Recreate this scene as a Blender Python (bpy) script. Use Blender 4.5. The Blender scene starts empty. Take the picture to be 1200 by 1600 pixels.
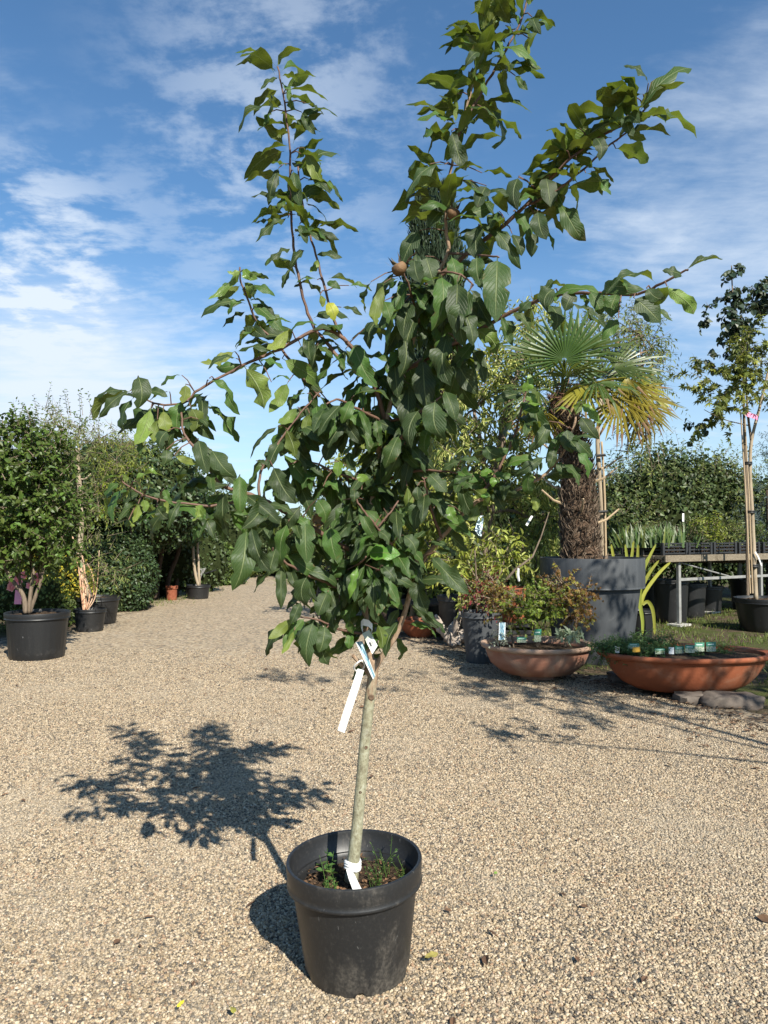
import bpy, math, random
import numpy as np
from mathutils import Vector, Matrix, noise as mnoise

scene = bpy.context.scene
COL = scene.collection
R = math.radians

# ------------------------------------------------------------------ camera
CAM_H = 1.45
PITCH = R(1.8)
FPX = 1156.0
cam_d = bpy.data.cameras.new('camera')
cam_d.sensor_fit = 'VERTICAL'
cam_d.sensor_height = 34.6
cam_d.lens = 34.6 * FPX / 1600.0
cam_d.clip_start = 0.05
cam_d.clip_end = 2000
cam = bpy.data.objects.new('camera', cam_d)
COL.objects.link(cam)
cam.location = (0, 0, CAM_H)
cam.rotation_euler = (math.pi / 2 + PITCH, 0, 0)
scene.camera = cam

# ------------------------------------------------------------------ sun, sky, exposure
SUN_EL = R(38.9)
SUN_AZ = math.atan2(0.44, -0.895)            # clockwise from +Y
TO_SUN = Vector((math.sin(SUN_AZ) * math.cos(SUN_EL), math.cos(SUN_AZ) * math.cos(SUN_EL), math.sin(SUN_EL)))
sun_d = bpy.data.lights.new('sun', 'SUN')
sun_d.energy = 5.0
sun_d.angle = R(0.53)
sun_d.color = (1.0, 0.945, 0.83)
sun = bpy.data.objects.new('sun', sun_d)
COL.objects.link(sun)
sun.rotation_euler = (-TO_SUN).to_track_quat('-Z', 'Y').to_euler()
SKY_STRENGTH = 0.057
scene.view_settings.view_transform = 'Standard'
scene.view_settings.look = 'None'
scene.view_settings.exposure = 0.95
scene.view_settings.gamma = 1.0
scene.view_settings.use_curve_mapping = False
scene.cycles.use_denoising = True
scene.cycles.max_bounces = 7
scene.cycles.diffuse_bounces = 3
scene.cycles.glossy_bounces = 2
scene.cycles.transmission_bounces = 4
scene.cycles.transparent_max_bounces = 4
scene.cycles.caustics_reflective = False
scene.cycles.caustics_refractive = False
scene.cycles.sample_clamp_indirect = 6


def ray(px, py):
    u = (px - 600) / FPX
    v = (800 - py) / FPX
    return Vector((u, math.cos(PITCH) - v * math.sin(PITCH), math.sin(PITCH) + v * math.cos(PITCH)))


def P(px, py, Y):
    d = ray(px, py)
    return Vector((0, 0, CAM_H)) + d * (Y / d.y)


def G(px, py, z=0.0):
    d = ray(px, py)
    return Vector((0, 0, CAM_H)) + d * ((z - CAM_H) / d.z)


# ------------------------------------------------------------------ node helpers
class NT:
    def __init__(self, tree):
        self.t = tree
        self.t.nodes.clear()

    def n(self, typ, props=None, **ins):
        nd = self.t.nodes.new(typ)
        for k, v in (props or {}).items():
            setattr(nd, k, v)
        for k, v in ins.items():
            self.set(nd, k, v)
        return nd

    def set(self, nd, k, v):
        if isinstance(k, str) and k.startswith('i') and k[1:].isdigit():
            s = nd.inputs[int(k[1:])]
        else:
            s = nd.inputs[k.replace('_', ' ')]
        if isinstance(v, bpy.types.NodeSocket):
            self.t.links.new(v, s)
        else:
            s.default_value = v

    def math(self, op, a, b=0.0, c=None, clamp=False):
        nd = self.t.nodes.new('ShaderNodeMath')
        nd.operation = op
        nd.use_clamp = clamp
        self.set(nd, 'i0', a)
        self.set(nd, 'i1', b)
        if c is not None:
            self.set(nd, 'i2', c)
        return nd.outputs[0]

    def mix(self, f, a, b, blend='MIX'):
        nd = self.t.nodes.new('ShaderNodeMix')
        nd.data_type = 'RGBA'
        nd.blend_type = blend
        nd.clamp_factor = True
        self.set(nd, 'i0', f)
        self.set(nd, 'i6', a)
        self.set(nd, 'i7', b)
        return nd.outputs[2]

    def ramp(self, f, stops, interp='LINEAR'):
        nd = self.t.nodes.new('ShaderNodeValToRGB')
        nd.color_ramp.interpolation = interp
        el = nd.color_ramp.elements
        el[0].position, el[0].color = stops[0][0], c4(stops[0][1])
        el[1].position, el[1].color = stops[-1][0], c4(stops[-1][1])
        for p, c in stops[1:-1]:
            e = el.new(p)
            e.color = c4(c)
        self.set(nd, 'i0', f)
        return nd.outputs[0]

    def maprange(self, v, a, b, c=0.0, d=1.0, smooth=True):
        nd = self.t.nodes.new('ShaderNodeMapRange')
        nd.interpolation_type = 'SMOOTHSTEP' if smooth else 'LINEAR'
        nd.clamp = True
        for i, x in enumerate((v, a, b, c, d)):
            self.set(nd, 'i%d' % i, x)
        return nd.outputs[0]

    def noise(self, vec, scale, detail=4, rough=0.55, dist=0.0):
        nd = self.n('ShaderNodeTexNoise', Scale=scale, Detail=detail, Roughness=rough, Distortion=dist)
        if vec is not None:
            self.set(nd, 'Vector', vec)
        return nd.outputs[0]

    def vmath(self, op, a, b=None):
        nd = self.t.nodes.new('ShaderNodeVectorMath')
        nd.operation = op
        self.set(nd, 'i0', a)
        if b is not None:
            self.set(nd, 'i1', b)
        return nd

    def mapping(self, vec, loc=(0, 0, 0), rot=(0, 0, 0), scale=(1, 1, 1)):
        nd = self.n('ShaderNodeMapping', Location=loc, Rotation=rot, Scale=scale)
        self.set(nd, 'Vector', vec)
        return nd.outputs[0]


def c4(c):
    return (c[0], c[1], c[2], 1.0)


def new_mat(name):
    m = bpy.data.materials.new(name)
    m.use_nodes = True
    nt = NT(m.node_tree)
    out = nt.n('ShaderNodeOutputMaterial')
    return m, nt, out


def surface(name, cols, scale=6.0, rough=0.7, spec=0.3, bump=0.2, bscale=40.0, stretch=(1, 1, 1), detail=6,
            dust=None, dust_scale=3.0, dust_lo=0.55, dust_hi=0.75, bdist=0.01):
    """two or three tone noise surface in object space, with bump and optional dirt"""
    m, nt, out = new_mat(name)
    tc = nt.n('ShaderNodeTexCoord').outputs['Object']
    mp = nt.mapping(tc, scale=stretch)
    f = nt.noise(mp, scale, detail, 0.6)
    stops = [(0.3 + 0.4 * i / max(1, len(cols) - 1), c) for i, c in enumerate(cols)]
    if len(stops) == 1:
        stops = [(0.3, cols[0]), (0.7, tuple(x * 1.15 for x in cols[0]))]
    col = nt.ramp(f, stops)
    if dust is not None:
        d = nt.noise(tc, dust_scale, 8, 0.65, 0.4)
        col = nt.mix(nt.maprange(d, dust_lo, dust_hi), col, c4(dust))
    b = nt.noise(mp, bscale, 5, 0.6)
    bn = nt.n('ShaderNodeBump', Strength=bump, Distance=bdist, Height=b)
    p = nt.n('ShaderNodeBsdfPrincipled', Base_Color=col, Roughness=rough, Normal=bn.outputs[0])
    p.inputs['Specular IOR Level'].default_value = spec
    nt.set(out, 'Surface', p.outputs[0])
    return m


def leaf_mat(name, top, back, trans=None, tfac=0.28, rough=0.5, spec=0.35, var=0.35, veins=False, alt=None, altfac=0.0, edge=None):
    """two sided leaf: darker upper face, paler underside, light passing through"""
    m, nt, out = new_mat(name)
    oi = nt.n('ShaderNodeObjectInfo').outputs['Random']
    at = nt.n('ShaderNodeAttribute', {'attribute_name': 'rnd'}).outputs['Fac']
    rnd = nt.math('FRACT', nt.math('ADD', oi, at))
    rnd2 = nt.math('FRACT', nt.math('MULTIPLY', rnd, 7.31))
    geo = nt.n('ShaderNodeNewGeometry')
    col_t = c4(top)
    if alt is not None:
        col_t = nt.mix(nt.maprange(rnd2, 1 - altfac - 0.12, 1 - altfac + 0.12), c4(top), c4(alt))
    col = nt.mix(geo.outputs['Backfacing'], col_t, c4(back))
    hsv = nt.n('ShaderNodeHueSaturation', Color=col)
    nt.set(hsv, 'Value', nt.math('MULTIPLY_ADD', rnd, var * 2, 1 - var))
    nt.set(hsv, 'Hue', nt.math('MULTIPLY_ADD', rnd2, 0.045, 0.478))
    col = hsv.outputs[0]
    normal = None
    if veins or edge is not None:
        uv = nt.n('ShaderNodeUVMap').outputs[0]
        sep = nt.n('ShaderNodeSeparateXYZ', Vector=uv)
        du = nt.math('ABSOLUTE', nt.math('SUBTRACT', sep.outputs[0], 0.5))
    if veins:
        wv = nt.math('SUBTRACT', nt.math('MULTIPLY', sep.outputs[1], 10.0), nt.math('MULTIPLY', du, 7.0))
        fr = nt.math('ABSOLUTE', nt.math('SUBTRACT', nt.math('FRACT', wv), 0.5))
        side = nt.maprange(fr, 0.0, 0.16, 1.0, 0.0)
        mid = nt.maprange(du, 0.014, 0.044, 1.0, 0.0)
        tcn = nt.noise(nt.n('ShaderNodeTexCoord').outputs['Object'], 22, 4, 0.6)
        vein = nt.math('MAXIMUM', nt.math('MULTIPLY', side, 0.35), mid)
        col = nt.mix(nt.math('MULTIPLY', vein, 0.62), col, c4((0.20, 0.235, 0.10)))
        col = nt.mix(nt.maprange(tcn, 0.35, 0.75, 0.0, 0.35), col, c4((top[0] * 1.9, top[1] * 1.5, top[2] * 1.9)))
        tco = nt.n('ShaderNodeTexCoord').outputs['Object']
        edge_n = nt.noise(nt.n('ShaderNodeVectorMath', {'operation': 'ADD'}, i0=tco, i1=nt.n('ShaderNodeCombineXYZ', X=nt.math('MULTIPLY', rnd, 37.0)).outputs[0]).outputs[0], 9, 4, .6)
        nearedge = nt.math('MAXIMUM', nt.maprange(du, 0.36, 0.5), nt.maprange(sep.outputs[1], .82, 1.0))
        spot = nt.math('MULTIPLY', nt.maprange(edge_n, .56, .66), nt.math('MULTIPLY_ADD', nearedge, .85, .12))
        col = nt.mix(nt.math('MULTIPLY', spot, nt.maprange(rnd2, .35, .75)), col, c4((0.13, 0.085, 0.035)))
        hgt = nt.math('ADD', nt.math('MULTIPLY', vein, -1.0), nt.math('MULTIPLY', tcn, 0.5))
        bmp = nt.n('ShaderNodeBump', Strength=0.55, Distance=0.004, Height=hgt)
        normal = bmp.outputs[0]
    if edge is not None:
        col = nt.mix(nt.maprange(du, 0.22, 0.3), col, c4(edge))
    p = nt.n('ShaderNodeBsdfPrincipled', Base_Color=col, Roughness=rough)
    p.inputs['Specular IOR Level'].default_value = spec
    t = nt.n('ShaderNodeBsdfTranslucent', Color=nt.mix(0.5, c4(trans or (back[0] * 2.2, back[1] * 2.2, back[2])), col, 'MIX'))
    if normal is not None:
        nt.set(p, 'Normal', normal)
    mx = nt.n('ShaderNodeMixShader', i0=tfac, i1=p.outputs[0], i2=t.outputs[0])
    nt.set(out, 'Surface', mx.outputs[0])
    return m


# ------------------------------------------------------------------ world
world = bpy.data.worlds.new('World')
scene.world = world
world.use_nodes = True
w = NT(world.node_tree)
wout = w.n('ShaderNodeOutputWorld')
sky = w.n('ShaderNodeTexSky', {'sky_type': 'NISHITA', 'sun_disc': False, 'sun_elevation': SUN_EL, 'sun_rotation': SUN_AZ % (2 * math.pi),
                               'altitude': 50, 'air_density': 1.0, 'dust_density': 0.6, 'ozone_density': 2.2})
dirv = w.vmath('NORMALIZE', w.n('ShaderNodeTexCoord').outputs['Generated']).outputs[0]
sxyz = w.n('ShaderNodeSeparateXYZ', Vector=dirv)
zc = w.math('ADD', w.math('MAXIMUM', sxyz.outputs[2], 0.0), 0.13)
plane = w.n('ShaderNodeCombineXYZ', X=w.math('DIVIDE', sxyz.outputs[0], zc), Y=w.math('DIVIDE', sxyz.outputs[1], zc)).outputs[0]
warp = w.n('ShaderNodeTexNoise', Scale=1.3, Detail=3.0, Vector=plane)
plane_w = w.vmath('ADD', plane, w.vmath('SCALE', w.vmath('SUBTRACT', warp.outputs[1], (0.5, 0.5, 0.5)).outputs[0]).outputs[0])
plane_w.inputs[1].links[0].from_node.inputs['Scale'].default_value = 0.22
plane_w = plane_w.outputs[0]


def blob(px, py, rad, soft):
    d = ray(px, py).normalized()
    dt = w.vmath('DISTANCE', dirv, tuple(d)).outputs['Value']
    return w.maprange(dt, rad + soft, max(0.0, rad - soft), 0.0, 1.0)


cirrus = w.noise(w.mapping(plane_w, loc=(3.1, 0.7, 0), rot=(0, 0, R(-58)), scale=(0.75, 2.6, 1)), 2.3, 12, 0.62, 0.0)
veil = w.noise(w.mapping(plane_w, loc=(1.0, 4.2, 0)), 0.7, 8, 0.55, 0.0)
puff = w.noise(w.mapping(plane_w, loc=(8.3, 2.2, 0), rot=(0, 0, R(20)), scale=(1.0, 0.8, 1)), 8.0, 9, 0.58, 0.0)
wisp = w.noise(w.mapping(plane_w, loc=(2.3, 9.2, 0), rot=(0, 0, R(35)), scale=(1.0, 1.9, 1)), 3.4, 10, 0.64, 0.0)
bias = w.math('ADD', w.math('MULTIPLY', blob(1230, 340, 0.08, 0.30), 0.46), w.math('MULTIPLY', blob(60, 610, 0.06, 0.22), 0.44))
bias = w.math('ADD', bias, w.math('MULTIPLY', blob(180, 640, 0.10, 0.26), 0.30))
bias = w.math('ADD', bias, w.math('MULTIPLY', blob(40, 150, 0.02, 0.20), 0.24))
bias = w.math('ADD', bias, w.math('MULTIPLY', blob(560, 470, 0.02, 0.22), 0.20))
bias = w.math('SUBTRACT', bias, w.math('MULTIPLY', blob(250, 250, 0.06, 0.22), 0.24))
bias = w.math('SUBTRACT', bias, w.math('MULTIPLY', blob(330, 120, 0.02, 0.16), 0.16))
tex = w.math('MULTIPLY_ADD', wisp, 0.55, w.math('MULTIPLY', puff, 0.45))
c1 = w.maprange(w.math('ADD', w.math('ADD', w.math('MULTIPLY', cirrus, 0.8), w.math('MULTIPLY', veil, 0.45)), w.math('ADD', bias, w.math('MULTIPLY_ADD', tex, 0.7, -0.35))), 0.72, 1.36)
pmask = w.math('ADD', w.math('MULTIPLY', blob(60, 390, 0.08, 0.08), 1.25), w.math('MULTIPLY', blob(470, 50, 0.08, 0.22), 0.5))
pmask = w.math('ADD', pmask, w.math('MULTIPLY', blob(380, 330, 0.04, 0.22), 0.45))
pmask = w.math('MAXIMUM', pmask, w.maprange(veil, 0.5, 0.72, 0.0, 0.5))
c2 = w.math('MULTIPLY', w.maprange(tex, 0.45, 0.58), w.math('MINIMUM', pmask, 1.0))
haze = w.maprange(sxyz.outputs[2], 0.40, 0.02, 0.0, 0.46)
cloud = w.math('MINIMUM', w.math('ADD', w.math('ADD', w.math('MULTIPLY', c1, 0.68), w.math('MULTIPLY', c2, 0.66)), haze), 0.95)
skycol = w.mix(1.0, sky.outputs[0], (0.90, 1.27, 1.46, 1), 'MULTIPLY')
lit = w.mix(cloud, skycol, (7.6, 8.5, 9.6, 1.0))
bg = w.n('ShaderNodeBackground', Color=lit, Strength=SKY_STRENGTH)
w.set(wout, 'Surface', bg.outputs[0])

# ------------------------------------------------------------------ object helpers
WL = {}


def link(o):
    COL.objects.link(o)
    return o


def thing(name, label, cat, loc=(0, 0, 0), group=None):
    o = bpy.data.objects.new(name, None)
    o.empty_display_size = 0.1
    link(o)
    o.location = loc
    tag(o, label, cat, group)
    WL[o.name] = Vector(loc)
    return o


def tag(o, label, cat, group=None):
    o['label'] = label
    o['category'] = cat
    if group:
        o['group'] = group
    return o


def put(name, me, mat, parent=None, kind=None, label=None):
    if mat is not None and len(me.materials) == 0:
        me.materials.append(mat)
    o = bpy.data.objects.new(name, me)
    link(o)
    if parent is not None:
        o.parent = parent
        WL[o.name] = WL.get(parent.name, Vector())
    if kind:
        o['kind'] = kind
    if label:
        o['label'] = label
    return o


class MB:
    def __init__(self):
        self.v, self.f, self.uv = [], [], None

    def add(self, vs, fs):
        k = len(self.v)
        self.v.extend([tuple(x) for x in vs])
        self.f.extend([tuple(i + k for i in f) for f in fs])
        return self

    def box(self, c, s, rz=0.0, rx=0.0, ry=0.0):
        m = Matrix.Translation(c) @ Matrix.Rotation(rz, 4, 'Z') @ Matrix.Rotation(ry, 4, 'Y') @ Matrix.Rotation(rx, 4, 'X')
        hx, hy, hz = s[0] / 2, s[1] / 2, s[2] / 2
        b = min(hx, hy, hz) * 0.18
        vs = []
        for sx in (-1, 1):
            for sy in (-1, 1):
                for sz in (-1, 1):
                    for ax in range(3):
                        q = [sx * hx, sy * hy, sz * hz]
                        for a in range(3):
                            if a != ax:
                                q[a] -= (sx, sy, sz)[a] * b
                        vs.append(m @ Vector(q))
        idx = lambda sx, sy, sz, ax: (((sx > 0) * 2 + (sy > 0)) * 2 + (sz > 0)) * 3 + ax
        fs = []
        for ax in range(3):
            for sg in (-1, 1):
                o = [(-1, -1), (1, -1), (1, 1), (-1, 1)]
                if sg < 0:
                    o.reverse()
                q = []
                for a, b2 in o:
                    t = [0, 0, 0]
                    t[ax] = sg
                    t[(ax + 1) % 3] = a
                    t[(ax + 2) % 3] = b2
                    q.append(idx(*t, ax))
                fs.append(q)
        for ax in range(3):
            a1, a2 = (ax + 1) % 3, (ax + 2) % 3
            for s1 in (-1, 1):
                for s2 in (-1, 1):
                    t0, t1 = [0] * 3, [0] * 3
                    t0[ax], t1[ax] = -1, 1
                    t0[a1] = t1[a1] = s1
                    t0[a2] = t1[a2] = s2
                    q = [idx(*t0, a1), idx(*t1, a1), idx(*t1, a2), idx(*t0, a2)]
                    if s1 * s2 < 0:
                        q.reverse()
                    fs.append(q)
        for sx in (-1, 1):
            for sy in (-1, 1):
                for sz in (-1, 1):
                    q = [idx(sx, sy, sz, 0), idx(sx, sy, sz, 1), idx(sx, sy, sz, 2)]
                    if sx * sy * sz < 0:
                        q.reverse()
                    fs.append(q)
        return self.add(vs, fs)

    def tube(self, pts, rad, sides=8, wob=0.0, rng=None):
        pts = [Vector(p) for p in pts]
        n = len(pts)
        if not hasattr(rad, '__len__'):
            rad = [rad] * n
        vs, fs = [], []
        t = (pts[1] - pts[0]).normalized()
        ref = Vector((0, 0, 1)) if abs(t.z) < 0.9 else Vector((1, 0, 0))
        a = t.cross(ref).normalized()
        for i in range(n):
            if i == 0:
                t = pts[1] - pts[0]
            elif i == n - 1:
                t = pts[-1] - pts[-2]
            else:
                t = pts[i + 1] - pts[i - 1]
            t = t.normalized() if t.length > 1e-9 else Vector((0, 0, 1))
            a = (a - t * a.dot(t))
            a = a.normalized() if a.length > 1e-6 else t.orthogonal().normalized()
            b = t.cross(a)
            for k in range(sides):
                an = 2 * math.pi * k / sides
                rr = rad[i] * (1 + (rng.uniform(-wob, wob) if rng and wob else 0))
                vs.append(pts[i] + (a * math.cos(an) + b * math.sin(an)) * rr)
        for i in range(n - 1):
            for k in range(sides):
                k2 = (k + 1) % sides
                fs.append((i * sides + k, i * sides + k2, (i + 1) * sides + k2, (i + 1) * sides + k))
        fs.append(tuple(range(sides))[::-1])
        fs.append(tuple((n - 1) * sides + k for k in range(sides)))
        return self.add(vs, fs)

    def lathe(self, prof, seg=48, c=(0, 0, 0), sy=1.0, fn=None, close=True):
        vs, fs = [], []
        for j, (r, z) in enumerate(prof):
            for k in range(seg):
                an = 2 * math.pi * k / seg
                rr, zz = r, z
                if fn:
                    rr, zz = fn(an, j, r, z)
                vs.append((c[0] + rr * math.cos(an), c[1] + rr * math.sin(an) * sy, c[2] + zz))
        for j in range(len(prof) - 1):
            for k in range(seg):
                k2 = (k + 1) % seg
                fs.append((j * seg + k, j * seg + k2, (j + 1) * seg + k2, (j + 1) * seg + k))
        if close:
            fs.append(tuple(range(seg))[::-1])
            fs.append(tuple((len(prof) - 1) * seg + k for k in range(seg)))
        return self.add(vs, fs)

    def build(self, name, mat, parent=None, smooth=True, kind=None, label=None, angle=40):
        off = WL.get(parent.name, Vector()) if parent is not None else Vector()
        me = bpy.data.meshes.new(name)
        me.from_pydata([(x[0] - off.x, x[1] - off.y, x[2] - off.z) for x in self.v], [], self.f)
        if smooth:
            me.polygons.foreach_set('use_smooth', [True] * len(me.polygons))
            if angle:
                me.set_sharp_from_angle(angle=R(angle))
        me.update()
        return put(name, me, mat, parent, kind, label)


def smooth_pts(pts, sub=4):
    """Catmull-Rom through control points (tuples of any length)"""
    pts = [np.array(p, float) for p in pts]
    if len(pts) < 3:
        a, b = pts[0], pts[-1]
        return [a + (b - a) * i / sub for i in range(sub + 1)]
    out = []
    for i in range(len(pts) - 1):
        p0 = pts[max(0, i - 1)]
        p1, p2 = pts[i], pts[i + 1]
        p3 = pts[min(len(pts) - 1, i + 2)]
        for k in range(sub):
            t = k / sub
            out.append(0.5 * ((2 * p1) + (-p0 + p2) * t + (2 * p0 - 5 * p1 + 4 * p2 - p3) * t * t + (-p0 + 3 * p1 - 3 * p2 + p3) * t ** 3))
    out.append(pts[-1])
    return out


def nrm(a):
    return a / np.maximum(np.linalg.norm(a, axis=1, keepdims=True), 1e-9)


def leaf_cloud(name, parent, pos, d, n, L, W, mat, shape='kite', fold=0.25, droop=0.15, kind='stuff', rng=None, label=None):
    """many small leaves joined into one mesh"""
    rng = rng or np.random.default_rng(1)
    N = len(pos)
    d = nrm(d)
    s = nrm(np.cross(d, n))
    n2 = np.cross(s, d)
    L = np.broadcast_to(np.asarray(L, float), (N,))[:, None]
    W = np.broadcast_to(np.asarray(W, float), (N,))[:, None]
    off = np.array(WL.get(parent.name, Vector())) if parent is not None else np.zeros(3)
    pos = pos - off
    if shape == 'kite':
        V = np.stack([pos, pos + d * L * 0.42 + s * W / 2 + n2 * fold * W / 2, pos + d * L - n2 * droop * L,
                      pos + d * L * 0.42 - s * W / 2 + n2 * fold * W / 2], 1)
        faces = [(0, 1, 2), (0, 2, 3)]
        uvs = [(0.5, 0), (1, .42), (0.5, 1), (0, .42)]
    elif shape == 'oval':
        V = np.stack([pos, pos + d * L * 0.3 + s * W * .46 + n2 * fold * W / 2, pos + d * L * 0.68 + s * W * .4 + n2 * (fold * W / 2 - droop * L * .4),
                      pos + d * L - n2 * droop * L, pos + d * L * 0.68 - s * W * .4 + n2 * (fold * W / 2 - droop * L * .4),
                      pos + d * L * 0.3 - s * W * .46 + n2 * fold * W / 2], 1)
        faces = [(0, 1, 2, 3), (0, 3, 4, 5)]
        uvs = [(0.5, 0), (1, .3), (1, .68), (0.5, 1), (0, .68), (0, .3)]
    elif shape == 'star':
        lob = [(-1.25, .62), (-.62, .88), (0, 1.0), (.62, .88), (1.25, .62)]
        vv = [pos]
        for a, l in lob:
            dd = d * math.cos(a) + s * math.sin(a)
            ss = s * math.cos(a) - d * math.sin(a)
            vv += [pos + dd * L * l * .45 + ss * W * .13, pos + dd * L * l - n2 * droop * L, pos + dd * L * l * .45 - ss * W * .13]
        V = np.stack(vv, 1)
        faces = [(0, 1 + 3 * i, 2 + 3 * i, 3 + 3 * i) for i in range(5)]
        uvs = [(0.5, 0)] + [(0.6, .5), (0.5, 1), (.4, .5)] * 5
    elif shape == 'blade':
        V = np.stack([pos - s * W / 2, pos + s * W / 2, pos + d * L * .55 + s * W * .4 - n2 * droop * L * .25, pos + d * L * .55 - s * W * .4 - n2 * droop * L * .25,
                      pos + d * L - n2 * droop * L], 1)
        faces = [(0, 1, 2, 3), (3, 2, 4)]
        uvs = [(0, 0), (1, 0), (1, .55), (0, .55), (.5, 1)]
    k = V.shape[1]
    V = V.reshape(-1, 3)
    F = []
    base = (np.arange(N) * k)
    allf = [(base[:, None] + np.array(f)[None]).tolist() for f in faces]
    for q in allf:
        F.extend(q)
    me = bpy.data.meshes.new(name)
    me.from_pydata(V.tolist(), [], F)
    at = me.attributes.new('rnd', 'FLOAT', 'POINT')
    at.data.foreach_set('value', np.repeat(rng.random(N), k).astype(np.float32))
    uvl = me.uv_layers.new(name='UVMap')
    li = np.empty(len(me.loops), np.int32)
    me.loops.foreach_get('vertex_index', li)
    uvl.data.foreach_set('uv', np.array(uvs, np.float32)[li % k].ravel())
    me.update()
    return put(name, me, mat, parent, kind, label)


def sample_blobs(blobs, n, rng, shell=0.5, cull=0.0, freq=1.5, off=0.0):
    """points in a union of ellipsoids (x,y,z,rx,ry,rz), thinned by noise so that the crown has gaps"""
    wts = np.array([b[3] * b[4] * b[5] for b in blobs]) ** 0.7
    wts /= wts.sum()
    out, nor = [], []
    tries = 0
    while len(out) < n and tries < n * 6:
        tries += 1
        b = blobs[rng.choice(len(blobs), p=wts)]
        u = rng.normal(size=3)
        u /= np.linalg.norm(u)
        r = rng.random() ** shell
        p = np.array(b[:3]) + u * r * np.array(b[3:6])
        if cull and mnoise.noise(Vector(p * freq) + Vector((off, off * 2, 0))) < -0.55 + cull:
            continue
        out.append(p)
        nor.append(u)
    return np.array(out), np.array(nor)


def twig_leaves(starts, outs, rng, tlen=0.3, per=10, up=0.25, spread=0.5, droop=0.3, jit=0.5, zface=0.7):
    """leaves set alternately along short twigs"""
    N = len(starts)
    td = nrm(outs * 0.8 + rng.normal(size=(N, 3)) * spread + np.array([0, 0, up]))
    tl = tlen * rng.uniform(0.5, 1.3, N)
    t = (np.arange(per) + 0.5) / per
    pos = starts[:, None, :] + td[:, None, :] * (tl[:, None] * t[None])[..., None]
    pos[..., 2] -= (t[None] ** 2) * tl[:, None] * droop * 0.5
    perp = nrm(np.cross(td, rng.normal(size=(N, 3))))
    perp2 = np.cross(td, perp)
    ang = np.arange(per) * 2.4
    side = perp[:, None, :] * np.cos(ang)[None, :, None] + perp2[:, None, :] * np.sin(ang)[None, :, None]
    d = side + td[:, None, :] * 0.55 + np.array([0, 0, -droop]) + rng.normal(size=(N, per, 3)) * jit * 0.5
    nn = np.array([0, 0, zface]) + np.repeat(outs[:, None, :], per, 1) * 0.6 + rng.normal(size=(N, per, 3)) * 0.4
    ends = starts + td * tl[:, None]
    return pos.reshape(-1, 3), d.reshape(-1, 3), nn.reshape(-1, 3), ends


def twig_mesh(name, parent, a, b, r, mat):
    """thin three sided twigs joined"""
    N = len(a)
    d = nrm(b - a)
    u = nrm(np.cross(d, np.array([0.3, 0.5, 0.81])))
    v = np.cross(d, u)
    off = np.array(WL.get(parent.name, Vector())) if parent is not None else np.zeros(3)
    vs = []
    for i in range(3):
        q = u * math.cos(i * 2.094) + v * math.sin(i * 2.094)
        vs.append(a - off + q * r)
    vs.append(b - off)
    V = np.stack(vs, 1).reshape(-1, 3)
    base = np.arange(N) * 4
    F = []
    for f in ((0, 1, 3), (1, 2, 3), (2, 0, 3)):
        F += (base[:, None] + np.array(f)).tolist()
    me = bpy.data.meshes.new(name)
    me.from_pydata(V.tolist(), [], F)
    me.update()
    return put(name, me, mat, parent, 'stuff')


def crown(parent, blobs, n_twigs, per, tlen, leaf_l, leaf_w, mat, seed, shape='kite', shell=0.5, cull=0.25, freq=1.6, droop=0.3, up=0.25,
          name='crown', bark=None, limbs_from=None, spread=0.5, fold=0.25, ldroop=0.15, twigs=True):
    rng = np.random.default_rng(seed)
    st, ou = sample_blobs(blobs, n_twigs, rng, shell, cull, freq, seed * 1.7)
    pos, d, nn, ends = twig_leaves(st, ou, rng, tlen, per, up, spread, droop)
    keep = rng.random(len(pos)) < 0.93
    pos, d, nn = pos[keep], d[keep], nn[keep]
    L = leaf_l * rng.uniform(0.65, 1.25, len(pos))
    o = leaf_cloud(name, parent, pos, d, nn, L, L * leaf_w / leaf_l * rng.uniform(.85, 1.15, len(pos)), mat, shape, fold, ldroop, rng=rng)
    if bark is not None and twigs:
        twig_mesh('twigs', parent, st, ends, 0.006, bark)
    if limbs_from is not None and bark is not None:
        mb = MB()
        for b in blobs:
            c = Vector(b[:3])
            s = Vector(limbs_from)
            mid = s.lerp(c, 0.5) + Vector((0, 0, (c - s).length * 0.12))
            r0 = 0.02 + 0.012 * (c - s).length
            mb.tube([Vector(q) for q in smooth_pts([s, mid, c], 4)], np.linspace(r0, r0 * .45, 9), 6)
            idx = rng.choice(len(st), min(len(st), 14), replace=False)
            near = sorted(range(len(st)), key=lambda i: np.sum((st[i] - np.array(b[:3])) ** 2))[: max(10, len(st) // 4)]
            for i in rng.choice(near, min(9, len(near)), replace=False):
                q = Vector(st[i])
                mb.tube([c, c.lerp(q, .5) + Vector((0, 0, .06)), q], [r0 * .42, r0 * .3, r0 * .12], 5)
        mb.build('limbs', bark, parent, kind='stuff')
    return o


# ------------------------------------------------------------------ materials
PEB = [(0.0, (0.043, 0.038, 0.033)), (0.08, (0.082, 0.072, 0.061)), (0.22, (0.160, 0.133, 0.099)), (0.34, (0.252, 0.187, 0.115)),
       (0.46, (0.366, 0.283, 0.180)), (0.58, (0.278, 0.226, 0.162)), (0.70, (0.412, 0.328, 0.221)), (0.86, (0.474, 0.392, 0.281)), (0.94, (0.247, 0.146, 0.086)), (1.0, (0.567, 0.497, 0.392))]


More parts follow.
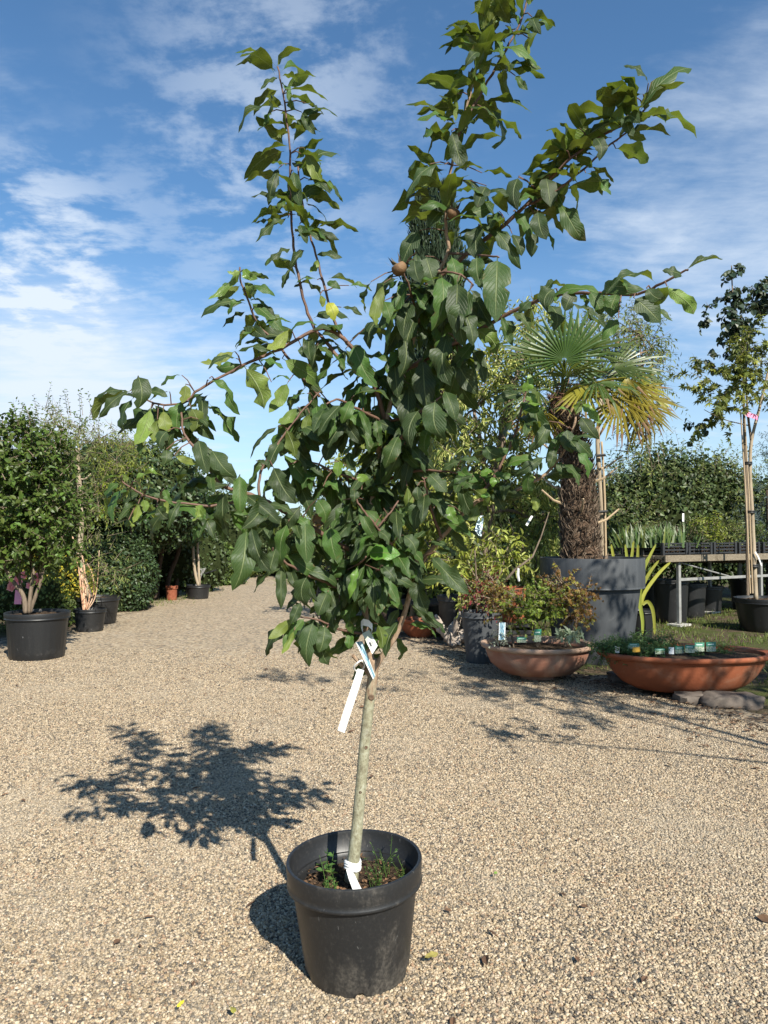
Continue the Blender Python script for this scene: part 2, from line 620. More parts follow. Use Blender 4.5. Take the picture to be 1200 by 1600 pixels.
def pebble_mat():
    m, nt, out = new_mat('pebble_stone')
    oi = nt.n('ShaderNodeObjectInfo').outputs['Random']
    col = nt.ramp(oi, PEB)
    tc = nt.n('ShaderNodeTexCoord').outputs['Object']
    f = nt.noise(tc, 2.6, 4, 0.6)
    col = nt.mix(nt.maprange(f, 0.35, 0.7, 0.0, 0.35), col, c4((0.55, 0.50, 0.42)), 'MULTIPLY')
    wp = nt.n('ShaderNodeNewGeometry').outputs['Position']
    col = nt.mix(nt.maprange(nt.noise(wp, 0.9, 6, 0.65, 0.5), 0.46, 0.70, 0.0, 0.45), col, c4((0.31, 0.265, 0.20)))
    col = nt.mix(nt.maprange(nt.noise(wp, 1.7, 7, 0.7, 0.3), 0.60, 0.70, 0.0, 0.5), col, c4((0.12, 0.095, 0.068)))
    p = nt.n('ShaderNodeBsdfPrincipled', Base_Color=col, Roughness=0.62)
    p.inputs['Specular IOR Level'].default_value = 0.35
    nt.set(out, 'Surface', p.outputs[0])
    return m


def gravel_mat(name='gravel_bed', dirt=0.0):
    m, nt, out = new_mat(name)
    geo = nt.n('ShaderNodeNewGeometry').outputs['Position']
    vor = nt.n('ShaderNodeTexVoronoi', {'feature': 'F1'}, Scale=95.0, Randomness=1.0, Vector=geo)
    rnd = nt.n('ShaderNodeSeparateXYZ', Vector=vor.outputs['Color']).outputs[0]
    col = nt.ramp(rnd, PEB)
    vor2 = nt.n('ShaderNodeTexVoronoi', {'feature': 'F1'}, Scale=30.0, Randomness=1.0, Vector=geo)
    rnd_b = nt.n('ShaderNodeSeparateXYZ', Vector=vor2.outputs['Color']).outputs[1]
    col = nt.mix(0.6, col, nt.ramp(rnd_b, PEB))
    big = nt.noise(geo, 0.8, 6, 0.6)
    col = nt.mix(nt.maprange(big, 0.45, 0.72, 0.0, 0.22), col, c4((0.21, 0.176, 0.132)))
    worn = nt.noise(geo, 2.7, 5, 0.65, 0.6)
    col = nt.mix(nt.maprange(worn, 0.5, 0.74, 0.0, 0.40), col, c4((0.33, 0.278, 0.208)))
    if dirt:
        dn = nt.noise(geo, 3.0, 7, 0.7)
        col = nt.mix(nt.maprange(dn, 0.42, 0.62, 0.0, dirt), col, c4((0.055, 0.04, 0.028)))
    bn = nt.n('ShaderNodeBump', Strength=0.45, Distance=0.006, Height=nt.math('SUBTRACT', 1.0, nt.math('MULTIPLY', vor.outputs['Distance'], 1.6)))
    p = nt.n('ShaderNodeBsdfPrincipled', Base_Color=col, Roughness=0.75, Normal=bn.outputs[0])
    p.inputs['Specular IOR Level'].default_value = 0.25
    nt.set(out, 'Surface', p.outputs[0])
    return m


def ground_mat():
    m, nt, out = new_mat('soil_ground')
    geo = nt.n('ShaderNodeNewGeometry').outputs['Position']
    f = nt.noise(geo, 1.1, 8, 0.65)
    g = nt.noise(geo, 9.0, 7, 0.7)
    col = nt.ramp(g, [(0.3, (0.035, 0.026, 0.018)), (0.5, (0.075, 0.056, 0.038)), (0.7, (0.16, 0.125, 0.085))])
    col = nt.mix(nt.maprange(f, 0.44, 0.6), col, c4((0.060, 0.072, 0.022)))
    bn = nt.n('ShaderNodeBump', Strength=0.8, Distance=0.03, Height=nt.noise(geo, 30, 6, 0.7))
    p = nt.n('ShaderNodeBsdfPrincipled', Base_Color=col, Roughness=0.95, Normal=bn.outputs[0])
    p.inputs['Specular IOR Level'].default_value = 0.1
    nt.set(out, 'Surface', p.outputs[0])
    return m


def pot_plastic(name, base, dusty, lo=0.52, hi=0.78, rough=0.42):
    m, nt, out = new_mat(name)
    tc = nt.n('ShaderNodeTexCoord').outputs['Object']
    f = nt.noise(tc, 5.0, 8, 0.7, 0.6)
    s = nt.noise(nt.mapping(tc, scale=(1, 1, 0.25)), 60, 5, 0.7)
    z = nt.n('ShaderNodeSeparateXYZ', Vector=tc).outputs[2]
    low = nt.maprange(z, 0.0, 0.22, 0.16, 0.0)       # splashed dirt near the foot
    dirt = nt.maprange(nt.math('ADD', nt.math('MULTIPLY_ADD', s, 0.35, f), low), lo + 0.18, hi + 0.18)
    scr = nt.noise(nt.mapping(tc, rot=(0.3, 0.9, 0.2), scale=(1, 8, 1)), 22, 3, 0.5)
    fine = nt.noise(tc, 85, 6, 0.75)
    dirt = nt.math('MULTIPLY', dirt, nt.maprange(fine, 0.36, 0.62, 0.25, 1.0))
    col = nt.mix(nt.math('MULTIPLY', dirt, 0.8), c4(base), c4(dusty))
    col = nt.mix(nt.maprange(fine, 0.5, 0.75, 0.0, 0.12), col, c4((0.16, 0.15, 0.14)))
    col = nt.mix(nt.maprange(scr, 0.70, 0.76, 0.0, 0.4), col, c4((0.22, 0.22, 0.21)))
    bn = nt.n('ShaderNodeBump', Strength=0.12, Distance=0.004, Height=s)
    p = nt.n('ShaderNodeBsdfPrincipled', Base_Color=col, Normal=bn.outputs[0])
    nt.set(p, 'Roughness', nt.math('MULTIPLY_ADD', dirt, 0.35, rough))
    p.inputs['Specular IOR Level'].default_value = 0.45
    nt.set(out, 'Surface', p.outputs[0])
    return m


M_PEB = pebble_mat()
M_GRAVEL = gravel_mat()
M_EDGE = gravel_mat('gravel_edge', 0.9)
M_GROUND = ground_mat()
M_POT = pot_plastic('black_plastic', (0.0135, 0.0138, 0.0145), (0.085, 0.074, 0.060))
M_POTN = pot_plastic('black_plastic_clean', (0.011, 0.0115, 0.0125), (0.05, 0.046, 0.042), 0.62, 0.86)
M_GREYPOT = surface('grey_resin', [(0.040, 0.044, 0.049), (0.062, 0.067, 0.073)], 3, 0.6, 0.35, 0.15, 50, (6, 6, 0.5), dust=(0.15, 0.15, 0.15), dust_lo=0.6, dust_hi=0.85)
M_TERRA = surface('terracotta', [(0.195, 0.056, 0.025), (0.27, 0.084, 0.038)], 4, 0.75, 0.25, 0.2, 60, dust=(0.30, 0.17, 0.11), dust_lo=0.5, dust_hi=0.8)
M_TERRA_P = surface('terracotta_pale', [(0.27, 0.120, 0.078), (0.36, 0.180, 0.122)], 4, 0.8, 0.2, 0.25, 60, (1, 1, 3), dust=(0.38, 0.26, 0.19), dust_lo=0.46, dust_hi=0.72)
M_TERRA_RIM = surface('terracotta_worn_rim', [(0.33, 0.20, 0.14), (0.42, 0.30, 0.22)], 9, 0.85, 0.2, 0.3, 70)
M_SOIL = surface('potting_soil', [(0.022, 0.016, 0.012), (0.055, 0.038, 0.026), (0.13, 0.085, 0.05)], 60, 0.95, 0.1, 1.0, 90, bdist=0.02)
M_BARK = surface('grey_brown_bark', [(0.10, 0.075, 0.052), (0.20, 0.155, 0.115)], 14, 0.85, 0.2, 0.6, 40, (3, 3, 0.6))
M_BARKD = surface('dark_bark', [(0.035, 0.025, 0.018), (0.085, 0.062, 0.045)], 14, 0.9, 0.2, 0.6, 40, (3, 3, 0.6))
M_BARKP = surface('pale_bark', [(0.23, 0.18, 0.12), (0.36, 0.295, 0.215)], 9, 0.8, 0.2, 0.5, 35, (3, 3, 0.5), dust=(0.12, 0.09, 0.06))
M_PINKBARK = surface('peeling_pink_bark', [(0.34, 0.16, 0.09), (0.50, 0.31, 0.20), (0.58, 0.44, 0.32)], 10, 0.7, 0.3, 0.3, 40, (3, 3, 0.4))
M_BAMBOO = surface('weathered_cane', [(0.27, 0.195, 0.112), (0.39, 0.30, 0.20)], 8, 0.7, 0.3, 0.3, 40, (4, 4, 0.3), dust=(0.16, 0.11, 0.07))
M_WHITE = surface('white_plastic', [(0.60, 0.60, 0.585), (0.68, 0.68, 0.665)], 5, 0.5, 0.4, 0.1, dust=(0.45, 0.43, 0.38), dust_scale=20, dust_lo=.58, dust_hi=.8)
M_STEEL = surface('galvanised_steel', [(0.17, 0.17, 0.165), (0.25, 0.25, 0.24)], 12, 0.55, 0.5, 0.1, dust=(0.20, 0.13, 0.08), dust_lo=0.62, dust_hi=0.8)
M_WOOD = surface('weathered_wood', [(0.12, 0.098, 0.070), (0.23, 0.195, 0.145)], 6, 0.85, 0.15, 0.5, 40, (1, 8, 8), dust=(0.10, 0.08, 0.055))
M_CONC = surface('concrete', [(0.30, 0.29, 0.27), (0.42, 0.41, 0.38)], 12, 0.9, 0.2, 0.4)
M_STONE = surface('grey_stone', [(0.065, 0.052, 0.044), (0.13, 0.108, 0.09)], 7, 0.85, 0.25, 0.6, 25)
M_DRIFT = surface('driftwood', [(0.20, 0.16, 0.13), (0.46, 0.40, 0.35)], 6, 0.9, 0.15, 0.6, 30, (1, 1, 3))
M_BLACK = surface('black_crate_plastic', [(0.016, 0.017, 0.019), (0.028, 0.029, 0.031)], 6, 0.5, 0.4, 0.1)
M_PINK = surface('pink_plastic', [(0.70, 0.20, 0.36), (0.76, 0.28, 0.43)], 6, 0.6, 0.3, 0.05)

# ------------------------------------------------------------------ ground, path, gravel
GP = []


def ground_sheet():
    mb = MB()
    mb.add([(-400, -60, 0), (400, -60, 0), (400, 700, 0), (-400, 700, 0)], [(0, 1, 2, 3)])
    o = mb.build('ground', M_GROUND, smooth=False)
    o['kind'] = 'structure'


ground_sheet()
LEFT = [(-7, -6), (-5.6, 2), (-5.0, 6), (-4.75, 8.2), (-4.65, 10.2), (-4.6, 12), (-4.75, 15.4), (-4.6, 17.5), (-5.2, 22), (-7.5, 26)]
RIGHT = [(4.9, -6), (4.2, 2), (3.0, 5.0), (2.45, 6.3), (1.9, 7.4), (1.25, 8.3), (0.55, 9.8), (-0.35, 13), (-1.4, 17), (-2.6, 21), (-4.2, 26)]


def edge_line(pts, seed, amp):
    rng = random.Random(seed)
    out = []
    for q in smooth_pts(pts, 10):
        out.append((q[0] + rng.uniform(-amp, amp) + 0.12 * math.sin(q[1] * 2.1 + seed), q[1]))
    return out


def strip(name, left, right, z, mat):
    n = max(len(left), len(right))
    rs = lambda l: [l[min(len(l) - 1, round(i * (len(l) - 1) / (n - 1)))] for i in range(n)]
    l, r = rs(left), rs(right)
    mb = MB()
    mb.add([(x, y, z) for x, y in l] + [(x, y, z) for x, y in r], [(i, n + i, n + i + 1, i + 1) for i in range(n - 1)])
    o = mb.build(name, mat, smooth=False)
    o['kind'] = 'structure'
    return o


LE, RE = edge_line(LEFT, 3, 0.05), edge_line(RIGHT, 8, 0.05)
strip('path_edge', [(x - 0.8, y) for x, y in edge_line(LEFT, 5, 0.1)], [(x + 0.55, y) for x, y in edge_line(RIGHT, 6, 0.12)], 0.004, M_EDGE)
strip('gravel_path', LE, RE, 0.008, M_GRAVEL)


def interp(line, y):
    for (x0, y0), (x1, y1) in zip(line[:-1], line[1:]):
        if y0 <= y <= y1:
            return x0 + (x1 - x0) * (y - y0) / max(1e-6, y1 - y0)
    return line[-1][0]


def gravel_instances(name, y0, y1, dens, smin, smax, extra):
    """loose stones lying on the path: small real pebbles, one object"""
    verts, faces = [], []
    ny, nx = 30, 6
    for i in range(ny + 1):
        y = y0 + (y1 - y0) * i / ny
        hw = 0.66 * max(y, 0.6) + 0.7
        a, b = max(interp(LEFT, y) - extra, -hw), min(interp(RIGHT, y) + extra, hw)
        for k in range(nx + 1):
            verts.append((a + (b - a) * k / nx, y, 0.0095))
    for i in range(ny):
        for k in range(nx):
            q = i * (nx + 1) + k
            faces.append((q, q + 1, q + nx + 2, q + nx + 1))
    me = bpy.data.meshes.new(name)
    me.from_pydata(verts, [], faces)
    o = put(name, me, M_PEB, None, 'stuff')
    ng = bpy.data.node_groups.new(name, 'GeometryNodeTree')
    ng.interface.new_socket('Geometry', in_out='INPUT', socket_type='NodeSocketGeometry')
    ng.interface.new_socket('Geometry', in_out='OUTPUT', socket_type='NodeSocketGeometry')
    N = ng.nodes
    Lk = ng.links.new
    gi, go = N.new('NodeGroupInput'), N.new('NodeGroupOutput')
    dp = N.new('GeometryNodeDistributePointsOnFaces')
    if y1 > 4.5:                                # thins out where single stones can no longer be seen
        ps = N.new('GeometryNodeInputPosition')
        sx = N.new('ShaderNodeSeparateXYZ')
        mrd = N.new('ShaderNodeMapRange')
        for i_, v_ in ((1, 5.0), (2, y1), (3, dens), (4, 150.0)):
            mrd.inputs[i_].default_value = v_
        Lk(ps.outputs[0], sx.inputs[0])
        Lk(sx.outputs[1], mrd.inputs[0])
        Lk(mrd.outputs[0], dp.inputs['Density'])
    else:
        dp.inputs['Density'].default_value = dens
    Lk(gi.outputs[0], dp.inputs['Mesh'])
    g2i = N.new('GeometryNodeGeometryToInstance')
    for s in range(6):
        ico = N.new('GeometryNodeMeshIcoSphere')
        ico.inputs['Radius'].default_value = 1.0
        ico.inputs['Subdivisions'].default_value = 1 if y1 > 4.5 else 2
        nz = N.new('ShaderNodeTexNoise')
        nz.noise_dimensions = '4D'
        nz.inputs['W'].default_value = s * 3.7
        nz.inputs['Scale'].default_value = 1.1
        sub = N.new('ShaderNodeVectorMath')
        sub.operation = 'SUBTRACT'
        sub.inputs[1].default_value = (0.5, 0.5, 0.5)
        sc = N.new('ShaderNodeVectorMath')
        sc.operation = 'SCALE'
        sc.inputs['Scale'].default_value = 2.3
        sp = N.new('GeometryNodeSetPosition')
        ss = N.new('GeometryNodeSetShadeSmooth')
        sm = N.new('GeometryNodeSetMaterial')
        sm.inputs['Material'].default_value = M_PEB
        tr = N.new('GeometryNodeTransform')
        tr.inputs['Scale'].default_value = [(1.25, .95, .7), (1, .8, .75), (1.4, .85, .6), (1.05, 1, .65), (1.2, .75, .8), (.9, .9, .8)][s]
        Lk(nz.outputs['Color'], sub.inputs[0])
        Lk(sub.outputs[0], sc.inputs[0])
        Lk(ico.outputs['Mesh'], sp.inputs['Geometry'])
        Lk(sc.outputs[0], sp.inputs['Offset'])
        Lk(sp.outputs[0], tr.inputs['Geometry'])
        Lk(tr.outputs[0], ss.inputs['Geometry'])
        Lk(ss.outputs[0], sm.inputs['Geometry'])
        Lk(sm.outputs[0], g2i.inputs[0])
    iop = N.new('GeometryNodeInstanceOnPoints')
    iop.inputs['Pick Instance'].default_value = True
    rv = N.new('FunctionNodeRandomValue')
    rv.data_type = 'FLOAT_VECTOR'
    rv.inputs[0].default_value = (-0.5, -0.5, 0)
    rv.inputs[1].default_value = (0.5, 0.5, 6.283)
    rs = N.new('FunctionNodeRandomValue')
    rs.data_type = 'FLOAT'
    rs.inputs[2].default_value = 0.0
    rs.inputs[3].default_value = 1.0
    pw = N.new('ShaderNodeMath')
    pw.operation = 'POWER'
    pw.inputs[1].default_value = 1.8
    mr = N.new('ShaderNodeMapRange')
    mr.inputs[3].default_value = smin
    mr.inputs[4].default_value = smax
    Lk(rs.outputs[1], pw.inputs[0])
    Lk(pw.outputs[0], mr.inputs[0])
    Lk(dp.outputs['Points'], iop.inputs['Points'])
    Lk(g2i.outputs[0], iop.inputs['Instance'])
    Lk(rv.outputs[0], iop.inputs['Rotation'])
    Lk(mr.outputs[0], iop.inputs['Scale'])
    Lk(iop.outputs[0], go.inputs[0])
    md = o.modifiers.new('scatter', 'NODES')
    md.node_group = ng
    return o


gravel_instances('gravel', 1.35, 4.4, 21000, 0.0027, 0.0069, 0.0)
gravel_instances('gravel', 4.4, 9.5, 13000, 0.0031, 0.0078, 0.15)


def chips():
    """bark chips, dry leaf scraps and twigs strewn over the gravel, thick towards the right edge"""
    rng = np.random.default_rng(12)
    pos, L, W = [], [], []
    for _ in range(950):
        y = rng.uniform(2.0, 9.0)
        r = interp(RIGHT, y)
        x = r - abs(rng.normal(0, 0.55)) + 0.25 if rng.random() < 0.75 else rng.uniform(-0.55 * y, r)
        pos.append((x, y, 0.024))
        L.append(rng.uniform(0.012, 0.05) if rng.random() < .85 else rng.uniform(.04, .07))
    pos = np.array(pos)
    a = rng.uniform(0, 6.28, len(pos))
    d = np.stack([np.cos(a), np.sin(a), rng.uniform(-.1, .15, len(pos))], 1)
    n = np.array([0, 0, 1.0]) + rng.normal(size=(len(pos), 3)) * 0.25
    L = np.array(L)
    leaf_cloud('bark_litter', None, pos, d, n, L, L * rng.uniform(.25, .5, len(L)), surface('bark_chip', [(0.05, 0.03, 0.02), (0.16, 0.09, 0.05)], 30, 0.9), 'oval', 0.3, 0.1, rng=rng)
    pos, L = [], []
    for _ in range(2600):                       # dark mulch strip under the bowls
        y = rng.uniform(4.5, 12)
        x = interp(RIGHT, y) + rng.normal(0.28, 0.28)
        pos.append((x, y, 0.018 + rng.random() * 0.01))
    pos = np.array(pos)
    a = rng.uniform(0, 6.28, len(pos))
    d = np.stack([np.cos(a), np.sin(a), rng.uniform(-.1, .3, len(pos))], 1)
    n = np.array([0, 0, 1.0]) + rng.normal(size=(len(pos), 3)) * 0.4
    L = rng.uniform(.015, .05, len(pos))
    leaf_cloud('mulch_litter', None, pos, d, n, L, L * .5, surface('mulch', [(0.03, 0.02, 0.014), (0.12, 0.075, 0.045)], 30, 0.95), 'kite', 0.3, 0.1, rng=rng)


chips()


def grass():
    rng = np.random.default_rng(5)
    pos = []
    while len(pos) < 11000:
        y = rng.uniform(7.2, 15)
        x = rng.uniform(1.2, 9)
        if x < interp(RIGHT, y) + (1.5 if y < 8 else 0.75) or mnoise.noise(Vector((x * .9, y * .9, 3))) + mnoise.noise(Vector((x * 3, y * 3, 1))) * .5 < -0.12:
            continue
        pos.append((x, y, 0.0))
    for _ in range(2500):
        y = rng.uniform(13, 24)
        x = interp(RIGHT, y) + rng.normal(0.5, 0.35)
        pos.append((x, y, 0.0))
    for _ in range(900):
        y = rng.uniform(15, 21)
        x = interp(LEFT, y) + rng.normal(-.1, 0.3)
        pos.append((x, y, 0.0))
    pos = np.array(pos)
    d = np.stack([rng.normal(0, .45, len(pos)), rng.normal(0, .45, len(pos)), np.ones(len(pos))], 1)
    n = rng.normal(size=(len(pos), 3))
    L = rng.uniform(.03, .10, len(pos))
    leaf_cloud('grass', None, pos, d, n, L, .006 + L * .05, M_GRASS, 'blade', 0, 0.25, rng=rng)


M_GRASS = leaf_mat('grass_blade', (0.085, 0.12, 0.022), (0.10, 0.14, 0.03), tfac=0.3, rough=0.55, alt=(0.2, 0.17, 0.06), altfac=.2)
grass()

# ------------------------------------------------------------------ pots
def make_pot(name, label, cat, loc, r_top, h, r_bot, mat, rim=0.06, ribs=0, seg=44, group=None, soil_drop=0.05, soil_mat=None, sy=1.0, lip=0.012, notch=False, tilt=None, rim_mat=None):
    t = thing(name, label, cat, (0, 0, 0), group)
    r_sh = r_top - lip - 0.004
    th = 0.006 + r_top * 0.012

    def f(an, j, r, z):
        if ribs and 0 < j < 5:
            r *= 1 + 0.010 * max(-0.4, math.cos(ribs * an)) * min(1, j / 2)
        if notch and j <= 1:
            if abs(((an * 5 / (2 * math.pi)) % 1) - 0.5) < 0.09:
                z += 0.018
        return r, z
    prof = [(r_bot * .985, 0.0), (r_bot, 0.008)] + [(r_bot + (r_sh - r_bot) * k / 5, 0.008 + (h - rim - 0.008) * k / 5) for k in range(1, 6)]
    inner = [(r_sh - th, h - rim - .001), (r_sh - th - 0.006, h - rim - .012), (r_sh - th - (r_sh - r_bot) * .25, h * .7 - rim * .5), (r_sh - th - (r_sh - r_bot) * .5, h * .45)]
    MB().lathe(prof + inner, seg, sy=sy, fn=f, close=False).build('body', mat, t, angle=50)
    rp = [(r_sh - th * .5, h - rim - 0.003), (r_sh + 0.002, h - rim - 0.005), (r_top + .0005, h - rim - .0045), (r_top + 0.002, h - rim - 0.001), (r_top + .001, h - rim + 0.004), (r_top - 0.0015, h - rim + 0.008), (r_top, h - rim + 0.02), (r_top + .003, h - 0.006), (r_top + .0015, h - .001), (r_top - 0.003, h),
          (r_top - th, h - 0.002), (r_top - th - .002, h - .01), (r_top - th - lip * .6, h - rim), (r_sh - th * .5, h - rim - 0.003)]
    MB().lathe(rp, seg, sy=sy, close=False).build('rim', rim_mat or mat, t, angle=50)
    # soil, uneven
    sz = h - soil_drop
    rs = (r_sh - th - 0.002) if soil_drop < rim + 0.01 else r_sh - th - (r_sh - r_bot) * (soil_drop - rim) / h - 0.004
    mb = MB()
    rng = random.Random(int(loc[0] * 100) + int(loc[1] * 37))
    vs, fs = [(0, 0, sz + .012)], []
    rings = 7
    for i in range(1, rings + 1):
        for k in range(seg):
            an = 2 * math.pi * k / seg
            rr = rs * i / rings
            z = sz + 0.018 * r_top / .22 * mnoise.noise(Vector((math.cos(an) * rr * 14, math.sin(an) * rr * 14, loc[0]))) - .01 * (i / rings)
            vs.append((math.cos(an) * rr, math.sin(an) * rr * sy, z))
    for k in range(seg):
        fs.append((0, 1 + k, 1 + (k + 1) % seg))
    for i in range(rings - 1):
        for k in range(seg):
            k2 = (k + 1) % seg
            fs.append((1 + i * seg + k, 1 + (i + 1) * seg + k, 1 + (i + 1) * seg + k2, 1 + i * seg + k2))
    mb.add(vs, fs).build('soil', soil_mat or M_SOIL, t)
    t.location = loc
    WL[t.name] = Vector(loc)
    if tilt:
        t.rotation_euler = tilt
    return t


POT_C = Vector((-0.088, 2.52, 0.008))
main_pot = make_pot('plant_pot', 'large dusty black plastic pot in the foreground holding the medlar tree', 'plant pot', POT_C, 0.224, 0.366, 0.172, M_POT,
                    rim=0.072, seg=72, soil_drop=0.098, lip=0.011, notch=True, tilt=(R(0.3), R(-2.2), 0.4))

# ------------------------------------------------------------------ the medlar tree
M_MTRUNK = None


def trunk_mat():
    m, nt, out = new_mat('medlar_bark')
    geo = nt.n('ShaderNodeNewGeometry').outputs['Position']
    z = nt.n('ShaderNodeSeparateXYZ', Vector=geo).outputs[2]
    f = nt.noise(nt.mapping(geo, scale=(2, 2, .6)), 28, 6, 0.65)
    wood = nt.ramp(f, [(0.3, (0.17, 0.105, 0.065)), (0.5, (0.27, 0.185, 0.125)), (0.72, (0.36, 0.27, 0.19))])
    lich = nt.ramp(nt.noise(geo, 45, 6, 0.7), [(0.3, (0.12, 0.105, 0.065)), (0.5, (0.24, 0.23, 0.155)), (0.7, (0.34, 0.34, 0.26))])
    g = nt.math('ADD', nt.maprange(z, 1.18, 0.70, -0.1, 1.1), nt.math('MULTIPLY', nt.math('SUBTRACT', f, 0.5), 1.2))
    col = nt.mix(nt.maprange(g, 0.3, 0.7), wood, lich)
    col = nt.mix(nt.maprange(nt.noise(nt.mapping(geo, scale=(3, 3, .9)), 75, 4, .7), 0.52, 0.66, 0, .75), col, c4((0.105, 0.085, 0.055)))
    dark = nt.noise(geo, 12, 5, 0.6)
    col = nt.mix(nt.maprange(dark, 0.58, 0.72, 0, .6), col, c4((0.075, 0.05, 0.035)))
    bn = nt.n('ShaderNodeBump', Strength=0.55, Distance=0.006, Height=f)
    p = nt.n('ShaderNodeBsdfPrincipled', Base_Color=col, Roughness=0.75, Normal=bn.outputs[0])
    p.inputs['Specular IOR Level'].default_value = 0.25
    nt.set(out, 'Surface', p.outputs[0])
    return m


M_MTRUNK = trunk_mat()
M_MTWIG = surface('medlar_twig', [(0.075, 0.042, 0.030), (0.15, 0.085, 0.058)], 20, 0.6, 0.35, 0.3, 60)
M_MLEAF = leaf_mat('medlar_leaf', (0.020, 0.042, 0.0115), (0.120, 0.165, 0.028), trans=(0.30, 0.40, 0.026), tfac=0.22, rough=0.50, spec=0.32, var=0.32, veins=True, alt=(0.045, 0.086, 0.013), altfac=.4)
M_MLEAF_B = leaf_mat('medlar_leaf_young', (0.085, 0.175, 0.022), (0.14, 0.21, 0.05), trans=(0.30, 0.45, 0.05), tfac=0.3, rough=0.36, spec=0.45, var=0.15, veins=True)
M_MLEAF_Y = leaf_mat('medlar_leaf_yellowing', (0.30, 0.32, 0.035), (0.32, 0.34, 0.07), trans=(0.5, 0.5, 0.05), tfac=0.3, rough=0.45, var=0.1, veins=True)

medlar = thing('medlar_tree', 'young medlar fruit tree with large drooping leaves growing in the foreground pot', 'tree', P(550, 1362, 2.50))

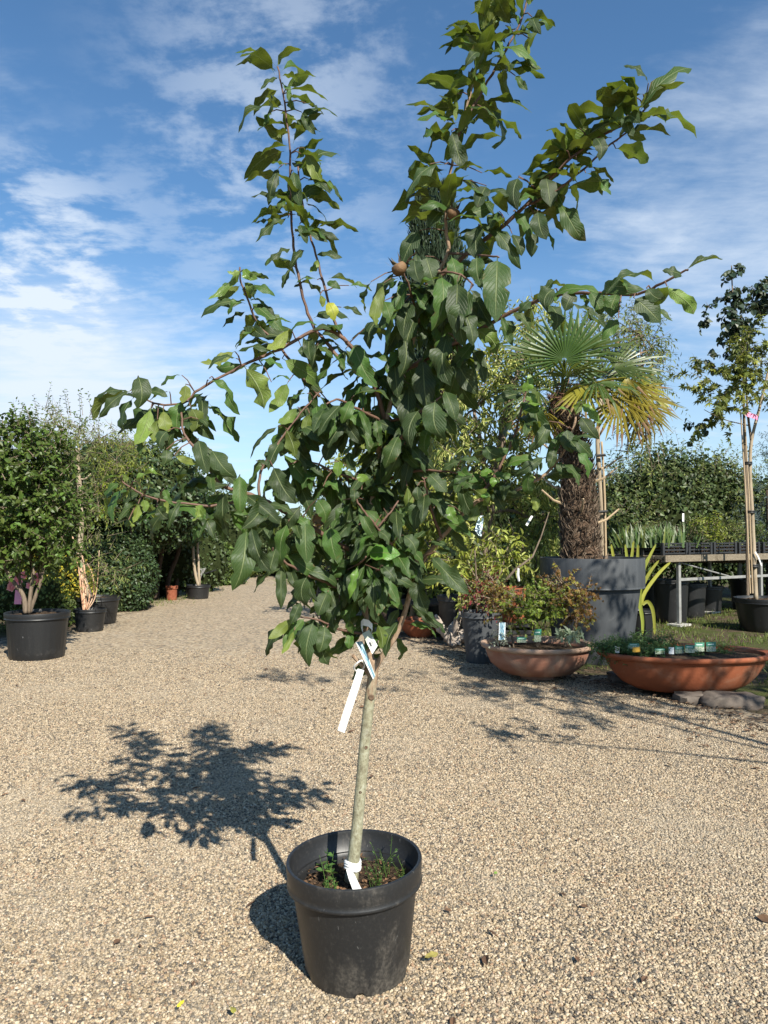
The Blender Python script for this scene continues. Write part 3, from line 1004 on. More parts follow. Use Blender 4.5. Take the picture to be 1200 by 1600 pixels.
# branch polylines: (pixel x, pixel y, distance), radius in metres at both ends
BR = [
    # right limb
    ([(583, 1052, 2.5), (598, 1024, 2.49), (622, 985, 2.47), (640, 930, 2.45), (655, 885, 2.43), (690, 840, 2.40), (745, 783, 2.36), (792, 772, 2.34), (825, 757, 2.32), (862, 732, 2.30), (888, 690, 2.28), (900, 650, 2.27)], .0125, .0042),
    ([(745, 783, 2.36), (775, 740, 2.36), (800, 690, 2.36), (815, 640, 2.36), (822, 608, 2.36)], .008, .003),
    ([(690, 840, 2.40), (675, 800, 2.36), (668, 770, 2.34), (660, 745, 2.33)], .007, .003),
    ([(655, 885, 2.43), (665, 870, 2.36), (680, 862, 2.32)], .005, .003),
    # leader
    ([(582, 1045, 2.5), (573, 990, 2.5), (571, 930, 2.5), (575, 870, 2.5), (580, 800, 2.5), (590, 720, 2.48), (602, 660, 2.46), (628, 580, 2.42), (655, 500, 2.38), (678, 440, 2.35), (700, 395, 2.33), (697, 360, 2.32), (697, 320, 2.30), (703, 270, 2.28), (718, 205, 2.25), (734, 150, 2.22), (752, 80, 2.20), (765, 40, 2.18)], .0145, .003),
    ([(716, 212, 2.25), (742, 162, 2.24), (775, 105, 2.23), (800, 60, 2.22), (818, 22, 2.21), (828, -30, 2.20)], .006, .003),
    ([(678, 440, 2.35), (735, 392, 2.30), (790, 350, 2.26), (832, 310, 2.22), (880, 258, 2.18), (932, 218, 2.14), (985, 190, 2.10), (1008, 172, 2.08)], .010, .003),
    ([(820, 322, 2.23), (865, 300, 2.20), (910, 265, 2.17), (955, 225, 2.13), (990, 200, 2.1)], .005, .0028),
    ([(628, 580, 2.42), (690, 548, 2.32), (750, 515, 2.22), (812, 482, 2.14), (872, 460, 2.03), (935, 458, 1.93), (995, 460, 1.84), (1045, 437, 1.77), (1074, 421, 1.74)], .010, .003),
    ([(655, 500, 2.38), (640, 450, 2.30), (628, 420, 2.26)], .005, .003),
    ([(700, 395, 2.33), (760, 400, 2.2), (780, 402, 2.15)], .005, .003),
    ([(678, 440, 2.35), (690, 425, 2.24), (720, 430, 2.2), (740, 445, 2.18)], .006, .003),
    # left side
    ([(602, 660, 2.46), (585, 600, 2.42), (565, 560, 2.40), (530, 524, 2.38), (495, 515, 2.36), (438, 545, 2.34), (378, 572, 2.32), (312, 608, 2.30), (285, 630, 2.29), (240, 630, 2.28), (212, 612, 2.27)], .010, .003),
    ([(560, 555, 2.40), (528, 515, 2.40), (505, 440, 2.39), (487, 375, 2.38), (474, 325, 2.37), (465, 260, 2.36)], .0065, .003),
    ([(530, 560, 2.40), (505, 530, 2.4), (485, 500, 2.4), (468, 440, 2.38), (459, 385, 2.37), (454, 320, 2.36), (453, 240, 2.34), (445, 160, 2.32), (434, 104, 2.30)], .0075, .003),
    ([(500, 620, 2.42), (460, 572, 2.40), (432, 535, 2.38), (405, 510, 2.36), (388, 470, 2.34), (376, 440, 2.33), (375, 418, 2.33)], .006, .003),
    ([(575, 870, 2.5), (530, 850, 2.42), (470, 815, 2.36), (405, 778, 2.30), (345, 757, 2.26), (315, 712, 2.24), (287, 678, 2.24), (284, 645, 2.26)], .011, .004),
    ([(405, 778, 2.30), (408, 738, 2.32), (437, 690, 2.34), (470, 645, 2.36), (500, 612, 2.38)], .006, .003),
    ([(405, 778, 2.30), (330, 790, 2.24), (298, 788, 2.22), (235, 778, 2.18), (190, 752, 2.15)], .006, .003),
    ([(405, 778, 2.30), (392, 810, 2.24), (386, 826, 2.2)], .005, .003),
    ([(571, 930, 2.5), (520, 915, 2.42), (465, 890, 2.34), (432, 868, 2.3), (425, 855, 2.28)], .008, .003),
    ([(573, 990, 2.5), (535, 985, 2.42), (500, 970, 2.36), (460, 962, 2.32)], .006, .003),
    ([(612, 852, 2.36), (590, 825, 2.33), (570, 800, 2.31), (555, 778, 2.30)], .006, .0035),
    ([(575, 870, 2.5), (600, 860, 2.42), (612, 852, 2.36)], .006, .005),
    ([(590, 825, 2.33), (610, 800, 2.33), (622, 783, 2.34)], .0045, .003),
    ([(576, 850, 2.5), (562, 880, 2.36), (572, 870, 2.3)], .004, .003),
    ([(602, 660, 2.46), (560, 640, 2.34), (530, 625, 2.28), (510, 630, 2.24)], .007, .003),
    ([(602, 660, 2.46), (640, 650, 2.36), (660, 640, 2.3), (690, 620, 2.28)], .007, .003),
    ([(595, 700, 2.47), (620, 690, 2.34), (632, 675, 2.28)], .005, .003),
    ([(585, 760, 2.5), (630, 740, 2.42), (680, 735, 2.36), (730, 742, 2.32)], .007, .003),
    ([(585, 760, 2.5), (530, 740, 2.42), (480, 720, 2.38), (450, 725, 2.34)], .006, .003),
    ([(568, 905, 2.5), (585, 893, 2.38), (592, 890, 2.3)], .004, .003),
]
pix_nodes, w_nodes = [], []
trunk_pts = smooth_pts([(549, 1376, 2.5), (556, 1310, 2.5), (563, 1240, 2.5), (571, 1150, 2.5), (578, 1090, 2.5), (583, 1050, 2.5), (581, 1030, 2.5)], 5)
tb = MB()
rr = np.interp(np.linspace(0, 1, len(trunk_pts)), [0, .06, .2, .6, .85, .95, 1], [.0245, .0215, .0195, .0180, .0175, .0205, .017])
tb.tube([P(*q) for q in trunk_pts], rr, 14, 0.035, random.Random(2))
tb.build('trunk', M_MTRUNK, medlar, angle=0)
rngb = random.Random(4)
for i, (pl, r0, r1) in enumerate(BR):
    sp = smooth_pts(pl, 5)
    wp = [P(*q) + Vector((rngb.uniform(-1, 1), rngb.uniform(-1, 1), rngb.uniform(-1, 1))) * 0.002 for q in sp]
    mb = MB()
    rads = [r0 + (r1 - r0) * (k / (len(wp) - 1)) ** .8 for k in range(len(wp))]
    rads = [r * rngb.uniform(.93, 1.1) * .84 for r in rads]
    mb.tube(wp, rads, 9 if r0 > .012 else 7)
    mb.build('branch', M_MTRUNK if r0 > 0.0115 else M_MTWIG, medlar, angle=0)
    for q, p in zip(sp, wp):
        pix_nodes.append((q[0], q[1], q[2]))
        w_nodes.append(p)
# pruned stub left of the fork
MB().tube([P(583, 1062, 2.5), P(568, 1042, 2.48), P(551, 1024, 2.46)], [.010, .0075, .006], 8).build('stub', M_MTRUNK, medlar)
M_SCAR = surface('pruning_scar', [(0.07, 0.045, 0.03), (0.16, 0.11, 0.075)], 60, .9, .1, .6, 90)
for (sx_, sy_, rs_) in ((580, 1090, .009), (572, 1168, .005), (563, 1238, .0045)):
    cpt = P(sx_, sy_, 2.4825)
    MB().lathe([(rs_ * 1.25, -.006), (rs_ * 1.15, .0), (rs_ * .8, .003), (rs_ * .3, .0015), (.0005, .001)], 12, (0, 0, 0)).build('pruning_scar', M_SCAR, medlar)
    sc_ = [o for o in medlar.children if o.name.startswith('pruning_scar')][-1]
    sc_.data.transform(Matrix.Translation(cpt - WL[medlar.name]) @ Matrix.Rotation(R(90), 4, 'X') @ Matrix.Translation(WL[medlar.name]))
PIX = np.array(pix_nodes)


def make_leaf_variant(seed, bend, foldv, wave, twist, curl, width=0.40, nv=10, nu=4):
    rng = random.Random(seed)
    shp = rng.uniform(.74, .98)
    vs, fs, uvs = [], [], []
    y = z = 0.0
    th = 0.12 if bend > 0.5 else 0.0
    ph = rng.uniform(0, 6.28)
    rows = []
    # petiole rows then blade rows
    ts = [-0.07, 0.0] + [(k + 1) / nv for k in range(nv)]
    prev = -0.07
    for k, t in enumerate(ts):
        ds = t - prev
        prev = t
        tt = max(0, t)
        ang = th - bend * (tt ** 1.25)
        y += ds * math.cos(ang)
        z += ds * math.sin(ang)
        tang = Vector((0, math.cos(ang), math.sin(ang)))
        nor = Vector((0, -math.sin(ang), math.cos(ang)))
        hw = 0.5 * width * (math.sin(math.pi * min(1, tt) ** shp) ** 0.78 * (1 - .12 * tt ** 6) if 0 < tt < 1 else 0)
        hw *= 1 + rng.uniform(-.06, .05)
        if tt <= 0:
            hw = 0.007
        if tt >= 1:
            hw = 0.002
        row = []
        bite = rng.random() < .10 and .25 < tt < .9
        bside = rng.choice((-1, 1))
        for j in range(nu + 1):
            s = -1 + 2 * j / nu
            if bite and s * bside > .9:
                s *= .62
            fa = foldv * (0.4 + 0.6 * math.sin(math.pi * min(1, tt + .1)))
            x = s * hw * math.cos(fa)
            dz = abs(s) * hw * math.sin(fa) - curl * s * s * hw
            dz += wave * hw * math.sin(2 * math.pi * 2.3 * tt + ph + (1.7 if s > 0 else 0)) * s * s
            p = Vector((x, y, z)) + nor * dz
            if twist:
                p = Matrix.Rotation(twist * tt, 3, 'Y') @ p
            row.append(p)
        rows.append(row)
        for j, p in enumerate(row):
            vs.append(p)
            uvs.append((j / nu, tt))
    for k in range(len(ts) - 1):
        for j in range(nu):
            a = k * (nu + 1) + j
            fs.append((a, a + 1, a + nu + 2, a + nu + 1))
    tip = rows[-1][nu // 2]
    return [tuple(v) for v in vs], fs, uvs, Vector(tip)


LV = []
rv = random.Random(77)
for s in range(26):
    bend = [0.25, 0.5, 0.8, 1.15, 1.5, 1.9, 2.4][s % 7] + rv.uniform(-.1, .1)
    LV.append(make_leaf_variant(s, bend, rv.uniform(0.15, 0.75), rv.uniform(.18, .60), rv.uniform(-.9, .9), rv.uniform(0, .6), rv.uniform(.38, .45)))
LMESH = {}


def leaf_mesh(i, mat):
    k = (i, mat.name)
    if k not in LMESH:
        v, f, uv, tip = LV[i]
        me = bpy.data.meshes.new('leaf')
        me.from_pydata(v, [], f)
        ul = me.uv_layers.new(name='UVMap')
        for lp in me.loops:
            ul.data[lp.index].uv = uv[lp.vertex_index]
        me.polygons.foreach_set('use_smooth', [True] * len(me.polygons))
        me.materials.append(mat)
        me.update()
        LMESH[k] = me
    return LMESH[k]


LEAVES = []          # (pixel size, variant, matrix, material)
rl = random.Random(21)
PET = MB()


def place_leaf(base, tip, width, normal, mat, variants=None):
    """one leaf from its base to its tip with its upper face turned to normal"""
    ch = tip - base
    L = ch.length
    if L < 1e-4:
        return
    i = rl.choice(variants) if variants else rl.randrange(len(LV))
    tv = LV[i][3].copy()
    ly = tv.normalized()
    lz = Vector((0, 0, 1))
    lz = (lz - ly * lz.dot(ly)).normalized()
    if abs(ly.z) > .95:
        lz = Vector((0, 1, 0))
        lz = (lz - ly * lz.dot(ly)).normalized()
    lx = ly.cross(lz)
    cy = ch.normalized()
    cz = normal - cy * normal.dot(cy)
    cz = cz.normalized() if cz.length > 1e-3 else cy.orthogonal().normalized()
    cx = cy.cross(cz)
    A = Matrix((lx, ly, lz)).transposed()
    B = Matrix((cx, cy, cz)).transposed()
    rot = B @ A.transposed()
    sc = L / tv.length
    sx = max(0.5, min(1.9, (width / 0.40) / sc)) if width else rl.uniform(.64, .98)
    m = Matrix.Translation(base) @ rot.to_4x4() @ Matrix.Diagonal((sc * sx, sc, sc, 1))
    LEAVES.append((L * max(.2, sx), i, m, mat))


FLAT = [i for i in range(26) if i % 7 in (1, 2, 3)]
ARCH = [i for i in range(26) if i % 7 in (2, 3, 4)]
CURL = [i for i in range(26) if i % 7 in (4, 5, 6)]
TO_CAM = Vector((0, -1, 0.12))


def near_node(px, py):
    d = (PIX[:, 0] - px) ** 2 + (PIX[:, 1] - py) ** 2
    i = int(np.argmin(d))
    return i, math.sqrt(d[i])


def traced(x0, y0, x1, y1, wd, k='t', mat=None):
    i, dist = near_node(x0, y0)
    Y = PIX[i, 2] - 0.015 - rl.uniform(0, .05) - (.05 if mat is M_MLEAF_B else 0)
    b = P(x0, y0, Y)
    wd *= .97
    L = math.hypot(x1 - x0, y1 - y0) * Y / FPX
    rnd = Vector((rl.uniform(-1, 1), rl.uniform(-1, 1), rl.uniform(-1, 1))) * .25
    if k == 't':
        t = P(x1, y1, Y - rl.uniform(0.0, 0.35) * L)
        n = (TO_CAM + Vector((0, 0, .45)) + rnd)
        vr = FLAT
    elif k == 'u':
        t = P(x1, y1, Y - rl.uniform(0.1, 0.5) * L)
        n = -(TO_CAM + Vector((0, 0, -.3)) + rnd)
        vr = FLAT
        if y0 < 330:
            n = Vector((0, -.05, 1)) + rnd * 2.2
            vr = ARCH
    else:
        t = P(x1, y1, Y + rl.uniform(-.45, .3) * L)
        n = (Vector((0, -.1, 1)) if y0 < 330 else Vector((0, -.65, .9))) + rnd * 1.4
        vr = ARCH
    place_leaf(b, t, wd * Y / FPX, n, mat or M_MLEAF, vr)
    if dist > 7:
        a = Vector(w_nodes[i])
        if (a - b).length < 0.16:
            PET.tube([a, a.lerp(b, .55) + Vector((0, 0, .008)), b], [.0022, .0018, .0014], 5)


B_, Y_ = M_MLEAF_B, M_MLEAF_Y
TR = [
    # tall left shoot
    (431, 103, 366, 85, 19, 'u'), (433, 105, 471, 77, 24, 'u'), (440, 119, 466, 130, 18, 'e'), (435, 121, 407, 140, 15, 't'), (450, 140, 513, 159, 23, 'e'),
    (445, 172, 372, 208, 25, 'u'), (478, 161, 506, 180, 10, 'e'), (471, 175, 494, 210, 17, 't'), (420, 176, 421, 195, 12, 't'), (452, 228, 405, 245, 22, 'e'),
    (436, 262, 418, 321, 19, 't'), (450, 259, 423, 255, 16, 'e'), (475, 231, 503, 282, 23, 'u'), (458, 266, 471, 323, 23, 't'), (482, 280, 517, 303, 17, 'e'),
    (478, 312, 532, 326, 19, 'e'), (450, 340, 398, 378, 14, 'e'), (454, 294, 433, 336, 15, 't'), (485, 364, 532, 374, 16, 'e'), (492, 399, 535, 402, 15, 'e'),
    (456, 388, 416, 413, 13, 'e'), (468, 350, 480, 381, 16, 't'), (475, 392, 450, 420, 13, 'e'), (454, 420, 440, 451, 11, 'e'), (496, 437, 461, 446, 13, 'e'),
    (510, 441, 532, 452, 14, 'e'), (545, 446, 582, 455, 15, 'e'), (512, 472, 524, 501, 23, 't', Y_), (533, 480, 566, 493, 18, 'e'), (455, 150, 462, 172, 16, 'u'),
    (450, 195, 478, 205, 17, 'e'), (452, 208, 428, 215, 15, 'e'), (458, 300, 480, 318, 15, 'u'), (448, 185, 470, 196, 18, 'u'), (500, 460, 505, 480, 12, 'u'),
    (497, 405, 485, 425, 14, 'u'), (470, 240, 500, 262, 18, 'u'), (465, 330, 492, 345, 15, 'u'), (440, 130, 452, 160, 16, 'u'),
    # cluster at left of it
    (378, 420, 325, 468, 12, 'u', B_), (380, 420, 399, 438, 20, 't', B_), (385, 425, 420, 437, 12, 'u'), (376, 446, 340, 467, 16, 'u'), (390, 450, 430, 463, 17, 'e'),
    (385, 470, 356, 492, 14, 'e'), (390, 470, 414, 480, 15, 'e'), (400, 480, 430, 496, 11, 'e'), (405, 510, 370, 546, 13, 'e'), (410, 510, 456, 505, 15, 'e'),
    (376, 425, 355, 425, 13, 'u', B_), (380, 440, 395, 470, 15, 'u'),
    # arching left branch
    (367, 549, 313, 566, 24, 'u'), (369, 560, 325, 577, 17, 'e'), (326, 594, 364, 632, 13, 'e'), (382, 573, 415, 638, 40, 'u'), (408, 512, 371, 548, 14, 'e'),
    (441, 560, 498, 606, 30, 'u'), (505, 527, 493, 592, 26, 't'), (452, 514, 417, 546, 24, 'u'), (499, 510, 452, 520, 14, 'e'), (369, 551, 432, 556, 15, 'e'),
    (404, 562, 443, 576, 15, 'e'), (450, 597, 420, 645, 24, 'u'), (424, 597, 455, 595, 12, 'e'), (480, 615, 448, 634, 18, 'e'), (465, 636, 435, 662, 21, 'u'),
    (534, 631, 497, 682, 24, 't'), (550, 625, 535, 662, 24, 't'), (484, 646, 480, 680, 20, 'u'),
    (495, 540, 520, 560, 18, 'e'), (470, 540, 480, 560, 16, 't'), (540, 545, 548, 590, 22, 'u'),
    # left end cluster
    (216, 587, 221, 638, 38, 't'), (205, 614, 150, 620, 14, 'e'), (203, 611, 153, 652, 20, 'e'), (208, 622, 198, 680, 26, 't'), (236, 637, 211, 695, 30, 'u'),
    (284, 586, 252, 603, 20, 'e'), (265, 612, 234, 626, 20, 'e'), (284, 625, 276, 675, 28, 't'), (298, 636, 302, 678, 28, 'u'), (222, 673, 222, 711, 15, 't'),
    (262, 673, 248, 702, 26, 't'), (260, 702, 258, 728, 22, 't'), (327, 591, 364, 632, 15, 'e'), (273, 712, 308, 724, 15, 'u'), (310, 685, 325, 742, 26, 't'),
    (246, 655, 238, 690, 24, 'u'), (230, 610, 262, 620, 18, 't'), (290, 600, 285, 630, 20, 'u'), (255, 640, 262, 675, 24, 'u'), (310, 655, 325, 668, 14, 'e'),
    (330, 702, 367, 748, 34, 't'), (361, 757, 309, 772, 16, 't'), (350, 764, 358, 840, 36, 't'), (386, 826, 365, 923, 46, 't'), (392, 823, 426, 893, 28, 't'),
    (426, 728, 461, 788, 36, 't'), (381, 772, 438, 819, 28, 't'), (415, 789, 460, 806, 20, 'e'), (375, 741, 375, 804, 28, 't'), (435, 666, 395, 720, 13, 'e'),
    (440, 696, 480, 742, 18, 'e'), (446, 670, 460, 714, 28, 'u'), (400, 720, 420, 725, 9, 'e'),
    # low left twig
    (187, 754, 167, 785, 19, 't'), (219, 770, 191, 802, 22, 't'), (211, 752, 256, 747, 13, 'e', B_), (231, 764, 250, 777, 18, 't'), (256, 764, 270, 789, 16, 't'),
    (284, 781, 262, 826, 15, 't'), (245, 792, 262, 812, 17, 't'), (216, 787, 208, 817, 15, 'u'), (201, 812, 205, 833, 7, 'u'), (191, 744, 154, 756, 11, 'e', B_),
    (200, 752, 190, 740, 10, 'u', B_), (262, 780, 252, 812, 14, 'u'), (224, 780, 228, 800, 14, 'u'), (304, 790, 318, 812, 16, 'u'), (310, 792, 300, 815, 12, 'u'),
    # centre left hanging leaves
    (477, 813, 480, 880, 34, 't'), (515, 822, 526, 877, 32, 't'), (450, 816, 454, 894, 26, 't'), (432, 855, 420, 900, 26, 't'), (440, 880, 438, 952, 22, 't'),
    (460, 966, 419, 998, 18, 'u'), (460, 985, 440, 1022, 11, 'u'), (476, 966, 450, 1000, 16, 't'), (490, 970, 482, 1042, 32, 't'), (508, 976, 500, 1020, 32, 't'),
    (512, 925, 497, 962, 30, 't'), (548, 990, 545, 1014, 18, 't'), (590, 975, 597, 1014, 22, 'u'), (480, 900, 478, 950, 34, 't'), (530, 940, 520, 985, 30, 't'),
    (555, 940, 548, 990, 30, 't'), (500, 1000, 512, 1040, 24, 't'), (470, 940, 455, 975, 22, 't'), (540, 878, 520, 906, 26, 't'), (528, 905, 540, 950, 26, 't'),
    (470, 790, 440, 830, 28, 't'), (495, 780, 512, 815, 30, 't'), (500, 740, 470, 760, 30, 't'), (505, 760, 530, 768, 22, 'e'),
    # centre
    (553, 765, 554, 785, 22, 't'), (574, 864, 627, 866, 30, 't', B_), (559, 884, 545, 936, 15, 't', B_), (584, 895, 590, 974, 36, 't'), (650, 900, 666, 959, 32, 't'),
    (672, 868, 734, 928, 30, 't'), (669, 847, 706, 862, 12, 'e'), (661, 776, 647, 826, 32, 't'), (652, 759, 655, 784, 20, 't'), (636, 759, 635, 806, 18, 'u'),
    (630, 836, 652, 866, 28, 't'), (556, 839, 559, 885, 28, 't'), (580, 796, 586, 818, 26, 't'), (598, 884, 618, 908, 24, 't'), (624, 680, 602, 732, 30, 't'),
    (700, 790, 715, 820, 22, 't', B_), (669, 740, 698, 770, 28, 't'), (740, 745, 700, 762, 20, 'e'), (640, 905, 652, 890, 18, 't'), (645, 880, 660, 900, 24, 't'),
    (590, 830, 610, 850, 24, 't'), (560, 820, 540, 850, 24, 't'), (610, 870, 630, 880, 14, 't'), (545, 705, 552, 735, 22, 't'), (530, 720, 528, 745, 18, 't', B_),
    (560, 740, 575, 752, 18, 't', B_), (565, 765, 616, 776, 22, 'e'), (600, 760, 640, 772, 20, 'e'), (520, 690, 508, 720, 24, 't'), (580, 720, 596, 732, 14, 'e'),
    (551, 539, 587, 606, 44, 't'), (553, 618, 611, 629, 16, 'e'), (548, 632, 534, 662, 24, 't'), (600, 646, 641, 677, 13, 'e'), (560, 640, 582, 680, 14, 'e'),
    (570, 650, 560, 690, 26, 't'), (588, 655, 596, 695, 22, 't'), (540, 660, 512, 700, 22, 'e'), (585, 690, 560, 700, 16, 'u'), (620, 700, 600, 720, 22, 'e'),
    # dark hanging mass under the right branches
    (647, 405, 655, 442, 28, 't'), (777, 402, 775, 504, 48, 't'), (690, 430, 675, 517, 42, 't'), (664, 445, 691, 529, 38, 't'), (600, 442, 592, 510, 24, 'u'),
    (638, 440, 608, 542, 32, 't'), (650, 493, 640, 572, 36, 't'), (616, 558, 622, 622, 32, 't'), (706, 552, 746, 617, 36, 't'), (695, 610, 712, 657, 28, 't'),
    (680, 625, 690, 687, 38, 't'), (672, 666, 670, 714, 20, 't'), (735, 450, 725, 542, 42, 't'), (700, 520, 702, 602, 42, 't'), (640, 600, 650, 692, 36, 't'),
    (783, 493, 803, 540, 16, 't'), (743, 513, 780, 547, 36, 'u'), (655, 360, 627, 417, 30, 't'), (650, 395, 657, 442, 24, 't'), (660, 560, 668, 640, 40, 't'),
    (715, 440, 712, 520, 42, 't'), (690, 480, 685, 560, 40, 't'), (630, 520, 625, 590, 34, 't'), (720, 480, 740, 540, 36, 't'), (640, 470, 630, 530, 30, 't'),
    (600, 470, 612, 510, 26, 't'), (590, 500, 575, 545, 28, 't'), (580, 440, 572, 490, 20, 'e'), (665, 400, 680, 450, 36, 't'), (705, 400, 715, 450, 34, 't'),
    (620, 610, 640, 640, 28, 't'), (655, 640, 640, 700, 34, 't'), (670, 580, 690, 640, 36, 't'), (745, 400, 752, 450, 36, 't'),
    # upper right branch
    (705, 205, 727, 267, 32, 't'), (695, 257, 632, 309, 14, 'e'), (672, 256, 648, 299, 20, 'u'), (705, 278, 755, 263, 14, 'e'), (753, 270, 801, 277, 17, 'e'),
    (719, 282, 742, 314, 21, 'u'), (810, 275, 898, 259, 21, 'e'), (810, 277, 807, 329, 30, 't'), (802, 330, 825, 385, 24, 't'), (764, 352, 819, 420, 24, 'e'),
    (748, 350, 745, 407, 36, 't'), (703, 303, 757, 307, 20, 'e'), (715, 345, 770, 315, 20, 'e'), (818, 302, 865, 319, 14, 'e'), (853, 277, 860, 324, 32, 't'),
    (870, 315, 921, 376, 26, 't'), (845, 355, 863, 393, 12, 't'), (832, 362, 830, 402, 22, 't'), (915, 270, 956, 306, 15, 'e'), (915, 262, 960, 285, 14, 'e'),
    (885, 235, 935, 230, 24, 'u'), (962, 232, 1010, 257, 36, 'u'), (900, 225, 875, 191, 26, 'u'), (905, 200, 971, 190, 22, 'e'), (1000, 173, 1073, 108, 20, 'e'),
    (1002, 170, 1071, 130, 22, 'u'), (996, 186, 1065, 189, 24, 'u'), (1013, 130, 974, 103, 24, 't'), (1005, 147, 938, 147, 14, 'e'), (994, 152, 970, 118, 26, 'u'),
    (980, 180, 985, 212, 26, 't'), (930, 215, 940, 250, 28, 'u'), (890, 290, 900, 330, 28, 'u'), (840, 330, 850, 375, 34, 't'), (800, 365, 815, 400, 26, 't'),
    (870, 270, 905, 290, 22, 'e'), (780, 330, 770, 370, 30, 't'), (830, 290, 850, 262, 20, 'e'), (900, 250, 925, 262, 24, 'e'), (760, 290, 745, 325, 26, 't'),
    (1010, 172, 1020, 140, 20, 'u'), (955, 205, 970, 165, 22, 'u'), (690, 330, 670, 355, 30, 't'),
    # top
    (757, 56, 709, 34, 17, 'e'), (750, 80, 685, 76, 16, 'e'), (764, 65, 798, -2, 32, 'u'), (775, 71, 828, 56, 18, 'e'), (827, 60, 840, 107, 22, 'u'),
    (783, 115, 854, 121, 20, 'e'), (805, 118, 823, 141, 17, 't'), (750, 100, 788, 117, 14, 'e'), (749, 82, 727, 106, 16, 'u'), (740, 130, 701, 141, 26, 'u'),
    (727, 169, 778, 196, 24, 'e'), (775, 186, 815, 218, 21, 'e'), (714, 147, 709, 189, 9, 'e'), (718, 190, 669, 244, 20, 'e'), (816, 39, 869, 41, 17, 'e'),
    (831, 26, 845, 54, 18, 't'), (790, 40, 805, 72, 22, 'u'), (815, 30, 800, -10, 22, 'u'), (825, 10, 845, -25, 22, 'u'), (770, 60, 785, 90, 18, 'u'), (760, 50, 752, 20, 20, 'u'),
    (740, 120, 760, 150, 20, 'u'), (820, 5, 795, -30, 22, 'e'),
    # long right branch
    (1071, 422, 1130, 405, 13, 'e'), (1042, 447, 1086, 489, 32, 'u'), (1066, 432, 1035, 424, 22, 't'), (1025, 443, 945, 460, 20, 'e'), (990, 465, 1032, 505, 47, 't'),
    (922, 455, 940, 492, 42, 't'), (867, 451, 848, 482, 34, 't'), (858, 476, 870, 517, 36, 't'), (966, 497, 942, 532, 26, 't'), (895, 455, 882, 486, 32, 't'),
    (965, 458, 952, 495, 36, 't'), (830, 470, 812, 490, 24, 'e'), (800, 488, 830, 520, 22, 't'), (905, 460, 918, 480, 26, 't'), (1010, 450, 1035, 470, 24, 't'),
    (845, 462, 885, 450, 24, 'e'), (790, 500, 800, 525, 22, 't'), (980, 455, 965, 435, 18, 'e'),
    # lower right tufts
    (816, 612, 832, 588, 24, 't', B_), (830, 594, 857, 603, 12, 'e', B_), (825, 612, 836, 633, 20, 't', B_), (813, 617, 770, 626, 22, 'e'), (822, 632, 853, 641, 21, 'e', B_),
    (909, 630, 940, 662, 22, 't', B_), (906, 650, 935, 687, 24, 't'), (885, 670, 892, 708, 30, 't'), (858, 658, 825, 706, 24, 't'), (865, 700, 858, 732, 20, 't'),
    (850, 715, 803, 742, 21, 'e'), (830, 735, 832, 777, 20, 't'), (868, 722, 897, 747, 26, 't'), (901, 705, 920, 747, 24, 't'), (832, 775, 840, 798, 17, 'u'),
    (773, 762, 788, 798, 22, 't'), (784, 760, 800, 772, 18, 't'), (750, 745, 772, 735, 16, 't', B_), (768, 745, 772, 761, 13, 't', B_), (752, 722, 718, 718, 18, 'e'),
    (757, 695, 782, 716, 24, 't'), (890, 690, 930, 685, 18, 'e'), (895, 650, 865, 640, 16, 'e', B_), (900, 648, 912, 625, 18, 'u', B_), (880, 725, 905, 760, 20, 't'),
    (740, 765, 765, 790, 24, 'u'), (730, 745, 710, 770, 22, 't'), (795, 700, 775, 720, 20, 't'), (800, 660, 790, 690, 20, 'e'), (770, 740, 800, 745, 18, 'e'),
    (720, 720, 690, 735, 20, 'e'), (745, 790, 735, 815, 20, 'u'), (750, 775, 765, 775, 12, 't', B_),
]
for q in TR:
    traced(*q)
# more leaves along every branch, and a dense hanging mass inside
rl2 = random.Random(5)
for bi, (pl, r0, r1) in enumerate(BR):
    sp = smooth_pts(pl, 5)
    n_add = 0
    for q in sp:
        x, y, Y = q
        dens = 0.42
        if y > 900 and bi in (0, 4):
            dens = 0.0
        if bi in (0,) and y > 800:
            dens = 0.05
        if 560 < x < 760 and 400 < y < 720:
            dens = 1.5
        if 430 < x < 640 and 580 < y < 980:
            dens = 1.7
        if y < 380 or x < 350:
            dens = (1.0 if bi in (6, 7, 8) else 1.25) if y < 400 else 1.1
        for _ in range(int(dens) + (rl2.random() < dens % 1)):
            a = rl2.uniform(0, 6.28)
            b = P(x, y, Y) + Vector((rl2.uniform(-.01, .01), rl2.uniform(.02, .10) if y > 380 else rl2.uniform(-.02, .03), 0))
            L = rl2.uniform(.09, .16) if y > 380 else rl2.uniform(.10, .165)
            d = Vector((math.cos(a), math.sin(a) * .9, (rl2.uniform(-.9, .25) - (0.7 if dens > 1 else 0.1) if y > 400 else rl2.uniform(-.6, .7))))
            d.normalize()
            nn = (Vector((0, -.15, .9)) if y < 380 else Vector((0, -.7, .7))) + d * .4 + Vector((rl2.uniform(-.6, .6), rl2.uniform(-.4, .4), 0))
            place_leaf(b + d * .02, b + d * (L + .02), 0, nn, M_MLEAF, (ARCH if rl2.random() < .7 else CURL) if d.z > -.5 else FLAT)
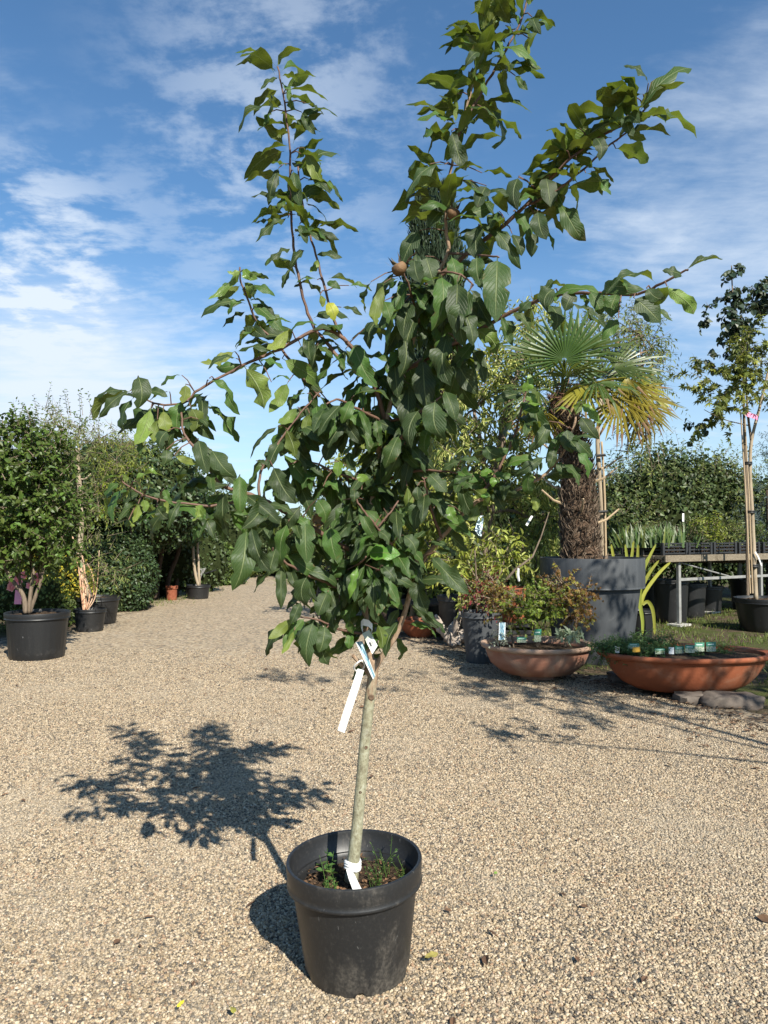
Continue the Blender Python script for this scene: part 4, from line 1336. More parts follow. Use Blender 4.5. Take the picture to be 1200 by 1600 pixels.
for _ in range(125):
    x, y = rl2.gauss(600, 85), rl2.uniform(400, 960)
    if y < 560:
        x = rl2.gauss(675, 40)
    elif y > 760:
        x = rl2.gauss(530, 60)
    i, dist = near_node(x, y)
    if dist > 45:
        continue
    base = Vector(w_nodes[i])
    b = base + Vector((rl2.uniform(-.05, .05), rl2.uniform(.04, .26), rl2.uniform(-.05, .04)))
    PET.tube([base, b], [.0025, .0015], 5)
    d = Vector((rl2.uniform(-.7, .7), rl2.uniform(-.5, .5), rl2.uniform(-1.3, -.4))).normalized()
    place_leaf(b, b + d * rl2.uniform(.10, .17), 0, Vector((rl2.uniform(-.5, .5), -.9, .5)), M_MLEAF, FLAT)
PET.build('leaf_stalks', M_MTWIG, medlar, kind='stuff')
LEAVES.sort(key=lambda q: -q[0])
mw = WL[medlar.name]
rest = {}
for k, (s, i, m, mat) in enumerate(LEAVES):
    if k < 300:
        o = bpy.data.objects.new('leaf', leaf_mesh(i, mat))
        link(o)
        o.parent = medlar
        o.matrix_basis = Matrix.Translation(-mw) @ m
        if mat is M_MLEAF_Y:
            o['label'] = 'yellowing leaf'
        elif mat is M_MLEAF_B:
            o['label'] = 'bright green young leaf'
    else:
        rest.setdefault(mat.name, (mat, []))[1].append((i, m))
for mat, lst in rest.values():
    vs, fs, uvs, rnds = [], [], [], []
    for i, m in lst:
        v, f, uv, tip = LV[i]
        k = len(vs)
        vs += [tuple(m @ Vector(q) - mw) for q in v]
        fs += [tuple(a + k for a in q) for q in f]
        uvs += uv
        rnds += [rl2.random()] * len(v)
    me = bpy.data.meshes.new('foliage')
    me.from_pydata(vs, [], fs)
    ul = me.uv_layers.new(name='UVMap')
    li = np.empty(len(me.loops), np.int32)
    me.loops.foreach_get('vertex_index', li)
    ul.data.foreach_set('uv', np.array(uvs, np.float32)[li].ravel())
    me.attributes.new('rnd', 'FLOAT', 'POINT').data.foreach_set('value', np.array(rnds, np.float32))
    me.polygons.foreach_set('use_smooth', [True] * len(me.polygons))
    put('foliage', me, mat, medlar, 'stuff')

# medlar fruits: squat brown fruit with an open crown of sepals
M_FRUIT = surface('medlar_fruit_skin', [(0.10, 0.055, 0.028), (0.19, 0.115, 0.06)], 25, 0.7, 0.25, 0.3, 90)
M_SEPAL = surface('medlar_sepal', [(0.05, 0.04, 0.025), (0.10, 0.08, 0.045)], 25, 0.8)


def fruit(px, py, r, axis):
    i, _ = near_node(px, py)
    c = P(px, py, PIX[i, 2] - .03)
    q = Vector(axis).normalized().to_track_quat('Z', 'Y').to_matrix()
    mb = MB()
    prof = [(0.15, -.80), (.55, -.68), (.90, -.36), (1.0, 0), (.96, .32), (.84, .56), (.72, .64), (.60, .52), (.35, .34), (.05, .30)]
    mb.lathe([(a * r, b * r) for a, b in prof], 20)
    mb.v = [tuple(c + q @ Vector(v)) for v in mb.v]
    fo = mb.build('fruit', M_FRUIT, medlar)
    sb = MB()
    for k in range(5):
        a = k * 1.2566 + .3
        u, t = Vector((math.cos(a), math.sin(a), 0)), Vector((-math.sin(a), math.cos(a), 0))
        loc = [u * .62 * r - t * .28 * r + Vector((0, 0, .70 * r)), u * .62 * r + t * .28 * r + Vector((0, 0, .70 * r)), u * .95 * r + t * .12 * r + Vector((0, 0, 1.15 * r)),
               u * .95 * r - t * .12 * r + Vector((0, 0, 1.15 * r)), u * 1.2 * r + Vector((0, 0, 1.9 * r))]
        sb.add([c + q @ v for v in loc], [(0, 1, 2, 3), (3, 2, 4)])
    sb.build('sepals', M_SEPAL, fo, smooth=False)
    b = Vector(w_nodes[i])
    MB().tube([b, b.lerp(c, .5), c - (q @ Vector((0, 0, .9 * r)))], [.0035, .003, .003], 6).build('stalk', M_MTWIG, fo)


fruit(708, 334, .022, (.35, -.2, .9))
fruit(624, 420, .024, (-.5, -.2, .8))
fruit(498, 812, .021, (.1, -1, .1))

# ------------------------------------------------------------------ labels hung on the tree, tie on the trunk, weeds in the pot
def ribbon(name, label, cat, pts, width, wdir, mat, th=0.0012, group=None):
    """a bent strip with real thickness"""
    pts = [Vector(p) for p in pts]
    mb = MB()
    vs, fs = [], []
    for i, p in enumerate(pts):
        t = (pts[min(i + 1, len(pts) - 1)] - pts[max(i - 1, 0)]).normalized()
        s = (Vector(wdir) - t * Vector(wdir).dot(t)).normalized()
        n = t.cross(s)
        wd = width[i] if hasattr(width, '__len__') else width
        vs += [p - s * wd / 2 + n * th, p + s * wd / 2 + n * th, p + s * wd / 2 - n * th, p - s * wd / 2 - n * th]
    for i in range(len(pts) - 1):
        for k in range(4):
            fs.append((i * 4 + k, i * 4 + (k + 1) % 4, i * 4 + 4 + (k + 1) % 4, i * 4 + 4 + k))
    fs += [(3, 2, 1, 0), tuple((len(pts) - 1) * 4 + k for k in range(4))]
    mb.add(vs, fs)
    o = mb.build(name, mat, None, angle=30)
    if cat:
        tag(o, label, cat, group)
    return o


lab = thing('hanging_label', 'blank white strip label hanging from the pruned stub below the fork', 'plant label', P(565, 1040, 2.46))
o = ribbon('strip', None, None, [P(564, 1046, 2.455), P(556, 1072, 2.44), P(545, 1105, 2.435), P(533, 1143, 2.43)], [.023, .026, .026, .025], (1, -.25, .25), M_WHITE)
o.parent = lab
o.location = -WL[lab.name]
loop = [P(558, 1036, 2.44), P(553, 1042, 2.45), P(556, 1048, 2.475), P(566, 1046, 2.48), P(570, 1038, 2.46), P(565, 1032, 2.445), P(558, 1036, 2.44)]
MB().tube([Vector(q) for q in smooth_pts(loop, 3)], .003, 6).build('loop', M_WHITE, lab)


def tag_mat(name, mode):
    m, nt, out = new_mat(name)
    uv = nt.n('ShaderNodeTexCoord').outputs['UV']
    s = nt.n('ShaderNodeSeparateXYZ', Vector=uv)
    x, y = s.outputs[0], s.outputs[1]
    inb = lambda v, a, b: nt.math('MULTIPLY', nt.math('GREATER_THAN', v, a), nt.math('LESS_THAN', v, b))
    if mode == 'barcode':
        wn = nt.n('ShaderNodeTexWhiteNoise', {'noise_dimensions': '1D'}, W=nt.math('FLOOR', nt.math('MULTIPLY', x, 26.0)))
        bars = nt.math('MULTIPLY', nt.math('GREATER_THAN', wn.outputs[0], 0.5), nt.math('MULTIPLY', inb(y, .30, .52), inb(x, .15, .85)))
        ln = nt.math('MULTIPLY', nt.math('GREATER_THAN', nt.math('FRACT', nt.math('MULTIPLY', y, 22.0)), .6), nt.math('MULTIPLY', inb(y, .08, .26), inb(x, .15, .75)))
        col = nt.mix(nt.math('MAXIMUM', bars, nt.math('MULTIPLY', ln, .7)), c4((.72, .73, .70)), c4((.05, .05, .05)))
        col = nt.mix(nt.math('GREATER_THAN', y, 0.58), col, c4((.42, .45, .36)))
    elif mode == 'picture':
        f = nt.noise(uv, 5, 4)
        pic = nt.ramp(f, [(.35, (.06, .10, .16)), (.5, (.18, .34, .42)), (.7, (.55, .62, .60))])
        col = nt.mix(inb(x, .12, .88), c4((.78, .8, .8)), pic)
    elif mode == 'green':
        f = nt.noise(uv, 7, 4)
        pic = nt.ramp(f, [(.4, (.10, .16, .06)), (.6, (.35, .36, .30))])
        col = nt.mix(nt.math('GREATER_THAN', y, .55), pic, c4((.015, .14, .085)))
        ln = nt.math('MULTIPLY', inb(y, .70, .80), inb(x, .15, .8))
        col = nt.mix(ln, col, c4((.45, .55, .48)))
    elif mode == 'rose':
        ce = nt.math('SQRT', nt.math('ADD', nt.math('POWER', nt.math('SUBTRACT', x, .5), 2.0), nt.math('POWER', nt.math('SUBTRACT', y, .62), 2.0)))
        rg = nt.math('FRACT', nt.math('ADD', nt.math('MULTIPLY', ce, 9.0), nt.noise(uv, 6, 3)))
        col = nt.mix(nt.math('LESS_THAN', ce, .33), c4((.84, .30, .44)), nt.mix(rg, c4((.85, .42, .52)), c4((.70, .20, .34))))
    p = nt.n('ShaderNodeBsdfPrincipled', Base_Color=col, Roughness=0.4)
    nt.set(out, 'Surface', p.outputs[0])
    return m


def card(name, label, cat, corners, mat, th=0.001, group=None, parent=None):
    """flat printed card, corners: bottom left, bottom right, top right, top left (front side)"""
    c = [Vector(q) for q in corners]
    n = (c[1] - c[0]).cross(c[3] - c[0]).normalized()
    off = WL.get(parent.name, Vector()) if parent else Vector()
    vs = [q + n * th - off for q in c] + [q - n * th - off for q in c]
    me = bpy.data.meshes.new(name)
    me.from_pydata([tuple(v) for v in vs], [], [(0, 1, 2, 3), (7, 6, 5, 4), (0, 4, 5, 1), (1, 5, 6, 2), (2, 6, 7, 3), (3, 7, 4, 0)])
    ul = me.uv_layers.new(name='UVMap')
    uvs = [(0, 0), (1, 0), (1, 1), (0, 1)] * 2
    for lp in me.loops:
        ul.data[lp.index].uv = uvs[lp.vertex_index]
    me.update()
    o = put(name, me, mat, parent)
    if cat:
        tag(o, label, cat, group)
    return o


M_TB, M_TP, M_TG, M_TR = tag_mat('barcode_print', 'barcode'), tag_mat('picture_print', 'picture'), tag_mat('green_card_print', 'green'), tag_mat('rose_card_print', 'rose')
bt = thing('barcode_tag', 'folded price tag with barcode looped round the stem just above the fork', 'plant label', P(575, 990, 2.46))
card('tag_face', None, None, [P(582, 1022, 2.43), P(590, 1009, 2.43), P(577, 984, 2.455), P(566, 990, 2.455)], M_TB, parent=bt)
wb = [(567, 984, 2.462), (564, 976, 2.45), (568, 972, 2.445), (576, 974, 2.445), (582, 980, 2.45), (580, 988, 2.46)]
b0 = MB()
for k in range(len(wb) - 1):
    a0, a1 = P(*wb[k]), P(*wb[k + 1])
    up = Vector((0, 0, .011))
    b0.add([a0 - up, a1 - up, a1 + up, a0 + up], [(0, 1, 2, 3)])
b0.build('band', M_WHITE, bt, smooth=False)
pt = card('picture_tag', 'narrow blue and white picture tag hanging edge on in the fork', 'plant label', [P(583, 1061, 2.44), P(586, 1056, 2.47), P(566, 1002, 2.47), P(556, 1003, 2.44)], M_TP)

# white tie at the base of the trunk
tie = thing('tree_tie', 'white plastic tie knotted round the trunk base with a loose end on the soil', 'tie', P(549, 1352, 2.46))
tc0 = P(551, 1352, 2.5)
ring = []
for k in range(13):
    a = k / 12 * 2 * math.pi
    ring.append(tc0 + Vector((math.cos(a) * .0245, math.sin(a) * .0245, .004 * math.sin(a * 2))))
tmb = MB()
for z in (-.006, .004, .012):
    tmb.tube([q + Vector((0, 0, z)) for q in ring], .0055, 6)
tmb.build('band', M_WHITE, tie)
o = ribbon('tail', None, None, [tc0 + Vector((-.012, -.036, .004)), tc0 + Vector((.0, -.060, -.012)), tc0 + Vector((.018, -.085, -.040)), tc0 + Vector((.036, -.098, -.062))], [.016, .022, .026, .028], (1, .2, .3), M_WHITE)
o.parent = tie
o.location = -WL[tie.name]

M_WEED = leaf_mat('weed_leaf', (0.07, 0.13, 0.03), (0.10, 0.16, 0.04), tfac=.3)


def weeds():
    rng = np.random.default_rng(31)
    soil_z = .366 - .098 + .008
    for (dx, dy, n, hgt, nm, lbl) in [(.060, -.05, 12, .095, 'weed', 'feathery green weed sprouting right of the trunk tie in the pot'), (.09, .07, 6, .12, 'weed', 'tall thin weed at the back right of the foreground pot soil'),
                                      (-.09, .02, 5, .085, 'weed', 'round leaved green weed left of the trunk in the foreground pot'), (-.085, -.08, 10, .045, 'weed', 'low grassy weed at the front left of the foreground pot soil'), (.145, .01, 5, .07, 'weed', 'small grass tuft at the right rim of the foreground pot')]:
        c = POT_C + Vector((dx, dy, soil_z))
        t = thing(nm, lbl, 'weed', c)
        pos, d, L = [], [], []
        st = MB()
        for k in range(n):
            a = rng.uniform(0, 6.28)
            ln = hgt * rng.uniform(.5, 1.1)
            tip = c + Vector((math.cos(a) * ln * .5, math.sin(a) * ln * .5, ln))
            b = c + Vector((rng.normal(0, .012), rng.normal(0, .012), -.012))
            st.tube([b, b.lerp(tip, .5) + Vector((0, 0, .01)), tip], [.0013, .001, .0006], 4)
            m = 7 if 'round leaved' not in lbl else 3
            for q in range(m):
                f = rng.uniform(.3, 1.0)
                pos.append(b.lerp(tip, f))
                d.append((rng.normal(), rng.normal(), .6))
                L.append(.012 if 'round leaved' not in lbl else .024)
        st.build('stems', M_WEED, t, kind='stuff')
        pos, d, L = np.array([tuple(p) for p in pos]), np.array(d), np.array(L)
        leaf_cloud('leaves', t, pos, d, np.array([0, 0, 1.0]) + rng.normal(size=d.shape) * .3, L, L * (.3 if 'round leaved' not in lbl else .9), M_WEED, 'oval', rng=rng)
    # crumbs, chips and dead leaves on the soil
    N = 260
    a = rng.uniform(0, 6.28, N)
    r = .185 * np.sqrt(rng.random(N))
    pos = np.stack([POT_C.x + r * np.cos(a), POT_C.y + r * np.sin(a), np.full(N, POT_C.z + soil_z + .003) + rng.random(N) * .008], 1)
    d = np.stack([rng.normal(size=N), rng.normal(size=N), rng.normal(size=N) * .4], 1)
    L = rng.uniform(.006, .024, N)
    leaf_cloud('soil_crumbs', None, pos, d, np.array([0, 0, 1.0]) + rng.normal(size=(N, 3)) * .5, L, L * .6, surface('bark_crumb', [(.04, .026, .018), (.22, .12, .06)], 50, .95), 'kite', rng=rng)


weeds()


# fallen leaves on the gravel
def fallen(px, py, L, col, ang, label, curl=1):
    m = leaf_mat('fallen_leaf_%d' % px, col, tuple(c * 1.2 for c in col), tfac=.15, var=.05, veins=True)
    i = (3, 8, 15, 2)[curl]
    v, f, uv, tip = LV[i]
    me = bpy.data.meshes.new('fallen_leaf')
    me.from_pydata(v, [], f)
    ul = me.uv_layers.new(name='UVMap')
    for lp in me.loops:
        ul.data[lp.index].uv = uv[lp.vertex_index]
    me.polygons.foreach_set('use_smooth', [True] * len(me.polygons))
    o = put('fallen_leaf', me, m)
    o.location = G(px, py, 0.03) + Vector((0, 0, .006))
    o.rotation_euler = (R(18), R(8), ang)
    o.scale = (L * 1.35, L, L)
    tag(o, label, 'leaf')


fallen(365, 1588, .040, (.26, .24, .05), .3, 'yellow green fallen leaf on the gravel at the bottom edge of the photo', 0)
fallen(276, 1578, .030, (.55, .46, .03), -.6, 'small bright yellow leaf lying on gravel left of the bottom', 1)
fallen(662, 1500, .050, (.26, .25, .06), -1.4, 'curled yellowish leaf lying on gravel right of the foreground pot', 3)
fallen(772, 1368, .026, (.16, .30, .05), -.8, 'tiny green leaf on the open gravel right of the pot', 0)

# ------------------------------------------------------------------ left side: pots, trees, hedge
M_HORN = leaf_mat('hornbeam_leaf', (0.058, 0.090, 0.016), (0.085, 0.13, 0.032), tfac=.25, rough=.45, var=.35, alt=(.085, .13, .022), altfac=.25)
M_WILLOW = leaf_mat('willowy_leaf', (0.10, 0.135, 0.035), (0.16, 0.19, 0.06), tfac=.3, var=.3, alt=(.20, .21, .055), altfac=.3)
M_LIME = leaf_mat('lime_leaf', (0.15, 0.19, 0.025), (0.2, 0.24, 0.05), tfac=.35, var=.25, alt=(.24, .24, .03), altfac=.3)
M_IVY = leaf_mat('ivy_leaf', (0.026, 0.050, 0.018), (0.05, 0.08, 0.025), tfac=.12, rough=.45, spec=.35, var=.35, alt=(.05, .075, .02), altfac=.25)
M_IVYL = leaf_mat('ivy_sunlit_leaf', (0.072, 0.098, 0.028), (0.09, 0.12, 0.035), tfac=.2, rough=.45, var=.35)  # lighter copy of the ivy leaf, sunlight on the top put into the colour
M_YELLOW = leaf_mat('golden_leaf', (0.34, 0.29, 0.025), (0.34, 0.30, 0.05), tfac=.3, var=.25, alt=(.16, .18, .03), altfac=.3)
M_DARKG = leaf_mat('dark_shrub_leaf', (0.034, 0.056, 0.017), (0.06, 0.09, 0.03), tfac=.2, var=.4, alt=(.075, .10, .032), altfac=.35)
M_MIDG = leaf_mat('mid_green_leaf', (0.060, 0.095, 0.022), (0.10, 0.14, 0.035), tfac=.25, var=.35, alt=(.10, .13, .03), altfac=.25)
M_VARI = leaf_mat('variegated_leaf', (0.105, 0.145, 0.026), (0.19, 0.23, 0.06), tfac=.30, var=.3, edge=(.46, .46, .15))
M_VARI2 = leaf_mat('cream_yellow_leaf', (0.19, 0.23, 0.035), (0.27, 0.30, 0.07), tfac=.3, var=.3, alt=(.38, .38, .11), altfac=.3)
M_CORE = surface('light_block_fill', [(0.012, 0.017, 0.006), (0.030, 0.038, 0.014)], 14, 0.95, 0.05, 0.8, 30)  # dark fill for the cores that stop light passing through foliage
M_CONIF = leaf_mat('conifer_spray', (0.022, 0.040, 0.018), (0.03, 0.05, 0.02), tfac=.08, rough=.6, var=.35)
M_BLUECON = leaf_mat('blue_conifer_spray', (0.055, 0.085, 0.085), (0.07, 0.1, 0.1), tfac=.1, rough=.6, var=.3)


def trunk(parent, pts, r0, r1, mat, name='trunk', sides=9, seed=0, wob=.06):
    sp = smooth_pts(pts, 5)
    MB().tube([Vector(q) for q in sp], np.linspace(r0, r1, len(sp)), sides, wob, random.Random(seed)).build(name, mat, parent, angle=0)


def px_blob(px, py, Y, wpx, hpx, depth=None):
    c = P(px, py, Y)
    rx, rz = wpx / 2 * Y / FPX, hpx / 2 * Y / FPX
    return (c.x, c.y, c.z, rx, depth or rx, rz)


def base_on(px, py):
    """centre on the ground of a round thing whose front foot shows at this pixel"""
    return G(px, py)


# L1: hornbeam in big ribbed pot
b = G(40, 1034)
make_pot('plant_pot', 'biggest ribbed black pot at the left edge of the photo', 'plant pot', (b.x, b.y + .28, 0), .36, .545, .30, M_POTN, rim=.07, ribs=26, seg=104, soil_drop=.03, lip=.016)
hb = Vector((b.x, b.y + .28, .53))
t1 = thing('hornbeam_tree', 'multi stemmed hornbeam with dense green crown in the big pot at the left edge', 'tree', hb)
Yh = hb.y
for k, st in enumerate([[(40, 958), (36, 930), (18, 905), (5, 880), (2, 850)], [(44, 958), (48, 925), (52, 890), (44, 850), (50, 780)], [(46, 958), (56, 930), (66, 900), (70, 860), (84, 780)], [(42, 958), (38, 935), (30, 900), (34, 860), (20, 790)], [(45, 958), (62, 915), (60, 880), (66, 830), (60, 760)]]):
    trunk(t1, [P(x, y, Yh - .1 + .05 * k) for x, y in st], .030 - .003 * k, .014, M_BARK, 'stem', 8, k)
crown(t1, [px_blob(25, 770, Yh, 190, 190, .75), px_blob(62, 800, Yh, 104, 150, .55), px_blob(35, 720, Yh, 140, 120, .6), px_blob(58, 852, Yh, 120, 70, .55), px_blob(-20, 840, Yh, 120, 90, .6)], 1500, 9, .26, .070, .042, M_HORN, 3, 'oval', shell=.42, cull=.30, freq=3.0, bark=M_BARK, droop=.25)
crown(t1, [px_blob(40, 690, Yh, 110, 50, .4), px_blob(30, 670, Yh, 60, 40, .3)], 36, 14, .30, .05, .03, M_HORN, 8, 'oval', up=.9, cull=.1, name='leaders', bark=M_BARK)

# L2: peeling stems in small pot
b = G(132, 989)
make_pot('plant_pot', 'small black pot in front of a bigger one beside the gravel on the left', 'plant pot', (b.x, b.y + .2, 0), .235, .345, .19, M_POTN, rim=.05, ribs=0, seg=48, soil_drop=.03)
c2_ = Vector((b.x, b.y + .2, .33))
t2 = thing('peeling_bark_shrub', 'sparse shrub with peeling pinkish stems and thin pale leaves in the small left pot', 'shrub', c2_)
Yc = c2_.y
for k, st in enumerate([[(132, 955), (131, 930), (126, 890), (118, 855), (112, 835)], [(134, 955), (133, 920), (131, 880), (124, 858)], [(131, 955), (127, 925), (123, 890), (118, 870)], [(134, 953), (140, 930), (132, 905), (126, 885)], [(135, 953), (146, 930), (145, 900), (136, 880)], [(135, 955), (148, 935), (153, 900), (155, 860)]]):
    trunk(t2, [P(x, y, Yc + .04 * math.sin(k * 2)) for x, y in st], .024 - .003 * k, .010 - .001 * k, M_PINKBARK, 'stem', 7, k)
crown(t2, [px_blob(150, 870, Yc, 70, 90, .35), px_blob(170, 890, Yc - .1, 60, 50, .3), px_blob(156, 820, Yc + .1, 40, 70, .3)], 70, 9, .32, .075, .016, M_WILLOW, 17, 'kite', cull=.15, droop=.7, up=.1, bark=M_BARK, name='foliage')
crown(t2, [px_blob(100, 935, Yc - .1, 34, 12, .15)], 8, 9, .2, .06, .016, M_WILLOW, 18, 'kite', cull=0, droop=.6, up=0, name='low_shoot')

# L3: tall pale trunk in a bigger pot behind
b = G(140, 978)
make_pot('plant_pot', 'wide black pot behind the small one on the left of the path', 'plant pot', (b.x, b.y + .3, 0), .36, .45, .29, M_POTN, rim=.06, seg=56, soil_drop=.03)
c3_ = Vector((b.x - .12, b.y + .3, .43))
t3 = thing('pruned_tree', 'tree with pale pruned trunk rising behind the hornbeam on the left', 'tree', c3_)
Y3 = c3_.y
trunk(t3, [c3_, P(126, 880, Y3), P(127, 800, Y3), P(122, 735, Y3), P(121, 700, Y3)], .05, .034, M_BARKP, seed=3)
trunk(t3, [P(122, 748, Y3), P(133, 748, Y3), P(142, 740, Y3)], .018, .009, M_BARKP, 'branch', 7)
crown(t3, [px_blob(110, 690, Y3, 120, 60, .6), px_blob(150, 700, Y3, 90, 50, .5), px_blob(150, 780, Y3 + .5, 40, 90, .2)], 190, 9, .42, .085, .02, M_WILLOW, 23, 'kite', cull=.2, droop=.6, up=.4, bark=M_BARK)
crown(t3, [px_blob(130, 660, Y3, 90, 40, .4), px_blob(60, 660, Y3, 50, 50, .4)], 20, 16, .5, .05, .024, M_HORN, 29, 'oval', up=1.2, cull=0, name='leaders', bark=M_BARK, droop=.1)

# lime green shrub in front of the ivy mass
t4 = thing('sumac_shrub', 'yellow green feathery shrub against the dark ivy bank', 'shrub', (P(170, 900, 13.1).x, 13.1, 0))
trunk(t4, [(P(208, 900, 14.9).x, 14.9, 0), P(206, 850, 14.6), P(198, 760, 13.4), P(182, 720, 13.1)], .022, .010, M_BARKD)
crown(t4, [px_blob(185, 705, 13.0, 70, 40, .4), px_blob(165, 690, 13.2, 80, 40, .4), px_blob(200, 740, 12.9, 60, 40, .4), px_blob(100, 665, 13, 70, 30, .4)], 120, 10, .45, .09, .022, M_LIME, 31, 'kite', droop=.8, cull=.1, up=.2, bark=M_BARK)
crown(t4, [px_blob(165, 770, 12.9, 60, 100, .4)], 45, 10, .4, .085, .022, M_LIME, 33, 'kite', droop=.8, cull=.1, up=.1, name='low_foliage', bark=M_BARK)


# ivy bank: clipped lower drum, big overhanging top, dark hollow
def leafy_mass(t, blobs, n, leaf, seed, mat, core=.80, shell_lo=.84, name='foliage', zmin=0.02, fold=.2, shape='kite'):
    rng = np.random.default_rng(seed)
    area = np.array([(b[3] * b[4] + b[4] * b[5] + b[3] * b[5]) for b in blobs])
    cnt = (n * area / area.sum()).astype(int)
    P_, N_ = [], []
    for b, c in zip(blobs, cnt):
        u = nrm(rng.normal(size=(c, 3)))
        lump = np.array([mnoise.noise(Vector(q * np.array(b[3:6]) * 2.2) + Vector((seed, b[0], 0))) for q in u])
        r = rng.uniform(shell_lo, 1.02, c) + lump * .10
        p = np.array(b[:3]) + u * np.array(b[3:6]) * r[:, None]
        n_ = nrm(u / np.array(b[3:6]))
        keep = p[:, 2] > zmin
        for b2 in blobs:
            if b2 is not b:
                q = (p - np.array(b2[:3])) / np.array(b2[3:6])
                keep &= (q ** 2).sum(1) > .72
        P_.append(p[keep])
        N_.append(n_[keep])
    p, nn = np.concatenate(P_), np.concatenate(N_)
    d = nrm(rng.normal(size=p.shape) * .8 + np.array([0, 0, -.5]) + nn * .35)
    L = leaf * rng.uniform(.6, 1.3, len(p))
    leaf_cloud(name, t, p, d, nn + rng.normal(size=p.shape) * .35 + np.array([0, 0, .35]), L, L * .75, mat, shape, fold, .1, rng=rng)
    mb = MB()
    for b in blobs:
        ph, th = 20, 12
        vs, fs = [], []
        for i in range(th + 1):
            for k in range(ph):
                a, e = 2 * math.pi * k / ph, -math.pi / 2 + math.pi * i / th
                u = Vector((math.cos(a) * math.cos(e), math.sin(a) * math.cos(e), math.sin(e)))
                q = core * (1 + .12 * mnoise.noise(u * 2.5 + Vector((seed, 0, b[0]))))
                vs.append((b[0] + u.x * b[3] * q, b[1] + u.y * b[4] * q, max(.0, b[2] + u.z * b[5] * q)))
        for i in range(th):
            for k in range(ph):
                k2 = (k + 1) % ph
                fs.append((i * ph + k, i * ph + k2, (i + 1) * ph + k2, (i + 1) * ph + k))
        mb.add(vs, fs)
    mb.build('light_block_core', M_CORE, t)  # solid dark core added inside the leaves to block light


ivy = thing('ivy_bank', 'huge dark ivy covered bank overhanging the left of the path', 'ivy bank', (-5.2, 15.2, 0))
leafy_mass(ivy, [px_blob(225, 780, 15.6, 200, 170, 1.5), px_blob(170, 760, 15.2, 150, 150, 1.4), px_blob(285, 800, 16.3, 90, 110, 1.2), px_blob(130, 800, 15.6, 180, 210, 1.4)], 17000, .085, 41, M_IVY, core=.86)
leafy_mass(ivy, [px_blob(220, 735, 15.7, 165, 90, 1.3)], 3600, .085, 42, M_IVYL, name='sunlit_foliage', core=.7)  # top of the bank in the ivy colour with sun painted in
drum = thing('clipped_shrub', 'low clipped dark evergreen shrub bulging at the foot of the ivy bank', 'shrub', (P(195, 956, 14.3).x, 14.3, 0))
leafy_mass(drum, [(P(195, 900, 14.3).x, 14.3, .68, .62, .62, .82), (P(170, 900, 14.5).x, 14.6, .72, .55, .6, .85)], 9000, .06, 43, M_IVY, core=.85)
for k, (x0, x1) in enumerate([(244, 256), (262, 296), (276, 300)]):
    yk = 16.7 + .35 * k
    trunk(ivy, [(P(x0, 900, yk).x, yk, 0), P(x0 + 1, 905, yk), P((x0 * 2 + x1) / 3 + 3, 870, yk), P((x0 + x1) / 2 + 5, 840, yk), P(x1, 805, yk)], .075 - .014 * k, .035, M_BARKD, 'trunk', 8, k)
# deep growth behind the hollow
deep = thing('shaded_thicket', 'shaded thicket filling the hollow under the ivy bank', 'thicket', (-5.6, 17.8, 0))
leafy_mass(deep, [(-5.6, 17.6, .9, 1.3, .5, 1.0), (-4.75, 19.0, .8, .8, .5, .9)], 3500, .09, 44, M_DARKG, core=.9)

# orange pot, staked tree pot, handcart
b = G(258, 941)
make_pot('patterned_pot', 'little orange terracotta pot at the foot of the ivy hollow', 'plant pot', (b.x, b.y + .5, 0), .13, .32, .11, surface('orange_clay', [(.16, .045, .022), (.26, .09, .05)], 18, .8, .2, .3), rim=.06, seg=24, soil_drop=.03)
b = G(306, 937)
make_pot('plant_pot', 'black pot with a staked trunk at the far left of the path', 'plant pot', (b.x, b.y + .22, 0), .27, .32, .22, M_POTN, rim=.05, ribs=14, seg=56, soil_drop=.03)
b2 = G(291, 935)
make_pot('plant_pot', 'black pot half hidden behind the far staked tree pot', 'plant pot', (b2.x, b2.y + .6, 0), .2, .28, .17, M_POTN, rim=.04, seg=32, soil_drop=.03)
t5 = thing('staked_tree', 'young tree tied to a pale wooden stake in the far left pot', 'tree', (b.x, b.y + .22, .3))
trunk(t5, [(b.x, b.y + .22, .29), P(303, 880, b.y + .22), P(300, 800, b.y + .22)], .035, .03, M_BARKP)
trunk(t5, [P(312, 915, b.y + .35), P(309, 860, b.y + .35), P(308, 810, b.y + .35)], .03, .028, M_BARKP, 'stake')
crown(t5, [px_blob(305, 770, b.y + .2, 50, 60, .4)], 60, 9, .35, .08, .03, M_MIDG, 51, cull=.1, bark=M_BARK)
cart = thing('handcart', 'dark wheelbarrow with pale tray standing behind the far staked tree', 'wheelbarrow', G(280, 930))
ci = G(280, 930) + Vector((0, .9, 0))
MB().add([ci + Vector(q) for q in [(-.35, -.25, .35), (.35, -.25, .35), (.5, -.32, .62), (-.5, -.32, .68), (-.35, .25, .35), (.35, .25, .35), (.5, .32, .62), (-.5, .32, .68)]],
         [(0, 1, 2, 3), (5, 4, 7, 6), (4, 0, 3, 7), (1, 5, 6, 2), (1, 0, 4, 5)]).build('tray', surface('grey_tray', [(.2, .2, .2), (.32, .32, .32)], 6, .5), cart, smooth=False)
MB().tube([ci + Vector((-.55, 0, .18 + .17 * math.cos(a))) + Vector((.17 * math.sin(a), 0, 0)) for a in np.linspace(0, 2 * math.pi, 17)], .04, 6).build('wheel', M_BLACK, cart)
for s in (-1, 1):
    MB().tube([ci + Vector((-.55, .05 * s, .2)), ci + Vector((-.1, .2 * s, .32)), ci + Vector((.75, .28 * s, .58))], .018, 6).build('handle', M_BLACK, cart)
    MB().tube([ci + Vector((.3, .22 * s, .36)), ci + Vector((.36, .24 * s, 0))], .016, 6).build('leg', M_BLACK, cart)

